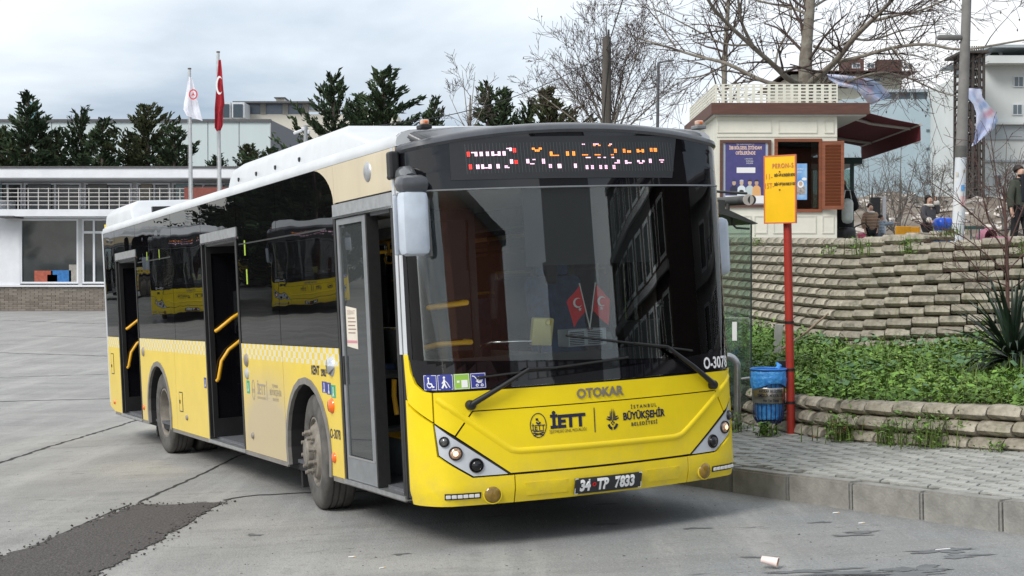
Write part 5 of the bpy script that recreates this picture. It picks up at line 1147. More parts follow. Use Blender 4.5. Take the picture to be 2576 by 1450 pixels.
# ------------------------------------------------------------------ hoop post and bus shelter behind the bus
STEEL = pm('brushed_steel', (.45, .46, .46), rough=.3, metal=.9, var=.15, scale=20)
def hoop():
    p = at(1855, 1072, 15.35); z0 = pz(p.x, p.y); t = empty('hoop_post', (p.x, p.y, z0), label='bent stainless steel hoop post behind the bus front corner', cat='post')
    a = [(0, 0, 0), (0, 0, .62)]+[(-.12+.12*math.cos(k*math.pi/10), 0, .62+.12*math.sin(k*math.pi/10)) for k in range(1, 6)]+[(-.45, .06, .74), (-.60, .08, .74), (-.7, .1, .66), (-.7, .1, 0)]
    MB().tube(a, .037, 14).build('tube', STEEL, t, smooth=60); MB().cbox((0, 0, .004), (.26, .16, .008)).build('base_plate', STEEL, t); MB().tube([(0, 0, .50), (.13, .06, .51)], .012, 8).build('clip', STEEL, t)
hoop()
def shelter():
    DK = pm('shelter_grey', (.05, .053, .05), rough=.5, var=.15); GL = glass('shelter_glass', (.66, .78, .73), body=.10, bodycol=(.25, .30, .27))
    d = Vector((-.40, .917, 0)); n = Vector((.917, .40, 0)); p0 = at(1889, 700, 16.0); z0 = pz(p0.x, p0.y); p0.z = z0
    t = empty('bus_shelter', p0, label='grey bus shelter with a glass end panel behind the bus', cat='bus shelter')
    m = Matrix((n, d, Vector((0, 0, 1)))).transposed().to_4x4()      # x across, y back along the kerb
    # end panel faces across the kerb
    g = MB().box(-1.1, 0, -.006, .006, .15, 2.10, Matrix.Rotation(math.atan2(0, 1), 4, 'Z')); g.build('end_glass', GL, t)
    MB().box(-.004, .010, -.010, .010, .12, 2.12).build('glass_edge', pm('glass_edge_dark', (.02, .035, .03), rough=.3), t)
    MB().box(-.20, -.15, -.009, -.007, .86, 1.06).build('sticker', WTXT, t)
    MB().box(-1.0, -.02, -.0085, -.0070, 1.10, 1.105).build('glass_line', pm('glass_line', (.5, .55, .5)), t)
    c = MB(); prof = [(-1.4, 2.18), (-.35, 2.20), (.05, 2.10), (.09, 2.11), (-.25, 2.24), (-.32, 2.26), (-.32, 2.35), (-1.4, 2.40)]
    mt = m@basis((0, 0, 0), (1, 0, 0), (0, 0, 1)); c.prism(prof, -4.2, -.0, mt); c.build('canopy', DK, t, fix=True)
    MB().tube([m@Vector((-.05, -.1, 2.355)), m@Vector((-.05, 4.2, 2.40))], .05, 14).build('roof_tube', DK, t, smooth=60)
    MB().lathe([(0, -.012), (.058, -.012), (.060, 0), (.05, .006)], 22, 'Y', (-.046, -.11, 2.355)).build('end_cap', pm('cap_grey', (.36, .34, .31), rough=.5, var=.1), t, smooth=40)
    for y in (.3, 1.2): MB().tube([m@Vector((-.1, y, 2.33)), m@Vector((-.1, y, 2.2))], .02, 8).build('strut', DK, t)
    MB().tube([m@Vector((-.02, .05, 2.43)), m@Vector((-1.2, .05, 2.47))], .014, 8).build('roof_rod', DK, t)
    MB().tube([(-.22, -.02, 2.2), (-.20, -.02, 2.10), (-.16, -.03, 2.06), (-.02, -.04, 2.05)], .012, 8).build('hook', BLK, t)
    for y in (.9, 3.9): MB().tube([m@Vector((-1.0, y, 0)), m@Vector((-1.0, y, 2.25))], .045, 10).build('post', DK, t, smooth=60)
    MB().box(-1.35, -1.30, .9, 3.9, .3, 2.1, m).build('back_glass', GL, t)
shelter()
# bits of litter on the road
def paper_cup():
    x, y = 1.59, 8.97; t = empty('paper_cup', (x, y, gz(x, y)), label='crushed pale pink paper cup lying on the road', cat='cup'); CUP = pm('cup_paper', (.80, .66, .62), rough=.6, var=.08); INN = pm('cup_inside', (.68, .47, .25), rough=.6, var=.2, scale=30)
    m = Matrix.Translation((0, 0, .036))@Euler((R(8), R(-82), R(-28))).to_matrix().to_4x4()@Matrix.Diagonal((.72, 1, 1, 1))
    MB().lathe([(0, .098), (.027, .098), (.029, .097), (.039, .005), (.041, 0)], 22, mtx=m@Matrix.Translation((0, 0, -.0))).build('wall', CUP, t, smooth=40)
    MB().lathe([(.0395, .001), (.028, .085), (0, .086)], 22, mtx=m).build('inside', INN, t, smooth=40); MB().lathe([(.041+.0025*math.cos(k*math.pi/3), .0025*math.sin(k*math.pi/3)) for k in range(7)], 22, mtx=m).build('rim', CUP, t, smooth=60)
paper_cup()
for px, py, l, a, lb in ((2372, 1384, .10, .25, 'white drinking straw end on the dark oil stain'), (2101, 1292, .035, .1, 'cigarette end beside the kerb joint'), (883, 1403, .035, .1, 'cigarette end lying in front of the bus door'), (960, 1431, .03, .6, 'cigarette end nearest the bottom edge of the picture'), (2165, 1318, .03, .05, 'cigarette end touching the kerb foot')):
    u, v_ = (px-1288)/FP, -(py-725)/FP; c, s = math.cos(PITCH), math.sin(PITCH); d = (u, c+s*v_, -s+c*v_); tt = (.05*1.58+.0085*12.41-CAMZ)/(d[2]-.05*d[0]+.0085*d[1]); x, y = d[0]*tt, d[1]*tt
    t = empty('cigarette_end' if l < .06 else 'straw', (x, y, gz(x, y)+.004), a, lb, 'litter', 'litter dropped on the road'); MB().tube([(-l/2, 0, 0), (l/2, 0, .002)], .004 if l < .06 else .0035, 8).build('paper', WTXT, t); 
    if l < .06: MB().tube([(l/2, 0, .002), (l/2+.012, 0, .002)], .0042, 8).build('filter', INN_ if False else MATS['cup_inside'], t)

def stick_and_slab():
    a, b = at(2083, 790, 20.6), at(1966, 880, 18.6); o = MB().tube([a, a.lerp(b, .5)+Vector((0, 0, -.02)), b], [.012, .016, .02], 7).build('stick', pm('dry_wood', (.24, .17, .11), rough=.9, var=.2), smooth=60); tag(o, 'dry wooden stick leaning against the retaining wall behind the red post', 'stick')
    c = at(1957, 880, 18.4); o = MB().bbox((c.x, c.y, c.z+.13), (.10, .03, .36), .008, ry=.08).build('stone_slab', pm('slab_grey', (.36, .35, .33), rough=.85, var=.1)); tag(o, 'thin pale upright stone slab among the weeds behind the litter bin', 'slab')
stick_and_slab()
# ------------------------------------------------------------------ kiosk on the terrace
IVORY = pm('kiosk_ivory', (.70, .69, .60), rough=.5, var=.06, scale=2); IVORY2 = pm('kiosk_moulding', (.62, .61, .53), rough=.5, var=.05); WOODB = pm('kiosk_brown', (.105, .046, .032), rough=.55, scale=3, var=.15, stretch=(1, 1, 8)); SHUT = pm('shutter_wood', (.20, .060, .024), rough=.5, var=.2, scale=5, stretch=(.4, 1, 4))
def kiosk():
    Y = 29.0; X0, X1 = 3.955, 6.275; D = 4.2; t = empty('kiosk', ((X0+X1)/2, Y+D/2, TZ), label='ivory ticket kiosk with brown roof band and lattice parapet on the terrace', cat='kiosk')
    ox, oy = -(X0+X1)/2, -(Y+D/2)
    def g(px, py, y=Y): p = at(px, py, y); return p.x+ox, p.z-TZ
    def bx(name, x0, x1, y0, y1, z0, z1, m, par=t): return MB().box(x0, x1, y0, y1, z0, z1).build(name, m, par)
    W0, W1 = X0+ox, X1+ox; F0 = Y+oy; F1 = Y+D+oy; zt = g(1900, 289.5)[1]
    # front wall built around its two openings
    wx0, wz1 = g(1947.8, 349.8); wx1, wz0 = g(2066.7, 534.2)
    w = MB(); w.box(W0, wx0+.06, F0, F0+.1, 0, zt); w.box(wx1-.06, W1, F0, F0+.1, 0, zt); w.box(wx0+.06, wx1-.06, F0, F0+.1, wz1-.06, zt); w.box(wx0+.06, wx1-.06, F0, F0+.1, 0, wz0+.06); w.build('front_wall', IVORY, t)
    bx('side_wall', W0, W0+.1, F0+.1, F1, 0, zt, IVORY); bx('side_wall', W1-.1, W1, F0+.1, F0+.7, 0, zt, IVORY); bx('side_wall', W1-.1, W1, F0+.7, F1, 0, 1.0, IVORY); bx('side_wall', W1-.1, W1, F0+.7, F1, 2.1, zt, IVORY); bx('back_wall', W0, W1, F1-.1, F1, 0, zt, IVORY)
    def mould(a, b, par=t):       # raised picture-frame moulding from two photo corners
        (x0, z1), (x1, z0) = g(*a), g(*b); m = MB(); q = .022
        for r in ((x0, x1, z1-q, z1), (x0, x1, z0, z0+q), (x0, x0+q, z0+q, z1-q), (x1-q, x1, z0+q, z1-q)): m.box(r[0], r[1], F0-.016, F0, r[2], r[3])
        m.build('panel_moulding', IVORY2, par); bx('panel_field', x0+q, x1-q, F0-.006, F0, z0+q, z1-q, IVORY, par)
    for a, b in (((1804.5, 302), (1941, 335)), ((1958, 303), (2056, 336)), ((2074, 303), (2098, 336)), ((1897, 543), (1930, 588)), ((1945, 543), (2053, 588)), ((2068, 543), (2098, 588)), ((1804, 543), (1890, 588))): mould(a, b)
    bx('string_course', W0, W1, F0-.012, F0, g(0, 346)[1], g(0, 342)[1], IVORY2)
    # roof band
    fx0, fz1 = g(1787, 261.5); fx1, fz0 = g(2183, 289.5); q = .16
    bx('roof_band', fx0, fx1, F0-q, F0-q+.05, fz0, fz1, WOODB); bx('roof_band', fx0, fx0+.05, F0-q+.05, F1+.2, fz0, fz1, WOODB); bx('roof_band', fx1-.05, fx1, F0-q+.05, F1+.2, fz0, fz1, WOODB); bx('roof_deck', fx0+.05, fx1-.05, F0-q+.05, F1+.2, fz1-.06, fz1-.02, WOODB)
    bx('soffit', fx0+.05, fx1-.05, F0-q+.05, F1+.2, fz0-.03, fz0+.005, pm('soffit_pale', (.55, .54, .50), var=.05))
    # lattice parapet: real openings
    def lattice(a, b, z0, z1, nx, nz, par=t):
        a, b = Vector(a), Vector(b); L = (b-a).length; ang = math.atan2(b.y-a.y, b.x-a.x); m = MB(); M_ = Matrix.Translation(a)@Matrix.Rotation(ang, 4, 'Z'); px = L/nx; pz_ = (z1-z0)/nz
        for i in range(nx+1): m.box(max(0, i*px-.028), min(L, i*px+.028), -.008, .008, z0, z1, M_)
        for j in range(nz+1):
            for i in range(nx): m.box(i*px+.028, (i+1)*px-.028, -.008, .008, max(z0, z0+j*pz_-.014), min(z1, z0+j*pz_+.014), M_)
        m.build('lattice_panel', IVORY, par)
    lz0, lz1 = g(1900, 260)[1], g(1900, 212.7)[1]; lx0, lx1 = g(1799, 240)[0], g(2106, 240)[0]
    lattice((lx0, F0-.05, 0), (lx1, F0-.05, 0), fz1+.0, lz1, 16, 6); lattice((lx0, F0-.05, 0), (lx0, F1-.1, 0), fz1, lz1, 20, 6)
    # poster in its frame
    (x0, z1), (x1, z0) = g(1810.7, 352.9), g(1938.7, 522); fr_ = MB(); q = .055
    for r in ((x0, x1, z1-q, z1), (x0, x1, z0, z0+q), (x0, x0+q, z0+q, z1-q), (x1-q, x1, z0+q, z1-q)): fr_.box(r[0], r[1], F0-.05, F0, r[2], r[3])
    fo = fr_.build('poster_frame', WOODB, t); bx('backing', x0+q, x1-q, F0-.02, F0-.015, z0+q, z1-q, pm('poster_back', (.42, .47, .55), rough=.3, var=.08), fo)
    a0, a1, b0, b1 = x0+.105, x1-.105, z0+q+.02, z1-q; ps = bx('poster', a0, a1, F0-.026, F0-.021, b0, b1, pm('poster_purple', (.065, .062, .20), rough=.35, var=.08), fo)
    bx('poster_foot', a0, a1, F0-.028, F0-.0265, b0, b0+.15, WTXT, fo)
    m = basis((0, F0-.0285, 0), (1, 0, 0), (0, 0, 1)); cx = (a0+a1)/2; W_ = a1-a0
    D2().text(cx, b1-.10, 'İBB BÖLGESEL İSTİHDAM', .088, bold=.002, sx=.62).text(cx, b1-.20, 'OFİSLERİNDE', .088, bold=.002, sx=.7).put('lettering', m, pm('poster_peach', (.85, .60, .48), var=0), ps)
    D2().text(cx, b1-.03, 'ÖZEL ÇALIŞMA HAYATINDA 1 YIL', .028, sx=.8).text(cx+.06, b1-.31, '15 BİN KİŞİYE', .03, sx=.8).text(cx+.08, b1-.355, 'İŞ İMKANI', .036, sx=.8).text(cx+.08, b1-.395, 'SAĞLADIK', .036, sx=.8).rect(cx-.17, b1-.58, cx+.19, b1-.475).put('lettering', m, WTXT, ps)
    fig = lambda x, col, coat, r=.05: ((x, b0+.40, col, coat, r))
    for i, (dx_, skin, coat, hat) in enumerate(((-.22, (.50, .36, .27), (.03, .03, .07), (.03, .05, .16)), (-.075, (.55, .42, .30), (.68, .74, .78), (.5, .5, .62)), (.085, (.58, .42, .30), (.50, .58, .58), (.05, .04, .04)), (.215, (.50, .33, .24), (.72, .40, .16), (.03, .03, .03)))):
        x = cx+dx_; mc = pm('poster_coat_%d' % i, coat, var=0); ms = pm('poster_skin_%d' % i, skin, var=0); mh = pm('poster_hat_%d' % i, hat, var=0)
        d = D2().poly([(x-.085, b0+.15), (x+.085, b0+.15), (x+.075, b0+.30), (x+.03, b0+.345), (x-.03, b0+.345), (x-.075, b0+.30)]); d.put('poster_figure', m, mc, ps, .0004+i*.0003)
        D2().poly(ell(x, b0+.395, .037, .05, 16)).put('poster_face', m, ms, ps, .002); D2().poly(ell(x, b0+.425, .042, .032, 12, 0, math.pi)).put('poster_hair', m, mh, ps, .0024)
    D2().poly(ell(cx-.075, b0+.23, .045, .03, 16)).put('poster_detail', m, BLK, ps, .003)
    # window: frame, dark pane, blue notice inside, open louvred shutter
    wf = MB(); q = .06
    for r in ((wx0, wx1, wz1-q, wz1), (wx0, wx1, wz0, wz0+q), (wx0, wx0+q, wz0+q, wz1-q), (wx1-q, wx1, wz0+q, wz1-q)): wf.box(r[0], r[1], F0-.05, F0+.05, r[2], r[3])
    wo_ = wf.build('window_frame', SHUT, t); bx('pane', wx0+q, wx1-q, F0+.0, F0+.008, wz0+q, wz1-q, glass('kiosk_glass', (.5, .52, .52)) , wo_)
    (nx0, nz1), (nx1, nz0) = g(1990, 412), g(2030, 503); nb = bx('notice', nx0, nx1, F0-.006, F0-.002, nz0, nz1, pm('notice_blue', (.05, .24, .62), rough=.35, scale=3, col2=(.30, .50, .75)), wo_)
    m2 = basis((0, F0-.0075, 0), (1, 0, 0), (0, 0, 1)); c = (nx0+nx1)/2
    D2().rect(c-.10, nz0+.1, c+.12, nz0+.26).put('notice_print', m2, pm('notice_grey', (.33, .30, .28), var=.4, scale=30), nb, .0); D2().poly(ell(c+.03, nz0+.30, .06, .07, 16)).poly(ell(c+.10, nz0+.40, .05, .03, 12)).put('notice_print', m2, WTXT, nb, .0004); D2().poly(ell(c+.03, nz0+.31, .035, .045, 14)).put('notice_face', m2, MATS['poster_skin_0'], nb, .001); D2().text(c, nz1-.1, 'İstanbul', .05).text(c, nz1-.16, 'Senin', .05).put('lettering', m2, WTXT, nb, .0004)
    bx('interior', W0+.12, W1-.3, F0+1.0, F0+1.05, .1, zt-.1, pm('kiosk_inside', (.03, .03, .03), rough=.9, var=.2), t)
    (sx0, sz1), (sx1, sz0) = g(2063.6, 356.5), g(2119, 528); hs = Matrix.Translation((wx1, F0-.055, 0))@Matrix.Rotation(R(-14), 4, 'Z'); L = (sx1-wx1)/math.cos(R(14)); s_ = MB()
    for r in ((0, .06, sz0, sz1), (L-.06, L, sz0, sz1), (.06, L-.06, sz0, sz0+.07), (.06, L-.06, sz1-.07, sz1)): s_.box(r[0], r[1], -.02, .02, r[2], r[3], hs)
    so_ = s_.build('shutter', SHUT, t); n = 19; h = (sz1-sz0-.14)/n
    for i in range(n): MB().cbox((0, 0, 0), (L-.12, .078, .010), rx=R(-58)).build('slat', SHUT, so_).matrix_local = hs@Matrix.Translation((L/2, 0, sz0+.07+h*(i+.5)))
    # awning on the serving side
    AW = pm('awning_maroon', (.12, .013, .02), rough=.85, var=.12, scale=3); ARM = pm('awning_arm', (.42, .41, .38), rough=.5, var=.1)
    ax, az0 = W1+.28, g(0, 275)[1]-.0; xo = 7.95+ox; zo = 4.86-TZ; yn, yf = F0+.25, F0+5.2; v = []
    for j, y in enumerate((yn, (yn*2+yf)/3, (yn+yf*2)/3, yf)): v += [(fx1-.02, y, az0-.02), ((fx1+xo)/2, y, (az0+zo)/2-.03), (xo, y, zo), (xo+.012, y+.01, zo-.31)]
    f = [(j*4+i, j*4+i+1, (j+1)*4+i+1, (j+1)*4+i) for j in range(3) for i in range(3)]; aw = link('awning', rawmesh('awning', v, f), AW, t); so2 = aw.modifiers.new('s', 'SOLIDIFY'); so2.thickness = .006
    MB().tube([(xo, yn, zo+.005), (xo, yf, zo+.005)], .03, 8).build('front_bar', ARM, aw); MB().tube([(xo+.013, yn, zo-.31), (xo+.013, yf, zo-.31)], .006, 6).build('hem', WTXT, aw)
    for y in (yn+.5, yf-1.2): MB().tube([(fx1-.10, y, az0-.10), (fx1+.35, y+.45, (az0+zo)/2-.02), (xo-.03, y+.1, zo-.02)], .035, 8).build('arm', ARM, aw, smooth=60)
    MB().tube([(fx1-.25, yn-.05, az0-.04), (fx1-.25, yf, az0-.04)], .05, 8).build('roller', ARM, aw, smooth=60)
kiosk()
# small glazed shelter right of the kiosk
def terrace_shelter():
    GD = pm('shelter_green', (.02, .055, .05), rough=.45, var=.1); p = at(2152, 590, 33.5); t = empty('terrace_shelter', (p.x, p.y, TZ), label='dark green framed glass shelter right of the kiosk', cat='shelter')
    h = at(2140, 404, 33.5).z-TZ; MB().box(-1.2, .14, -.06, 2.0, h-.08, h+.06).build('roof', GD, t)
    MB().box(-.115, -.045, -.05, .05, 0, h-.08).build('post', GD, t); MB().box(-1.2, -1.14, -.05, .05, 0, h-.08).build('post', GD, t); MB().box(-1.14, -.115, -.01, .01, .2, h-.2).build('glass', MATS['shelter_glass'], t); MB().box(-.62, -.30, -.018, -.012, 1.25, 1.72).build('notice', pm('notice_pale_blue', (.55, .66, .78), var=.1), t)
terrace_shelter()
# ------------------------------------------------------------------ lamp post with stickers, far lamps, poles
CONC = pm('lamp_post_grey', (.19, .185, .175), rough=.8, var=.15, scale=4); PWH = pm('post_whitewash', (.52, .58, .64), rough=.75, scale=6, col2=(.62, .62, .60), var=.1)
def lamp_post():
    y = 26.6; b = at(2409, 585, y); t = empty('lamp_post', (b.x, y, TZ), label='tall grey lamp post with a whitewashed foot covered in stickers', cat='lamp post')
    def P(px, py): p = at(px, py, y); return (p.x-b.x, 0, p.z-TZ)
    MB().tube([(-.03, 0, 0), P(2411, 560), P(2417, 396)], [.115, .108, .098], 18).build('foot_paint', PWH, t, smooth=60)
    MB().tube([P(2417, 396), P(2421, 300), P(2432, 0), P(2444, -260)], [.097, .094, .080, .066], 18).build('shaft', CONC, t, smooth=60); MB().tube([P(2416.6, 397), P(2418, 368)], .102, 18).build('band', pm('band_grey', (.09, .09, .085), rough=.7), t, smooth=60)
    a = P(2428, 95); MB().bbox((a[0]-.28, 0, a[2]), (.42, .16, .085), .03, ry=.02).build('lamp_head', pm('lamp_grey', (.14, .14, .135), rough=.5), t, smooth=40); MB().tube([(a[0]-.1, 0, a[2]+.01), (a[0]+.02, 0, a[2]+.01)], .025, 8).build('arm', CONC, t)
    rs = random.Random(2)
    for px, py, w, h, col in ((2418, 474, .07, .10, (.10, .30, .60)), (2419, 507, .10, .18, (.62, .40, .40)), (2404, 440, .05, .08, (.5, .48, .42)), (2412, 538, .05, .08, (.60, .66, .68)), (2398, 500, .05, .10, (.7, .72, .72)), (2422, 432, .05, .05, (.35, .30, .25))):
        q = P(px, py); v = []; n = 5; cx = -.03+(q[2])*.0+0; r = .113; xc = P(2411+(560-py)*.0366, py)[0]; a0 = math.asin(max(-.9, min(.9, (q[0]-xc)/r)))
        for i in range(n): 
            a = a0+(i/(n-1)-.5)*w/r; v += [(xc+r*math.sin(a), -r*math.cos(a), q[2]-h/2), (xc+r*math.sin(a), -r*math.cos(a), q[2]+h/2)]
        link('sticker', rawmesh('sticker', v, [(2*i, 2*i+2, 2*i+3, 2*i+1) for i in range(n-1)]), pm('sticker_%d' % px, col, var=.15, scale=40), t)
lamp_post()
def street_lamp():
    y = 42; b = at(1652, 330, y); t = empty('street_lamp', (b.x, y, TZ-1.2), label='thin dark street lamp with a flat head left of the kiosk roof', cat='street lamp'); top = at(1657, 158, y); h = top.z-TZ+1.2
    MB().tube([(-.05, 0, 0), (.05, 0, h)], [.06, .04], 8).build('pole', DGREY, t, smooth=60); MB().tube([(.05, 0, h), (.40, 0, h+.06)], .025, 8).build('arm', DGREY, t); MB().bbox((.32, 0, h+.05), (.34, .12, .05), .02, ry=-.15).build('lamp_head', MGREY, t)
street_lamp()
WOOD = pm('pole_wood', (.085, .075, .065), rough=.9, var=.3, scale=3, stretch=(4, 4, .4))
def utility_pole():
    y = 36; b = at(1526, 320, y); t = empty('utility_pole', (b.x, y, 0), label='weathered wooden utility pole rising behind the bus roof', cat='utility pole'); h = at(1526, 95, y).z
    MB().tube([(0, 0, 0), (0, 0, h)], [.15, .105], 12).build('pole', WOOD, t, smooth=60); MB().tube([(-.12, -.08, h*.4), (-.08, -.12, h*.75), (.06, -.12, h-.3), (.03, -.08, h+.12)], .012, 6).build('cable', BLK, t); MB().cbox((.05, 0, h+.08), (.04, .04, .22)).build('bracket', BLK, t)
    return Vector((b.x, y, h))
up = utility_pole()
def cable(name, pts, r, label):
    o = MB().tube(pts, r, 5).build(name, BLK); tag(o, label, 'cable', 'overhead cables'); return o
def sag(a, b, s, n=14): return [Vector(a).lerp(Vector(b), i/n)-Vector((0, 0, s*4*(i/n)*(1-i/n))) for i in range(n+1)]
cable('overhead_cable', sag(up+Vector((.0, 0, -.3)), at(1700, -420, 12), .0), .013, 'black overhead cable rising from the wooden pole to the top of the picture')
cable('overhead_cable', sag(up+Vector((-.05, 0, -.4)), at(1040, 305, 33), .25)+[at(845, 330, 34), at(700, 400, 36)], .010, 'thin grey overhead cable running from the wooden pole down behind the bus')
def camera_pole():
    y = 40; b = at(769, 420, y); t = empty('camera_pole', (b.x, y, -.3), label='slim grey pole with a white surveillance camera above the bus roof', cat='camera pole'); h = at(769, 316, y).z+.3
    MB().tube([(0, 0, 0), (0, 0, h)], .055, 10).build('pole', pm('pole_grey', (.30, .32, .33), rough=.5), t, smooth=60); MB().bbox((-.20, -.05, h-.18), (.24, .09, .08), .02, ry=-.35).build('camera', WHT, t); MB().bbox((-.06, 0, h-.10), (.10, .1, .10), .02).build('mount', WHT, t); MB().bbox((.08, .0, h-.18), (.07, .07, .1), .02).build('camera', WHT, t)
camera_pole()
# ------------------------------------------------------------------ flags on poles in front of the office
ALP = pm('flagpole_metal', (.50, .52, .53), rough=.4, metal=.3, var=.1)
def flag_pole(px, pyt, y, wid, label, red):
    b = at(px, 520, y); h = at(px, pyt, y).z; t = empty('flagpole', (b.x, y, gz(b.x, y)), label=label[0], cat='flagpole'); h -= gz(b.x, y)
    MB().tube([(0, 0, 0), (-.10, 0, h)], [.09, .055], 12).build('pole', ALP, t, smooth=60); MB().tube([(-.10, 0, h), (-.10, 0, h+.05)], .07, 10).build('cap', pm('cap_brown', (.12, .08, .06)) if 'cap_brown' not in MATS else MATS['cap_brown'], t); MB().tube([(-.17, -.05, h-.1), (-.13, -.05, h*.45)], .008, 4).build('rope', ALP, t)
    return b, h, t
def drape(name, top, pts, m, label, cols=6, seed=0):
    """hanging cloth: pts = rows of (left, right) offsets"""
    o = None; v = []; n = len(pts)
    for i, (a, b) in enumerate(pts):
        for j in range(cols+1):
            q = j/cols; x = a[0]+(b[0]-a[0])*q; z = a[1]+(b[1]-a[1])*q; v.append((x, .10*math.sin(q*9+i*.7+seed)*(.3+i/n), z))
    f = [(i*(cols+1)+j, i*(cols+1)+j+1, (i+1)*(cols+1)+j+1, (i+1)*(cols+1)+j) for i in range(n-1) for j in range(cols)]
    o = empty(name, top, label=label, cat='flag'); link('cloth', rawmesh('cloth', v, f, True), m, o); return o
yF = 58
b, h, t = flag_pole(484, 175, yF, 0, ('left flagpole carrying the white flag in front of the office',), 0)
def rows(lst, y, org): 
    out = []
    for a, b_ in lst:
        p, q = at(a[0], a[1], y), at(b_[0], b_[1], y); out.append(((p.x-org.x, p.z-org.z), (q.x-org.x, q.z-org.z)))
    return out
org = at(478, 190, yF-.25); WF = pm('white_cloth', (.72, .74, .82), rough=.8, var=.08)
fw = drape('white_flag', org, rows([((474, 193), (482, 195)), ((470, 215), (488, 215)), ((466, 240), (494, 240)), ((462, 258), (500, 262)), ((461, 275), (505, 283)), ((470, 292), (510, 305))], yF-.25, org), WF, 'white flag with a red ring emblem hanging on the left flagpole')
rm = basis((0, 0, 0), (1, 0, 0), (0, 0, 1)); c = at(486, 238, yF-.45)-org
D2().add(ring2d(c.x, c.z, .17, .20, .05, 20)).add(star2d(c.x, c.z, .09, 3)).put('emblem', Matrix.Translation((0, c.y, 0))@rm, pm('flag_red_print', (.62, .06, .06), var=0), fw)
b, h, t = flag_pole(556, 133, yF+.5, 0, ('right flagpole carrying the red flag in front of the office',), 1)
org = at(552, 150, yF+.2)
fr_ = drape('red_flag', org, rows([((549, 152), (556, 150)), ((547, 180), (559, 178)), ((544, 215), (561, 213)), ((543, 245), (563, 240)), ((541, 275), (564, 262)), ((541, 300), (560, 275)), ((540, 322), (560, 315)), ((545, 331), (556, 328))], yF+.2, org), pm('flag_red', (.36, .012, .025), rough=.8, var=.15), 'red flag with white crescent hanging on the right flagpole', 5, 2)
c = at(553, 215, yF-.05)-org; vv, ff = crescent2d(0, 0, .36); D2().add(([(c.x-.02+x*.38, c.z+y) for x, y in vv], ff)).put('emblem', Matrix.Translation((0, c.y, 0))@rm, WTXT, fr_)
# election-style banners in the right background
def banner(pts, y, label, seed, nm='hanging_banner'):
    m = pm('banner_print_%d' % seed, (.50, .56, .78), rough=.7, scale=2.3, col2=(.72, .72, .80), lo=.42, hi=.58); t_ = m.node_tree; b = t_.nodes['Principled BSDF']; cur = b.inputs['Base Color'].links[0].from_socket; tx = t_.nodes.new('ShaderNodeTexCoord')
    for sc, lo, col in ((1.9, .57, (.58, .20, .26)), (2.6, .55, (.30, .36, .60)), (3.5, .60, (.62, .50, .50)), (1.3, .54, (.36, .52, .76))):
        n = t_.nodes.new('ShaderNodeTexNoise'); n.inputs['Scale'].default_value = sc; n.inputs['Detail'].default_value = 2; t_.links.new(tx.outputs['Object'], n.inputs['Vector']); g = t_.nodes.new('ShaderNodeMapRange'); g.inputs['From Min'].default_value = lo-.03; g.inputs['From Max'].default_value = lo+.06; g.inputs['To Max'].default_value = .75; t_.links.new(n.outputs['Fac'], g.inputs[0]); x = t_.nodes.new('ShaderNodeMix'); x.data_type = 'RGBA'; t_.links.new(g.outputs[0], x.inputs['Factor']); t_.links.new(cur, x.inputs['A']); x.inputs['B'].default_value = col+(1,); cur = x.outputs['Result']
    t_.links.new(cur, b.inputs['Base Color'])
    org = at(pts[0][0][0], pts[0][0][1], y); o = drape(nm, org, rows(pts, y, org), m, label, 8, seed); o['category'] = 'banner'; o['group'] = 'printed cloth banners'; return o
banner([((2431, 222), (2466, 224)), ((2432, 240), (2470, 246)), ((2450, 262), (2482, 262)), ((2456, 285), (2505, 288)), ((2454, 305), (2511, 303)), ((2450, 330), (2506, 322)), ((2448, 352), (2478, 346)), ((2446, 368), (2456, 360))], 27.5, 'printed cloth banner twisting beside the lamp post', 1)
banner([((2080, 186), (2086, 200)), ((2110, 188), (2106, 215)), ((2150, 193), (2150, 225)), ((2190, 200), (2170, 240)), ((2215, 215), (2185, 258)), ((2240, 242), (2195, 263))], 36, 'printed cloth banner blowing above the kiosk awning', 2)
cable('overhead_cable', sag(at(2060, 182, 36), at(2300, 205, 36), .2), .008, 'thin line that holds the banner above the kiosk awning')
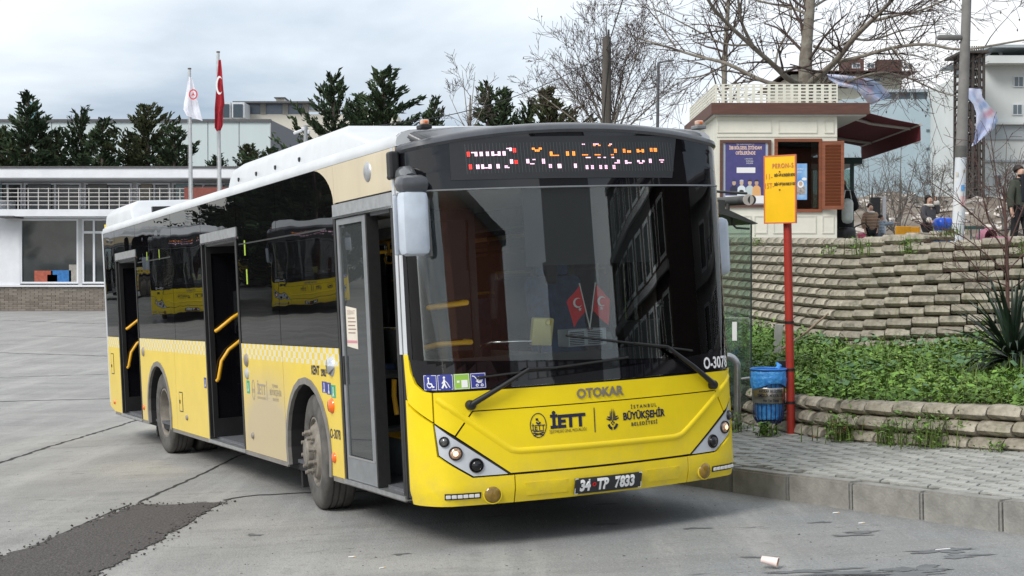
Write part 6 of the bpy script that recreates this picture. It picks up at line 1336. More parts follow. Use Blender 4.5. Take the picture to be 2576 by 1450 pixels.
# ------------------------------------------------------------------ two-storey office on the left
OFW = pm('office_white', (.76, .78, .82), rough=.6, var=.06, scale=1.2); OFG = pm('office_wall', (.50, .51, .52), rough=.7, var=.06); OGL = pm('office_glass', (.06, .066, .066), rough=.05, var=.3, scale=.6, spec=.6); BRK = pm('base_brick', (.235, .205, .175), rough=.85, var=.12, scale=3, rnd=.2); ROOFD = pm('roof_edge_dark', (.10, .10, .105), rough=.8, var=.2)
def office():
    Y = 74.0; gr = gz(-20, Y); o = at(0, 780, Y); t = empty('office_building', (o.x, Y, gr), label='white two-storey office with balcony railing and brick base', cat='building')
    X = lambda px: at(px, 700, Y).x-o.x; Z = lambda py: at(0, py, Y).z-gr
    def bx(name, x0, x1, y0, y1, z0, z1, m, par=t): return MB().box(min(x0, x1), max(x0, x1), y0, y1, min(z0, z1), max(z0, z1)).build(name, m, par)
    xe = X(640); xw = X(-500)
    # brick base
    bb = bx('brick_base', xw, xe, 0, .3, 0, Z(722), MORTAR); bx('coping', xw, xe, -.12, .3, Z(722), Z(717), OFW)
    zb = Z(722)-.02; nr = 12; hb = zb/nr; bl = .42; bme = None; v, f = [], []; n_ = 0
    pm_ = MB().box(0, bl-.02, -.03, .0, .012, hb-.004); me_ = rawmesh('brick', pm_.v, pm_.f); me_.materials.append(BRK)
    for r in range(nr):
        x = X(-20)-(r % 2)*bl/2
        while x < X(285):
            b_ = link('brick', me_, None, bb) if n_ < 300 else None; n_ += 1
            if b_: b_.location = (x, 0, r*hb)
            else: k = len(v); v += [(a+x, b+0, c+r*hb) for a, b, c in pm_.v]; f += [tuple(i+k for i in q) for q in pm_.f]
            x += bl
    if v: tag(link('small_bricks', rawmesh('small_bricks', v, f), BRK, bb), kind='stuff')
    # ground floor
    bx('wall', xw, X(50), 0, .3, Z(717), Z(533), OFW); bx('wall', X(275), xe, 0, .3, Z(717), Z(533), OFW)
    bx('wall', X(50), X(275), 0, .3, Z(550), Z(533), OFW)
    def window(x0, x1, z0, z1, muls=(), y=.12, trans=None, fm=OFW):
        fr = MB(); q = .09
        for r in ((x0, x1, z1-q, z1), (x0, x1, z0, z0+q), (x0, x0+q, z0+q, z1-q), (x1-q, x1, z0+q, z1-q)): fr.box(r[0], r[1], y-.1, y, r[2], r[3])
        for m_ in muls: fr.box(m_-.05, m_+.05, y-.1, y, z0+q, z1-q)
        fo = fr.build('window', fm, t); MB().box(x0+q, x1-q, y-.02, y-.01, z0+q, z1-q).build('pane', OGL, fo); return fo
    window(X(50), X(197), Z(714), Z(551)); window(X(206), X(275), Z(714), Z(551), (X(236),)); bx('transom', X(209), X(272), 0, .06, Z(588), Z(582), OFW); bx('pier', X(197), X(206), 0, .2, Z(717), Z(550), OFG)
    # things inside the shop window
    for px, c, w, h_ in ((152, (.03, .17, .45), 1.0, .62), (108, (.40, .10, .06), .9, .6), (185, (.35, .33, .30), .5, .9), (130, (.5, .5, .5), .5, .4)): bx('stored_box', X(px)-w/2, X(px)+w/2, .095, .10, Z(712), Z(712)+h_, pm('stored_%d' % px, c, var=.2), t)
    # balcony slab, railing, upper floor, roof
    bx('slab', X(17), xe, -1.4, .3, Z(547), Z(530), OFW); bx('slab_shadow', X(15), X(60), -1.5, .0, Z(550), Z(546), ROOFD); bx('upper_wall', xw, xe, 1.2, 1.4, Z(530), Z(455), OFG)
    bx('low_wall', xw, X(20), -1.2, 1.2, Z(530), Z(505), OFW)
    for a, b_, mu in ((42, 188, (122,)), (196, 318, (228,)), (330, 415, (375,)), (420, 540, (500,)), (545, 640, (590,)), (-60, 38, (0,))): 
        fo = window(X(a), X(b_), Z(529), Z(457), [X(m_) for m_ in mu], 1.2); MB().box(X(a)+.2, X(a)+(X(b_)-X(a))*.48, 1.09, 1.10, Z(527), Z(459)).build('tinted_pane', pm('tinted_pane_%d' % (a+100), [(.22, .32, .33), (.10, .10, .10), (.06, .06, .06), (.22, .19, .15), (.13, .14, .15), (.3, .3, .3)][(a//10) % 6], rough=.2, var=.15, scale=.7), fo)  # tinted panels laid over the upper panes to lighten and vary the glass
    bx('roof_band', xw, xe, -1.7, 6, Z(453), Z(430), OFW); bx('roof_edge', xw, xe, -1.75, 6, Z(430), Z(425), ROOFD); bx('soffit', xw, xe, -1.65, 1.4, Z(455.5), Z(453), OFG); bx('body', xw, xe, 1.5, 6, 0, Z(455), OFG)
    rl = MB(); 
    for py in (479, 489, 499, 509, 519): rl.tube([(X(18), -1.3, Z(py)), (X(640), -1.3, Z(py))], .017, 6)
    ro_ = rl.build('railing', pm('railing_white', (.66, .64, .62), rough=.5, var=.08), t)
    for i in range(26): MB().tube([(X(18+25*i), -1.3, Z(530)), (X(18+25*i), -1.3, Z(477))], .024, 6).build('baluster', MATS['railing_white'], ro_)
    MB().box(X(480), X(600), -1.45, -1.2, Z(520), Z(476)).build('red_panel', pm('terracotta_panel', (.22, .06, .045), rough=.6), t)
office()
# ------------------------------------------------------------------ warehouse and roofs behind
def simple_building(name, px0, px1, pyt, y, depth, m, label, base=0, cat='building'):
    a, b = at(px0, pyt, y), at(px1, pyt, y); t = empty(name, ((a.x+b.x)/2, y, base), label=label, cat=cat); w = (b.x-a.x)/2; h = a.z-base
    MB().box(-w, w, 0, depth, 0, h).build('wall', m, t); return t, w, h
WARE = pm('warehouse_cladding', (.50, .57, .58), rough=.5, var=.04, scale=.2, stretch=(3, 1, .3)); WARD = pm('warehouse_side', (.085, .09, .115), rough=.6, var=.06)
def warehouse():
    Y = 126; a, b = at(-420, 308, Y), at(680, 308, Y); t = empty('warehouse', (0, Y, 0), label='long pale grey warehouse with a dark side wall behind the conifers', cat='building'); z = a.z
    x = a.x; w_ = (b.x-a.x)/14
    for i in range(14): MB().box(x+i*w_+.03, x+(i+1)*w_-.03, 0, .3, 0, z).build('cladding_panel', WARE, t)
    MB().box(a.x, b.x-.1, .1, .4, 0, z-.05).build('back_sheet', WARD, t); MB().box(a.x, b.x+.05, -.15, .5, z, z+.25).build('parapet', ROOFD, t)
    c = at(775, 345, Y+22)
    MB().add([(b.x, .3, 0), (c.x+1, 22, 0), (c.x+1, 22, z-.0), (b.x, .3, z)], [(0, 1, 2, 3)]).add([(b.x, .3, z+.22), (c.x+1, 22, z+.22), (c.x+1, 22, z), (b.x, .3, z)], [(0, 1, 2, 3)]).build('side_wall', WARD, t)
    p = at(85, 300, Y+3); MB().tube([(p.x, 3, z-2), (p.x, 3, at(85, 258, Y+3).z)], .35, 10).build('flue', pm('flue_teal', (.16, .30, .34), rough=.4), t, smooth=60)
warehouse()
def hall():
    Y = 165; t = empty('rooftop_hall', (0, Y, 0), label='cream hall with a long grey window strip and curved metal roof', cat='building'); X = lambda px: at(px, 280, Y).x; Z = lambda py: at(0, py, Y).z
    CR = pm('hall_cream', (.58, .55, .48), rough=.7, var=.05); MET = pm('metal_roof', (.50, .55, .60), rough=.4, var=.05, metal=.2)
    MB().box(X(600), X(1000), 0, 40, 0, Z(288)).build('wall', CR, t); MB().box(X(604), X(770), .1, .6, Z(288), Z(257)).build('window_strip', pm('hall_glass', (.13, .16, .21), rough=.2), t)
    for px in (618, 662, 718, 768, 602): MB().box(X(px)-.3, X(px)+.3, -.1, .7, Z(288), Z(255)).build('mullion', pm('hall_mullion', (.25, .24, .22)) if 'hall_mullion' not in MATS else MATS['hall_mullion'], t)
    MB().box(X(590), X(790), -1.2, 6, Z(262), Z(258)).build('canopy', ROOFD, t)
    v = []
    for px in (600, 640, 930): v += [(X(px), 2, Z(258)), (X(px)+ (6 if px == 600 else 0), 14, Z(246))]
    v = [(X(600), 1, Z(262)), (X(930), 1, Z(262)), (X(930), 16, Z(243)), (X(660), 16, Z(243))]; MB().add(v, [(0, 1, 2, 3)]).build('metal_roof', MET, t)
    MB().box(X(770), X(930), .8, 1, Z(275), Z(262)).build('upper_wall', MET, t)
    MB().box(X(680), X(701), 4, 7, Z(252), Z(237)).build('chimney', CR, t); MB().box(X(676), X(705), 3.6, 7.4, Z(237), Z(235)).build('chimney_cap', ROOFD, t)
    for a, b_ in ((567, 597), (600, 631)): MB().box(X(a), X(b_), -4, -.5, Z(306), Z(268)).build('cooling_unit', WHT, t); 
    for a, b_ in ((570, 594), (604, 627)): MB().box(X(a), X(b_), -4.1, -4.02, Z(306), Z(273)).build('grille', pm('grille_dark', (.04, .06, .08)) if 'grille_dark' not in MATS else MATS['grille_dark'], t)
hall()
# ------------------------------------------------------------------ right background
BLU = pm('blue_render', (.33, .42, .47), rough=.8, scale=.25, col2=(.39, .48, .53), var=.1, lo=.3, hi=.7); PALE = pm('pale_render', (.58, .61, .60), rough=.8, scale=.3, var=.07); PALE2 = pm('grey_band', (.34, .38, .40), rough=.8, var=.05); GLD = pm('far_glass', (.10, .13, .15), rough=.1, var=.2, scale=.5)
def far_block(name, Y, label, fn):
    t = empty(name, (0, Y, 0), label=label, cat='building'); X = lambda px: at(px, 400, Y).x; Z = lambda py: at(2300, py, Y).z
    def bx(nm, a, b, c, d, m, y0=0, y1=.3, par=t): return MB().box(X(a), X(b), y0, y1, Z(d), Z(c)).build(nm, m, par)
    def win(a, b, c, d, fm=WHT, y=-.08):
        w = bx('window', a, b, c, d, fm, y, y+.1); q = (b-a)*.10; MB().box(X(a+q), X((a+b)/2-q*.4), y-.02, y+.02, Z(d-q), Z(c+q)).build('pane', GLD, w); MB().box(X((a+b)/2+q*.4), X(b-q), y-.02, y+.02, Z(d-q), Z(c+q)).build('pane', GLD, w); return w
    fn(t, X, Z, bx, win)
def blue_house(t, X, Z, bx, win):
    MB().box(X(2120), X(2394), 0, 12, 0, Z(250)).build('wall', BLU, t); bx('upper_floor', 2215, 2372, 228, 250, PALE, 1.0, 10); bx('roof_edge', 2205, 2376, 222, 229, PALE2, .6, 11)
    for a, b in ((2225, 2262), (2270, 2298), (2306, 2350)): bx('upper_window', a, b, 231, 249, GLD, .9, 1.0)
    bx('side_wing', 2372, 2420, 250, 372, pm('sage_render', (.40, .42, .37), rough=.8, var=.05), -.6, 6); bx('drainpipe', 2368, 2371, 252, 374, pm('pipe_blue', (.05, .12, .28)), -.8, -.6)
    for y in (326, 372, 418): 
        for x in (2330, 2346): bx('vent_window', x, x+8, y, y+6, GLD, -.05, .02)
    MB().lathe([(0, -.9), (.35, -.85), (.55, -.7)], 14, 'Y', (X(2360), 0, Z(392))).build('satellite_dish', WHT, t, smooth=60)
    bx('railing', 2372, 2420, 380, 398, pm('rail_grey', (.35, .36, .36)), -1, -.9)
    for a, b in ((2425, 2445),): bx('pale_wing', 2372, 2424, 372, 560, BLU, -.3, 6)
    for a, c in ((2382, 386), (2400, 386), (2382, 430), (2400, 430)): win(a, a+9, c, c+18, WHT, -.36)
far_block('blue_house', 104, 'pale blue rendered block with tiny vent windows behind the bare saplings', blue_house)
def brown_roof(t, X, Z, bx, win):
    MB().box(X(1990), X(2268), 0, 12, 0, Z(188)).build('wall', pm('beige_render', (.48, .46, .38), rough=.8, var=.06), t)
    RF = pm('roof_tiles', (.10, .05, .042), rough=.85, var=.2, scale=1.2); v = [(X(1965), -2, Z(188)), (X(2295), -2, Z(188)), (X(2295), 14, Z(188)), (X(1965), 14, Z(188)), (X(2040), 6, Z(152)), (X(2225), 6, Z(152))]
    MB().add(v, [(0, 1, 5, 4), (1, 2, 5), (2, 3, 4, 5), (3, 0, 4)]).build('roof', RF, t); MB().box(X(2130), X(2170), -.4, 3, Z(188), Z(150)).build('dormer', RF, t); MB().box(X(2205), X(2265), -.4, 3, Z(185), Z(152)).build('dormer', RF, t)
    for a in (2132, 2168, 2262): win(a, a+20, 166, 179, WHT, -1.6)
    win(2195, 2215, 196, 208)
far_block('brown_roofed_house', 122, 'beige house with a dark brown tiled roof and white dormer windows', brown_roof)
def white_block(t, X, Z, bx, win):
    MB().box(X(2478), X(2900), 0, 14, 0, Z(163)).build('wall', PALE, t); bx('balcony_parapet', 2470, 2900, 147, 166, PALE, -1.2, .0); bx('top_storey', 2498, 2900, 128, 150, PALE2, 1.5, 8); bx('roof_slab', 2470, 2900, 122, 129, PALE2, -1.5, 9)
    for a in (2548, 2600): win(a, a+26, 192, 220)
    for a in (2545, 2600): win(a, a+26, 262, 290); 
    bx('floor_band', 2478, 2900, 314, 352, PALE2, -.12, .0); bx('cornice', 2476, 2900, 310, 315, PALE, -.4, .0); bx('low_band', 2478, 2900, 404, 409, PALE2, -.15, .0)
    for a in (2500, 2545, 2600): win(a, a+18, 440, 470)
    MB().bbox((X(2510)+.0, .9, Z(139)), (1.0, .5, .8), .05).build('air_conditioner', WHT, t); MB().lathe([(0, 0), (.3, 0), (.3, .05)], 14, 'Y', (X(2510), .6, Z(139))).build('fan', BLK, t)
    for a in (2526, 2550): bx('roof_window', a, a+20, 132, 146, GLD, 1.4, 1.5)
far_block('white_apartment_block', 92, 'pale apartment block with balcony parapet at the right edge', white_block)
def stair_tower():
    Y = 88; X = lambda px: at(px, 400, Y).x; Z = lambda py: at(2450, py, Y).z; t = empty('fire_stair', (0, Y, 0), label='dark steel fire stair tower between the blue and the pale block', cat='stair'); DK = pm('rusty_steel', (.055, .048, .045), rough=.8, var=.25)
    for px in (2432, 2446, 2462, 2474):
        for y in (0, 2.4): MB().tube([(X(px), y, 0), (X(px), y, Z(133))], .10, 4).build('column', DK, t)
    for i in range(22):
        z = Z(140+i*20); m = MB(); m.box(X(2430), X(2476), 0, 2.5, z-.06, z+.06); m.build('landing', DK, t)
        a, b = (X(2432), X(2472)) if i % 2 else (X(2472), X(2432)); MB().tube([(a, .6, z), (b, .6, Z(140+(i+1)*20))], .09, 4).build('stair_flight', DK, t)
        rr = MB()
        for k in range(8): x = X(2433+k*5.6); rr.box(x-.03, x+.03, -.05, -.0, z, z+.55)
        rr.build('stair_rail', DK, t)
    MB().box(X(2412), X(2480), -.5, 3, Z(136), Z(130)).build('roof', DK, t); MB().add([(X(2402), -.4, Z(172)), (X(2432), -.4, Z(172)), (X(2432), -.4, Z(136)), (X(2418), -.4, Z(140))], [(0, 1, 2, 3)]).build('roof_skirt', DK, t)
    MB().box(X(2455), X(2472), .5, 2, 0, Z(330)).build('brick_shaft', pm('shaft_brick', (.13, .085, .07), rough=.9, var=.2), t)
stair_tower()
# rubble ground behind the terrace
RUB_ = pm('rubble_earth', (.13, .10, .075), rough=.95, scale=.5, col2=(.23, .20, .165), bump=1, bscale=3)
rgx = [-10+1.4*i for i in range(60)]; rgy = [46+1.2*i for i in range(40)]
def rz(x, y): return TZ-.1+max(0, (y-47))*.098+.35*math.sin(x*.9+y*.4)*math.sin(y*.7-x*.3)*min(1, (y-46)/5)+.12*math.sin(x*3.1)*math.sin(y*2.7)
rb_ = grid('rubble_ground', rgx, rgy, rz, RUB_, smooth=False)
rs = random.Random(6); m = MB()
for i in range(900):
    x, y = rs.uniform(10, 44), rs.uniform(48, 92); w = rs.uniform(.1, .6)
    if x/y > .40: continue
    m.cbox((x, y, rz(x, y)+.05), (w*rs.uniform(.6, 1.8), w*.7, w*.25), rs.uniform(0, 3), rs.uniform(-.4, .4), rs.uniform(-.4, .4))
tag(m.build('rubble', pm('debris_pale', (.42, .39, .36), rough=.9, var=.2, rnd=.6)), kind='stuff')
# terrace furniture
CHY = pm('plastic_orange', (.78, .36, .02), rough=.4, var=.08)
def plastic_chair(px, y, rz_, label):
    p = at(px, 600, y); t = empty('plastic_chair', (p.x, y, TZ), rz_, label, 'chair', 'orange plastic chairs on the terrace')
    MB().bbox((0, 0, .43), (.42, .42, .03), .01).build('seat', CHY, t); b = MB(); b.bbox((0, .21, .68), (.42, .03, .38), .012, rx=-.1); b.build('backrest', CHY, t)
    for sx in (-1, 1):
        for sy in (-1, 1): MB().tube([(sx*.17, sy*.17, .43), (sx*.21, sy*.21, 0)], [.02, .016], 6).build('leg', CHY, t)
for px, y, r, lb in ((2262, 38.5, .2, 'orange plastic chair left of the woman on the phone, backrest to the road'), (2292, 39, -.2, 'second orange plastic chair left of the woman on the phone'), (2312, 40, 1.3, 'orange plastic chair turned sideways close to the woman on the phone'), (2376, 41.0, -1.2, 'orange plastic chair between the woman and the blue toy car')): plastic_chair(px, y, r+math.pi, lb)
def toy_car():
    p = at(2380, 570, 33); t = empty('toy_car', (p.x, 33, TZ), .2, 'blue plastic ride-on car parked near the lamp post', 'toy'); B1 = pm('toy_blue', (.02, .10, .62), rough=.3); B2 = pm('toy_pale_blue', (.10, .42, .85), rough=.3)
    MB().bbox((0, 0, .40), (.62, .40, .42), .08).build('body', B2, t, smooth=50); MB().bbox((-.06, 0, .74), (.42, .38, .30), .11).build('canopy', B1, t, smooth=50)
    for sx in (-1, 1):
        for sy in (-1, 1): MB().lathe([(0, -.04), (.12, -.04), (.14, 0), (.12, .04), (0, .04)], 14, 'Y', (sx*.26, sy*.22, .14)).build('wheel', BLK, t, smooth=50)
toy_car()
def pram():
    p = at(2500, 585, 32); t = empty('pram', (p.x, 32, TZ), .4, 'folded pink and black pushchair beside the walking man', 'pushchair'); PK = pm('pram_pink', (.42, .17, .24), rough=.8, var=.15)
    m = MB(); m.lathe([(.22*math.cos(a), .22*math.sin(a)) for a in [k*math.pi/10 for k in range(-2, 6)]], 16, 'Y', (-.18, 0, .42)); m.build('hood', PK, t, smooth=60); MB().bbox((.1, 0, .38), (.5, .32, .14), .05).build('seat', PK, t, smooth=50)
    MB().tube([(-.35, 0, .3), (.0, 0, .55), (.5, 0, .62)], .015, 6).build('handle', BLK, t)
    for x in (-.28, .32): 
        for y in (-.2, .2): MB().lathe([(.10, -.02), (.13, -.02), (.14, 0), (.13, .02), (.10, .02)], 16, 'Y', (x, y, .14)).build('wheel', BLK, t, smooth=50)
pram()
def rail(px0, px1, y, label):
    a, b = at(px0, 575, y), at(px1, 575, y); t = empty('terrace_railing', (a.x, y, TZ), label=label, cat='railing', group='low dark railings on the terrace'); L = b.x-a.x; GR = MATS['shelter_green']
    MB().box(0, L, -.02, .02, .50, .56).build('top_rail', GR, t)
    for i in range(max(3, int(L/.16))): MB().box(i*.16, i*.16+.02, -.01, .01, 0, .50).build('bar', GR, t)
rail(2420, 2476, 28.5, 'low dark green railing right of the lamp post')
def info_post():
    p = at(2214, 590, 37); t = empty('information_post', (p.x, 37, TZ), label='black upright information post with a silver edge behind the girl', cat='sign post'); h = at(0, 497, 37).z-TZ
    MB().bbox((-.12, 0, h/2), (.24, .08, h), .01).build('panel', BLK, t); MB().box(.06, .14, -.04, .04, 0, h+.02).build('edge', ALU, t)
info_post()
# ------------------------------------------------------------------ across the street, behind the viewer: seen in the bus glass only
def street_block(x, y, rz_, w, h, fl, m, label):
    t = empty('apartment_block', (x, y, 0), rz_, label, 'building', 'apartment blocks across the street')
    MB().box(-w/2, w/2, 0, 9, 0, h).build('wall', m, t); MB().box(-w/2-.6, w/2+.6, -.9, 9.5, h, h+.5).build('roof', ROOFD, t); wn_ = int(w/2.6); me = None
    for j in range(fl):
        for i in range(wn_):
            s_ = MB().box(-.95, .95, -.03, .0, -.15, 1.85).build('window_surround', WHT, t) if not me else link('window_surround', sm_, None, t)
            sm_ = s_.data; s_.location = (-w/2+1.4+i*2.6, 0, 1.2+j*h/fl)
            o = link('window', me, None, t) if me else MB().box(-.75, .75, -.05, .02, 0, 1.7).build('window', OGL, t)
            me = o.data; o.location = (-w/2+1.4+i*2.6, 0, 1.2+j*h/fl)
    for j in range(fl+1): MB().box(-w/2-.05, w/2+.05, -.5, -.06, .7+j*h/fl-.15, .7+j*h/fl+.15).build('balcony_band', GRB, t)
    return t
DKB = pm('dark_brick', (.075, .06, .052), rough=.8, var=.2); GRB = pm('grey_render_street', (.30, .30, .31), rough=.8, var=.1); ORB = pm('salmon_render', (.40, .15, .09), rough=.8, var=.1)
street_block(40, -8, R(-62), 22, 15, 5, DKB, 'dark brick apartment block reflected in the windscreen centre')
street_block(31, -24, R(-40), 16, 17, 5, GRB, 'grey apartment block reflected in the windscreen')
street_block(48, 14, R(-80), 18, 13, 4, GRB, 'grey apartment block reflected at the windscreen edge')
street_block(12, -34, R(-20), 14, 9, 3, ORB, 'salmon coloured building reflected in the windscreen left half')
for (x, y, hd, lb) in ((-27.5, 40.5, R(-49), 'yellow city bus facing this bus, reflected in its right-hand windows'), (-24.6, 43.2, R(-49), 'yellow city bus parked second in the row reflected in the side windows'), (-33, 62, R(8), 'yellow city bus standing broadside, reflected in the rear side windows')):
    c = copy_tree(bus, skip=('seat', 'grab_pole', 'dashboard', 'hand_rail', 'hanging_straps', 'driver_seat', 'radio')); c.location = (x, y, gz(x, y)+.02); c.rotation_euler = (0, 0, hd); c['label'] = lb
# ------------------------------------------------------------------ bare trees
BARK = pm('grey_bark', (.15, .13, .105), rough=.9, scale=6, col2=(.26, .24, .20), bump=.4, bscale=25); TWIG = pm('twig_brown', (.085, .062, .052), rough=.9, var=.3, scale=3); TWR = pm('twig_reddish', (.10, .052, .044), rough=.85, var=.3, scale=5); SAP = pm('sapling_bark', (.15, .135, .12), rough=.9, var=.2, scale=5)
def tubes_np(polys, sides):
    """polys: list of (points, radii), resampled to the same count and built in one go"""
    if not polys: return np.zeros((0, 3)), np.zeros((0, 4), int)
    V = []; F = []; base = 0; by = {}
    for p, r in polys: by.setdefault(len(p), []).append((p, r))
    for K, lst in by.items():
        P = np.array([p for p, r in lst], float); Rr = np.array([r for p, r in lst], float); n = len(lst)
        T = np.empty_like(P); T[:, 1:-1] = P[:, 2:]-P[:, :-2]; T[:, 0] = P[:, 1]-P[:, 0]; T[:, -1] = P[:, -1]-P[:, -2]
        T /= np.linalg.norm(T, axis=2, keepdims=True)+1e-9
        ref = np.where(np.abs(T[:, :1, 2:3]) > .9, np.array([[[1., 0, 0]]]), np.array([[[0, 0, 1.]]])); ref = np.broadcast_to(ref, P.shape)
        A = np.cross(T, ref); A /= np.linalg.norm(A, axis=2, keepdims=True)+1e-9; B = np.cross(T, A)
        an = np.arange(sides)*2*np.pi/sides
        ring = P[:, :, None, :]+Rr[:, :, None, None]*(A[:, :, None, :]*np.cos(an)[None, None, :, None]+B[:, :, None, :]*np.sin(an)[None, None, :, None])
        V.append(ring.reshape(-1, 3)); i = np.arange(K-1)[:, None]; j = np.arange(sides)[None, :]
        q = np.stack([i*sides+j, i*sides+(j+1) % sides, (i+1)*sides+(j+1) % sides, (i+1)*sides+j], -1).reshape(-1, 4)
        F.append((np.arange(n)[:, None, None]*K*sides+q[None]).reshape(-1, 4)+base); base += n*K*sides
    return np.concatenate(V), np.concatenate(F)
def grow(out, rg, p, d, L, r, lv, up=.12, wig=.25, kids=(3, 5), ang=(25, 60), shrink=(.45, .7), rmin=.004):
    n = 5 if lv > 0 else 4; pts = [p]; rad = [r]; dd = d.normalized()
    for i in range(1, n):
        dd = (dd+Vector((rg.gauss(0, wig), rg.gauss(0, wig), rg.gauss(0, wig)+up))*.5).normalized(); pts.append(pts[-1]+dd*(L/(n-1))); rad.append(max(rmin, r*(1-.62*i/(n-1))))
    out.append(([tuple(q) for q in pts], rad))
    if lv <= 0: return
    for k in range(rg.randint(*kids)):
        q = rg.uniform(.25, 1.0); i = min(n-2, int(q*(n-1))); a = q*(n-1)-i; b = pts[i].lerp(pts[i+1], a); t = (pts[i+1]-pts[i]).normalized(); ax = t.orthogonal().normalized(); ax.rotate(Matrix.Rotation(rg.uniform(0, 6.283), 3, t)); nd = t.copy(); nd.rotate(Matrix.Rotation(R(rg.uniform(*ang)), 3, ax))
        grow(out, rg, b, nd, L*rg.uniform(*shrink), max(rmin, rad[i]*.6), lv-1, up, wig, kids, ang, shrink, rmin)
def make_tree(name, limbs, trunk, label, cat, group, seed, bark, twig, org, spawn=(9, 3), L0=1.6, lv=2, up=.1, seeds=0, rmin=.006, **k):
    """trunk, limbs: (points, r0, r1) in world space"""
    rg = random.Random(seed); t = empty(name, org, label=label, cat=cat, group=group); o = Vector(org)
    def poly(pts, r0, r1, n=4):
        pts = [Vector(p) for p in pts]; out = []
        for a in range(len(pts)-1):
            for i in range(n):
                q = i/n; p0 = pts[max(0, a-1)]; p1 = pts[a]; p2 = pts[a+1]; p3 = pts[min(len(pts)-1, a+2)]
                out.append(.5*((2*p1)+(p2-p0)*q+(2*p0-5*p1+4*p2-p3)*q*q+(3*p1-p0-3*p2+p3)*q**3))
        out.append(pts[-1]); m = len(out); return [tuple(p-o) for p in out], [r0+(r1-r0)*(i/(m-1)) for i in range(m)]
    tp = [poly(*trunk)]; v, f = tubes_np(tp, 12); link('trunk', npmesh('trunk', v, f, True), bark, t)
    big = [poly(l[0], l[1]*.82, l[2]*.8) for l in limbs]; small = []
    for pts, rad in big+([tp[0]] if k.get('trunk_twigs', True) else []):
        n = len(pts); cnt = spawn[0]
        for c in range(cnt):
            q = rg.uniform(.18 if (pts, rad) is not tp[0] else .5, 1); i = min(n-2, int(q*(n-1))); b = Vector(pts[i]).lerp(Vector(pts[i+1]), q*(n-1)-i); tg = (Vector(pts[i+1])-Vector(pts[i])).normalized(); ax = tg.orthogonal().normalized(); ax.rotate(Matrix.Rotation(rg.uniform(0, 6.283), 3, tg)); nd = tg.copy(); nd.rotate(Matrix.Rotation(R(rg.uniform(20, 65)), 3, ax))
            grow(small, rg, b, nd, L0*rg.uniform(.6, 1.25)*(1.1-.45*q), min(rad[i]*.55, .05), lv, up, rmin=rmin, kids=(spawn[1], spawn[1]+2))
    if big: v, f = tubes_np(big, 8); lo = link('limbs', npmesh('limbs', v, f, True), bark, t)
    v, f = tubes_np(small, 3); tag(link('twigs', npmesh('twigs', v, f), twig, t), kind='stuff')
    if seeds:
        ends = [p[0][-1] for p in small]; rg.shuffle(ends); m = MB()
        for e in ends[:seeds]: m.add([(e[0]+dx_*.02, e[1]+dy_*.02, e[2]-.03+dz_*.025) for dx_, dy_, dz_ in ((1, 0, 0), (-1, 0, 0), (0, 1, 0), (0, -1, 0), (0, 0, 1.3), (0, 0, -1.6))], [(0, 2, 4), (2, 1, 4), (1, 3, 4), (3, 0, 4), (2, 0, 5), (1, 2, 5), (3, 1, 5), (0, 3, 5)])
        tag(m.build('seed_balls', TWIG, t), kind='stuff')
    return t
def big_plane():
    y = 36.5; rg = random.Random(1)
    def w(pts, dy=0, dyy=0): n = len(pts); return [at(px, py, y+dy+dyy*i/max(1, n-1)) for i, (px, py) in enumerate(pts)]
    b = at(2030, 300, y); org = Vector((b.x, y, TZ)); tr = ([Vector((b.x-.03, y, TZ))]+w([(2026, 210), (2029, 117), (2039, 0), (2050, -160), (2066, -330)]), .20, .06)
    L = [(w([(2018, 214), (1985, 200), (1950, 168), (1888, 113), (1829, 59), (1786, 8), (1740, -70)], 0, -3), .10, .03), (w([(1895, 118), (1868, 63), (1857, 0), (1850, -80)], -1.5, -1), .055, .025), (w([(2022, 216), (1931, 208), (1829, 161), (1751, 141), (1657, 112), (1600, 96)], 0, 2), .075, .02), (w([(1829, 161), (1770, 190), (1700, 200)], 1, 1), .035, .015),
         (w([(2034, 214), (2060, 190), (2100, 157), (2147, 98), (2190, 55), (2245, 0), (2290, -60)], 0, -4), .11, .035), (w([(2100, 157), (2158, 145), (2245, 121), (2330, 112), (2421, 125), (2558, 104), (2650, 90)], -1, -5), .06, .018), (w([(2048, 117), (2090, 125), (2146, 98)], 0, -1), .05, .03), (w([(2190, 55), (2250, 40), (2323, 24), (2420, -20)], -2, -2), .05, .02), (w([(2090, 214), (2115, 212), (2205, 184), (2280, 195), (2362, 231), (2420, 245)], .5, -4), .05, .014), (w([(2040, 214), (2085, 215)], 0, .5), .07, .05), (w([(2039, 40), (1990, 20), (1930, 8), (1860, -10)], 0, 2), .05, .02), (w([(2042, 20), (2090, -10), (2150, -60)], 0, 1), .045, .02),
         (w([(2245, 121), (2280, 160), (2300, 200)], -3, -1), .025, .01), (w([(2147, 98), (2200, 100), (2290, 70), (2380, 60)], -2, -1), .035, .012), (w([(1950, 168), (1960, 120), (1990, 60), (1985, -10)], -.5, 2), .035, .015), (w([(1700, 120), (1660, 60), (1640, 0)], 1, 1), .025, .012), (w([(1888, 113), (1820, 110), (1720, 60), (1640, 20)], -1, 0), .035, .012)]
    make_tree('plane_tree', L, tr, 'big bare plane tree with spreading grey limbs behind the kiosk', 'tree', None, 5, BARK, TWIG, org, (12, 2), 1.45, 2, .04, 300, .0050)
    p = at(1822, 215, 40); make_tree('slender_tree', [], ([Vector((p.x, 40, TZ)), p, at(1829, 59, 40), at(1836, -60, 40), at(1838, -160, 40)], .085, .03), 'slender bare tree standing left of the plane tree behind the kiosk', 'tree', None, 8, BARK, TWIG, (p.x, 40, TZ), (24, 2), 1.3, 2, .12, 60, .005)
big_plane()
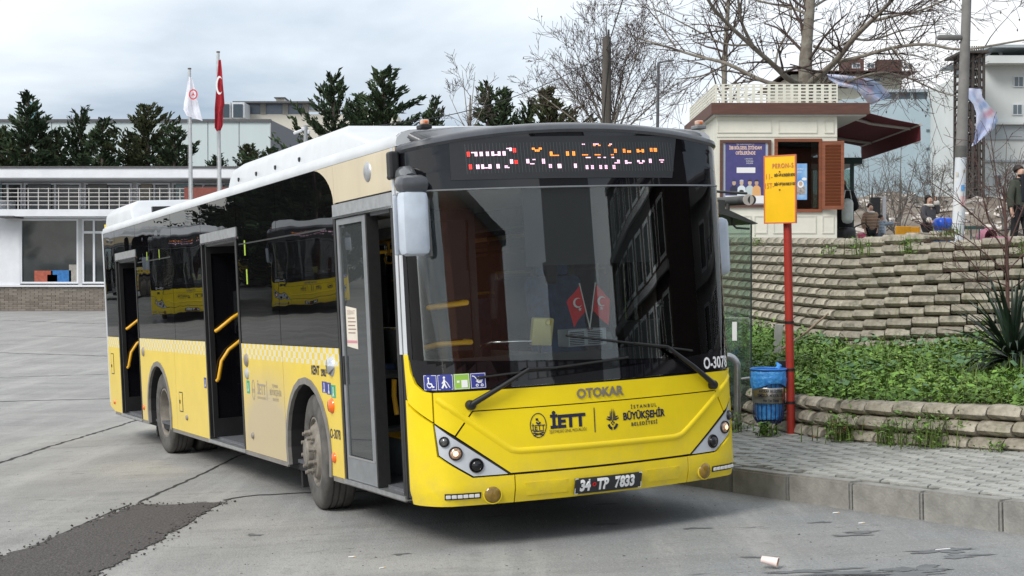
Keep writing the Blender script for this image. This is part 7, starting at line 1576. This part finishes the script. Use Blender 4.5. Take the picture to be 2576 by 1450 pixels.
def fan_tree(px, y, pyb, pyt, spread, label, seed, nl=7, spawn=10, L0=1.2, twig=TWIG, name='bare_tree', seeds=120, z0=None, bark=BARK, rmin=.007):
    rg = random.Random(seed); b = at(px, pyb, y); z0 = TZ-1.2 if z0 is None else z0; top = at(px, pyt, y); fork = Vector((b.x, y, b.z)); L = []
    H = top.z-b.z
    for i in range(nl):
        a = -1+2*i/(nl-1)+rg.uniform(-.1, .1); dy_ = rg.uniform(-1, 1)*spread*.4; e = Vector((b.x+a*spread*1.0, y+dy_, b.z+H*(1-.55*abs(a)**1.6)*rg.uniform(.85, 1.0))); m_ = fork.lerp(e, .45)+Vector((0, 0, -H*.06*abs(a))); L.append(([fork-Vector((0, 0, rg.uniform(0, .25)*H)), m_, e], .05*H/4, .012*H/4))
    return make_tree(name, L, ([Vector((b.x, y, z0)), fork.lerp(Vector((b.x, y, z0)), .5), fork, fork+Vector((.05, 0, H*.5))], .022*H+.05, .02), label, 'tree', None, seed, bark, twig, (b.x, y, z0), (spawn, 3), L0, 2, .16, seeds, rmin)
fan_tree(1530, 44, 330, 28, 2.1, 'round bare tree with hanging seed balls behind the wooden pole', 21, 9, 14, 1.25, rmin=.0055)
fan_tree(1180, 48, 330, 150, .7, 'thin wispy bare tree between the conifers above the bus roof', 23, 4, 3, .8, seeds=0, rmin=.006)
for i, (px, y, pyb, pyt, sp, lb) in enumerate(((2190, 43, 560, 385, .7, 'bare sapling nearest the glass shelter on the terrace'), (2262, 42, 560, 345, .9, 'pale bare sapling between the girl and the woman on the phone'), (2345, 43, 565, 380, .75, 'bare sapling behind the woman on the phone'), (2525, 40, 560, 330, 1.1, 'bare tree in front of the pale apartment block'))):
    fan_tree(px, y, pyb, pyt, sp, lb, 31+i, 5, 5, .8, SAP, 'bare_sapling', 0, TZ, SAP, .0045)
def shrub_tree():
    y = 17.6; b = at(2535, 860, y); org = Vector((b.x, y, b.z)); w = lambda pts, dy=0: [at(px, py, y+dy) for px, py in pts]
    L = [(w([(2532, 640), (2500, 590), (2452, 545), (2400, 500), (2330, 452)]), .014, .005), (w([(2534, 600), (2490, 560), (2470, 480), (2462, 440), (2440, 300)], -.3), .014, .005), (w([(2534, 690), (2480, 640), (2410, 590), (2300, 560)], .3), .012, .004), (w([(2536, 620), (2560, 560), (2590, 470), (2600, 380)]), .014, .005), (w([(2530, 560), (2512, 480), (2500, 400), (2490, 330)], .2), .013, .005), (w([(2533, 720), (2470, 690), (2410, 620), (2350, 600)], -.4), .011, .004), (w([(2536, 680), (2575, 640), (2620, 600)]), .011, .004), (w([(2532, 760), (2480, 720), (2430, 700), (2360, 660)], .1), .009, .003)]
    make_tree('bare_shrub', L, ([org, at(2534, 700, y), at(2530, 560, y), at(2524, 470, y)], .028, .010), 'reddish bare young tree in the planter above the yucca', 'tree', None, 44, TWR, TWR, org, (8, 2), .45, 1, .12, 0, .0032)
shrub_tree()
# ------------------------------------------------------------------ conifers
CON1 = pm('conifer_green', (.034, .060, .034), rough=.85, scale=.5, col2=(.085, .118, .060), rnd=.35, spec=.2); CON2 = pm('conifer_olive', (.048, .064, .030), rough=.85, scale=.5, col2=(.105, .118, .058), rnd=.35, spec=.2)
def conifer_mesh(H, Rb, seed, dens=1.0):
    """crown of boughs carrying many small flat sprays; returns trunk, limb and foliage arrays"""
    rs = np.random.RandomState(seed); limbs = []; C = []; D = []; nb = int(H*13*dens); lean = rs.uniform(-.015, .015, 2); az0 = rs.uniform(0, 6.28, 3)
    for i in range(nb):
        h = H*(.02+.97*(i/nb)**.92); az = rs.uniform(0, 2*np.pi); k = 1-h/H; lob = 1+.28*np.sin(az*2+az0[0]+h*.8)+.18*np.sin(az*3+az0[1]-h*1.3)
        L = Rb*(k**.72)*rs.uniform(.42, 1.38)*lob+.18; p0 = np.array([lean[0]*h, lean[1]*h, h]); el = rs.uniform(.05, .45)+.6*(1-k)**2; d = np.array([np.cos(az)*np.cos(el), np.sin(az)*np.cos(el), np.sin(el)])
        m = p0+d*L*.55-np.array([0, 0, L*.10]); e = p0+d*L+np.array([0, 0, L*.10*rs.uniform(.2, 2.6)]); limbs.append(([tuple(p0), tuple(m), tuple(e)], [.05*k+.015, .02, .008]))
        n = max(8, int(L*46)); q = rs.uniform(.18, 1.03, n)[:, None]; pt = (1-q)**2*p0+2*q*(1-q)*m+q*q*e+rs.normal(0, .11, (n, 3))*(.35+.55*L/Rb); C.append(pt); D.append(np.repeat(d[None], n, 0)+rs.normal(0, .45, (n, 3))+np.array([0, 0, .35]))
    C = np.concatenate(C); D = np.concatenate(D); D /= np.linalg.norm(D, axis=1, keepdims=True); n = len(C); s = np.cross(D, rs.normal(0, 1, (n, 3))); s /= np.linalg.norm(s, axis=1, keepdims=True); L = rs.uniform(.10, .36, n)[:, None]; w = L*rs.uniform(.22, .42, n)[:, None]; u = np.cross(D, s)
    v = np.stack([C-D*L*.25, C+s*w*.6+D*L*.15, C+D*L*.8, C-s*w*.6+D*L*.15, C+u*w*.5+D*L*.1, C-u*w*.5+D*L*.2], 1).reshape(-1, 3); k = np.arange(n)[:, None]*6
    f = np.concatenate([k+np.array([[0, 1, 2]]), k+np.array([[0, 2, 3]]), k+np.array([[0, 4, 2]]), k+np.array([[0, 2, 5]])]); lv, lf = tubes_np(limbs, 3); return lv, lf, v, f, lean
PROT = []
for i in range(4):
    H, Rb = 10.0, (2.4, 2.9, 2.1, 3.3)[i]; lv, lf, v, f, lean = conifer_mesh(H, Rb, 60+i); t = empty('conifer', (0, -500, 0), label='dark conifer', cat='tree', group='dark conifers behind the office and the bus')
    tb = MB().tube([(0, 0, -.5), (lean[0]*5, lean[1]*5, 5), (lean[0]*10, lean[1]*10, 9.9)], [.22, .14, .03], 7); tr_ = tb.build('trunk', TWIG, t, smooth=60); c_ = link('crown', npmesh('crown', v, f), CON1 if i != 1 else CON2, t); link('boughs', npmesh('boughs', lv, lf), TWIG, tr_); PROT.append([t, False])
def conifer(px, pyt, y, k, wscale, base, rz_, label):
    p = at(px, pyt, y); h = p.z-base; o = PROT[k][0] if not PROT[k][1] else copy_tree(PROT[k][0]); PROT[k][1] = True; o.location = (p.x, y, base); s = h/10; o.scale = (s*wscale, s*wscale, s); o.rotation_euler = (0, 0, rz_); o['label'] = label
for q in ((-40, 345, 94, 0, 1.2, 1.0, .3, 'dark conifer at the extreme left edge beside the tall pointed one'), (0, 322, 92, 1, 1.0, .5, 1.2, 'short conifer at the left picture edge'), (64, 236, 91, 0, 1.25, .5, 2.4, 'tall pointed conifer in front of the flue, tallest of the left row'), (108, 318, 92, 2, 1.3, .5, .7, 'squat conifer just right of the tall pointed one by the flue'), (150, 335, 95, 1, 1.1, .5, 4.1, 'low conifer in the gap right of the flue'), (205, 283, 93, 3, .95, .5, 3.3, 'conifer with thin tip in the middle of the left row'), (260, 308, 90, 2, 1.4, .5, 5.2, 'dense conifer right of the thin-tipped one in the left row'), (372, 268, 92, 1, 1.15, .5, 5.9, 'olive conifer left of the white flag with a jagged tip'), (335, 340, 93, 2, 1.2, .5, 2.0, 'lower conifer against the olive jagged-tipped one'), (438, 318, 90, 0, 1.35, .5, 1.0, 'dark conifer touching the white flagpole'),
          (545, 398, 88, 3, 1.3, 2.0, 2.2, 'low dark conifer bush between the two flagpoles'), (622, 366, 86, 1, 1.3, 2.0, .2, 'small green conifer right of the red flagpole'), (682, 372, 90, 0, 1.2, 1.5, 4.4, 'small conifer in front of the warehouse corner'), (838, 198, 80, 3, 1.0, .0, 1.9, 'tall wide conifer above the bus roof unit, left of the two'), (905, 246, 84, 2, 1.15, 0, .5, 'shorter conifer squeezed between the two tall ones above the bus'), (964, 174, 78, 0, 1.35, 0, 3.6, 'tallest conifer above the bus, right of the two'), (1094, 254, 84, 2, .85, 0, 5.0, 'thin conifer top beside the orange roof lamp of the bus'), (1222, 218, 82, 2, 1.0, 0, 2.7, 'left of the twin conifer tops above the bus visor'), (1272, 226, 82, 0, 1.0, 0, 4.9, 'right of the twin conifer tops above the bus visor'), (1370, 225, 82, 1, 1.2, 0, .9, 'conifer partly hidden behind the round bare tree'), (1330, 262, 84, 3, .8, 0, 2.9, 'low conifer left of the round bare tree')): conifer(*q)
# row of conifers outside the picture on the left, which the dark side windows mirror
for i in range(12):
    o = copy_tree(PROT[i % 4][0]); x, y = -34-2.3*i-(i % 2), 47+3.0*i; o.location = (x, y, gz(x, y)); s_ = .95+.12*(i % 3); o.scale = (s_*1.25, s_*1.25, s_); o.rotation_euler = (0, 0, i*1.3); o['label'] = 'dark conifer mirrored in the bus side windows'; o['group'] = 'conifers mirrored in the side windows'
# ------------------------------------------------------------------ people on the terrace
SKIN = pm('skin', (.62, .39, .29), rough=.55, var=.08); HAIRD = pm('hair_dark', (.018, .012, .010), rough=.6, var=.3, scale=30)
def skin(name, V, E, Rd, m, parent, sub=2, root=0):
    me = bpy.data.meshes.new('s'); me.from_pydata([tuple(v) for v in V], E, []); o = bpy.data.objects.new('s', me); COL.objects.link(o); o.modifiers.new('k', 'SKIN'); 
    sv = me.skin_vertices[0].data
    for i, r in enumerate(Rd): sv[i].radius = (r, r) if not hasattr(r, '__len__') else r
    sv[root].use_root = True; su = o.modifiers.new('u', 'SUBSURF'); su.levels = sub; su.render_levels = sub
    dg = bpy.context.evaluated_depsgraph_get(); nm = bpy.data.meshes.new_from_object(o.evaluated_get(dg)); nm.name = name; bpy.data.objects.remove(o); bpy.data.meshes.remove(me)
    nm.polygons.foreach_set('use_smooth', [True]*len(nm.polygons)); nm.materials.clear(); return link(name, nm, m, parent)
def person(px, pyt, y, H, face, label, armL, armR, step=0, coat=None, coat_len=.50, trousers=None, shoe=BLK, hair='short', extras=None, puff=1.0, z0=TZ, cat='person', x_off=0):
    """stands at distance y with the top of the head at the photo point; face = heading (0 looks at the viewer)"""
    p = at(px, pyt, y); t = empty('person', (p.x, y, z0), face, label, cat); k = H; L = {}
    J = dict(pel=(0, 0, .52), wai=(0, -.005, .60), che=(0, -.005, .72), nk=(0, .0, .835), nk2=(0, -.006, .87), hd=(0, -.014, .915), hd2=(0, -.006, .965), chin=(0, -.030, .885),
             hl=(.052, 0, .50), hr=(-.052, 0, .50), kl=(.055, -.012-step*.06, .275), kr=(-.055, -.012+step*.06, .275), al=(.057, -step*.12, .045), ar=(-.057, step*.12, .045), tl=(.06, -.07-step*.12, .018), tr=(-.06, -.07+step*.12, .018),
             sl=(.10, 0, .795), sr=(-.10, 0, .795), el=armL[0], wl=armL[1], er=armR[0], wr=armR[1])
    n = list(J); V = [Vector(J[a])*k for a in n]; ix = {a: i for i, a in enumerate(n)}
    rad = dict(pel=(.075, .060), wai=(.068, .052), che=(.082, .058), nk=(.045, .04), nk2=(.031, .033), hd=(.047, .056), hd2=(.040, .048), chin=(.030, .028), hl=.05, hr=.05, kl=.034, kr=.034, al=.023, ar=.023, tl=.02, tr=.02, sl=.036, sr=.036, el=.026, er=.026, wl=.018, wr=.018)
    E = [(ix[a], ix[b]) for a, b in (('pel', 'wai'), ('wai', 'che'), ('che', 'nk'), ('nk', 'nk2'), ('nk2', 'hd'), ('hd', 'hd2'), ('hd', 'chin'), ('pel', 'hl'), ('pel', 'hr'), ('hl', 'kl'), ('hr', 'kr'), ('kl', 'al'), ('kr', 'ar'), ('al', 'tl'), ('ar', 'tr'), ('che', 'sl'), ('che', 'sr'), ('sl', 'el'), ('sr', 'er'), ('el', 'wl'), ('er', 'wr'))]
    Rd = [tuple(q*k for q in rad[a]) if hasattr(rad[a], '__len__') else rad[a]*k for a in n]
    for s, w, e in (('l', 'wl', 'el'), ('r', 'wr', 'er')):        # hands: palm, four fingers, thumb
        d = (Vector(J[w])-Vector(J[e])).normalized(); sd = d.cross(Vector((0, 1, 0))); sd = sd.normalized() if sd.length > .1 else Vector((1, 0, 0)); pw = Vector(J[w])+d*.030; V.append(pw*k); Rd.append(.017*k); E.append((ix[w], len(V)-1)); pi_ = len(V)-1
        for q, l in ((-.015, .026), (-.005, .032), (.006, .031), (.016, .024)): V.append((pw+d*.022+sd*q)*k); Rd.append(.0062*k); E.append((pi_, len(V)-1)); V.append((pw+d*(.022+l)+sd*q*1.1+Vector((0, -.008, 0)))*k); Rd.append(.005*k); E.append((len(V)-2, len(V)-1))
        V.append((pw+sd*.024+d*.014+Vector((0, -.012, 0)))*k); Rd.append(.006*k); E.append((pi_, len(V)-1))
    body = skin('body', V, E, Rd, SKIN, t, 2)
    # face details
    fm = MB()
    for s in (-1, 1): fm.lathe([(0, -.0035*k), (.004*k, -.002*k), (.0045*k, .002*k)], 8, 'Y', Vector((s*.020, -.066, .918))*k); fm.cbox(Vector((s*.020, -.066, .930))*k, (.015*k, .003*k, .0025*k))
    fm.build('eyes', HAIRD, t); MB().add([Vector(q)*k for q in ((-.007, -.062, .905), (.007, -.062, .905), (0, -.078, .906), (0, -.064, .926), (0, -.066, .899))], [(0, 2, 3), (2, 1, 3), (0, 4, 2), (4, 1, 2)]).build('nose', SKIN, t); MB().cbox(Vector((0, -.064, .888))*k, (.026*k, .006*k, .006*k)).build('mouth', pm('lips', (.35, .13, .11)) if 'lips' not in MATS else MATS['lips'], t)
    if hair:
        hv = MB(); pr = [(.001, .066), (.026, .060), (.045, .042), (.053, .020), (.054, .002)]
        hv.lathe([(r*k, h*k) for r, h in pr], 16, 'Z', mtx=Matrix.Translation(Vector((0, .016, .940))*k)@Matrix.Diagonal((.95, 1.16, 1, 1))@Matrix.Rotation(R(-30), 4, 'X'))
        if hair == 'long': hv.bbox(Vector((0, .045, .88))*k, (.085*k, .045*k, .14*k), .02*k)
        if hair == 'bun': hv.bbox(Vector((0, .062, .95))*k, (.055*k, .05*k, .055*k), .02*k)
        hv.build('hair', HAIRD, t, smooth=60)
    if trousers is not None:
        a = ['pel', 'hl', 'hr', 'kl', 'kr', 'al', 'ar']; i2 = {q: i for i, q in enumerate(a)}; skin('trousers', [Vector(J[q])*k for q in a], [(0, 1), (0, 2), (1, 3), (2, 4), (3, 5), (4, 6)], [tuple(q*k*1.12 for q in (.078, .064)), .060*k, .060*k, .044*k, .044*k, .036*k, .036*k], trousers, t)
        for s in ('l', 'r'): MB().bbox((Vector(J['a'+s])*.45+Vector(J['t'+s])*.55)*k+Vector((0, 0, .006*k)), (.052*k, .135*k, .05*k), .02*k).build('shoe', shoe, t, smooth=60)
    if coat is not None:
        hem = (0, 0, coat_len); a = [hem, J['wai'], J['che'], (0, 0, .828), J['sl'], J['sr'], J['el'], J['er'], tuple(Vector(J['el']).lerp(Vector(J['wl']), .88)), tuple(Vector(J['er']).lerp(Vector(J['wr']), .88))]
        skin('jacket', [Vector(q)*k for q in a], [(0, 1), (1, 2), (2, 3), (2, 4), (2, 5), (4, 6), (5, 7), (6, 8), (7, 9)], [tuple(q*k*puff for q in (.088, .070)), tuple(q*k*puff for q in (.086, .068)), tuple(q*k*puff for q in (.098, .070)), (.048*k, .046*k), .048*k*puff, .048*k*puff, .042*k*puff, .042*k*puff, .036*k*puff, .036*k*puff], coat, t, 2, 1)
    if extras: extras(t, k, J)
    return t
def quilt(name, col): 
    m = pm(name, col, rough=.55, var=.15, scale=5); t = m.node_tree; tx = t.nodes.new('ShaderNodeTexCoord'); w = t.nodes.new('ShaderNodeTexWave'); w.bands_direction = 'Z'; w.inputs['Scale'].default_value = 4.5; w.inputs['Distortion'].default_value = 1.2; b = t.nodes.new('ShaderNodeBump'); b.inputs['Distance'].default_value = .04; b.inputs['Strength'].default_value = .35; t.links.new(tx.outputs['Object'], w.inputs['Vector']); t.links.new(w.outputs['Fac'], b.inputs['Height']); t.links.new(b.outputs[0], t.nodes['Principled BSDF'].inputs['Normal']); return m
FLC = pm('fleece_white', (.72, .68, .62), rough=.9, var=.12, scale=30, bump=.5)
JEAN = pm('black_trousers', (.014, .014, .016), rough=.85, var=.2)
def collar(m, r=.056, z=.834):
    def f(t, k, J): MB().lathe([((r+.020*math.cos(a))*k, (z+.022*math.sin(a))*k) for a in [q*math.pi/4 for q in range(9)]], 18).build('collar', m, t, smooth=60)
    return f
def girl_x(t, k, J): collar(FLC)(t, k, J); MB().bbox(Vector((-.17, -.03, .40))*k, (.16*k, .06*k, .13*k), .03*k).build('pink_bag', pm('bag_pink', (.75, .10, .22), rough=.5), t, smooth=60)
person(2190, 513, 35.5, 1.33, R(8), 'girl in a beige puffer jacket with a small pink bag standing on the terrace', ((.135, -.01, .66), (.10, -.05, .54)), ((-.135, 0, .66), (-.12, -.04, .52)), 0, quilt('puffer_beige', (.30, .19, .12)), .46, JEAN, hair='bun', extras=girl_x, puff=1.22)
def kid_x(t, k, J): collar(pm('hood_grey', (.30, .36, .42), rough=.9), .07)(t, k, J)
person(2218, 546, 34.6, 1.02, R(75), 'small child in a pale grey-blue coat pointing to the right', ((.20, -.12, .80), (.20, -.30, .82)), ((-.13, .0, .66), (-.10, -.06, .55)), .3, quilt('puffer_grey', (.34, .40, .46)), .44, pm('trousers_grey_blue', (.22, .26, .32), rough=.9), hair='short', extras=kid_x, puff=1.18)
def woman_x(t, k, J):
    collar(FLC, .066)(t, k, J)
    for w, e in (('wl', 'el'), ('wr', 'er')): c = Vector(J[e]).lerp(Vector(J[w]), .86)*k; MB().bbox(c, (.085*k, .085*k, .085*k), .035*k).build('cuff', FLC, t, smooth=60)
    MB().bbox(Vector(J['wl'])*k+Vector((-.012, -.0, .035))*k, (.02*k, .045*k, .085*k), .006*k).build('phone', BLK, t); MB().cbox(Vector((.03, -.085, .47))*k, (.02*k, .02*k, .09*k)).build('tie', FLC, t)
person(2337, 495, 38.0, 1.66, R(25), 'woman in a dark grey jacket with white fleece cuffs talking on her phone', ((.155, -.03, .72), (.075, -.075, .90)), ((-.145, -.03, .66), (-.10, -.135, .60)), 0, pm('shearling_grey', (.075, .075, .085), rough=.85, var=.15), .50, JEAN, hair='long', extras=woman_x, puff=1.08)
def man_x(t, k, J):
    MB().lathe([(.02*k, -.034*k), (.040*k, -.018*k), (.046*k, .0), (.044*k, .008*k)], 14, 'Z', mtx=Matrix.Translation(Vector((0, -.024, .885))*k)@Matrix.Diagonal((.92, 1.06, 1, 1))).build('beard', HAIRD, t, smooth=60)
    MB().bbox(Vector((0, -.062, .74))*k, (.085*k, .03*k, .30*k), .012*k).build('dark_shirt', pm('shirt_navy', (.012, .016, .026), rough=.85), t, smooth=60); MB().bbox(Vector((.0, -.058, .838))*k, (.045*k, .03*k, .05*k), .010*k).build('white_tee', WTXT, t, smooth=60); collar(pm('collar_dark', (.02, .02, .02), rough=.9), .05, .832)(t, k, J)
person(2566, 428, 29.0, 1.76, R(28), 'bearded man in an olive green jacket walking at the right edge', ((.14, .02, .64), (.135, -.03, .50)), ((-.14, .01, .64), (-.145, -.02, .50)), .6, pm('jacket_olive', (.050, .058, .042), rough=.8, var=.2, scale=6), .44, JEAN, hair='short', extras=man_x, puff=1.06)
def robe():
    p = at(2119, 440, 31.5); t = empty('person', (p.x, 31.5, TZ), R(160), 'person in a long black robe and headscarf standing at the kiosk shutter', 'person'); B = pm('robe_black', (.008, .008, .009), rough=.85, var=.2)
    V = [(0, 0, .05), (0, 0, .45), (0, 0, .85), (0, 0, 1.2), (0, .0, 1.42), (0, -.02, 1.56), (.20, 0, 1.32), (-.20, 0, 1.32), (.30, -.12, 1.02), (-.27, -.1, 1.05), (.14, -.30, 1.0), (-.14, -.28, 1.0)]
    skin('body', V, [(0, 1), (1, 2), (2, 3), (3, 4), (4, 5), (3, 6), (3, 7), (6, 8), (7, 9), (8, 10), (9, 11)], [(.30, .26), (.26, .22), (.21, .17), (.19, .14), (.09, .09), (.105, .12), .09, .09, .085, .085, .05, .05], B, t); MB().lathe([(.0, -.01), (.05, -.005), (.07, .01)], 14, 'Y', (0, -.135, 1.565)).build('face', SKIN, t, smooth=60)
    p = at(2132, 530, 31.0); b = empty('white_bag', (p.x, 31.0, TZ), 0, 'white plastic bag hanging beside the person in black', 'bag'); m = MB(); m.bbox((0, 0, .95), (.24, .18, .52), .09); m.tube([(-.08, 0, 1.2), (-.05, 0, 1.38), (.05, 0, 1.38), (.08, 0, 1.2)], .012, 6); m.build('bag', pm('bag_white', (.62, .68, .64), rough=.4, var=.1, scale=8, bump=.6, bscale=12), b, smooth=60)
    p = at(2128, 590, 30.6); c = empty('buggy', (p.x, 30.6, TZ), .5, 'black child buggy with curved handle beside the person in black', 'pushchair'); MB().bbox((0, 0, .45), (.36, .3, .3), .08).build('seat', BLK, c, smooth=50); MB().tube([(0, 0, .3), (.25, 0, .62), (.5, 0, .70), (.62, 0, .6)], .015, 6).build('handle', BLK, c)
    for x in (-.2, .25): MB().lathe([(.09, -.02), (.13, -.02), (.13, .02), (.09, .02)], 16, 'Y', (x, -.1, .13)).build('wheel', BLK, c, smooth=50)
robe()
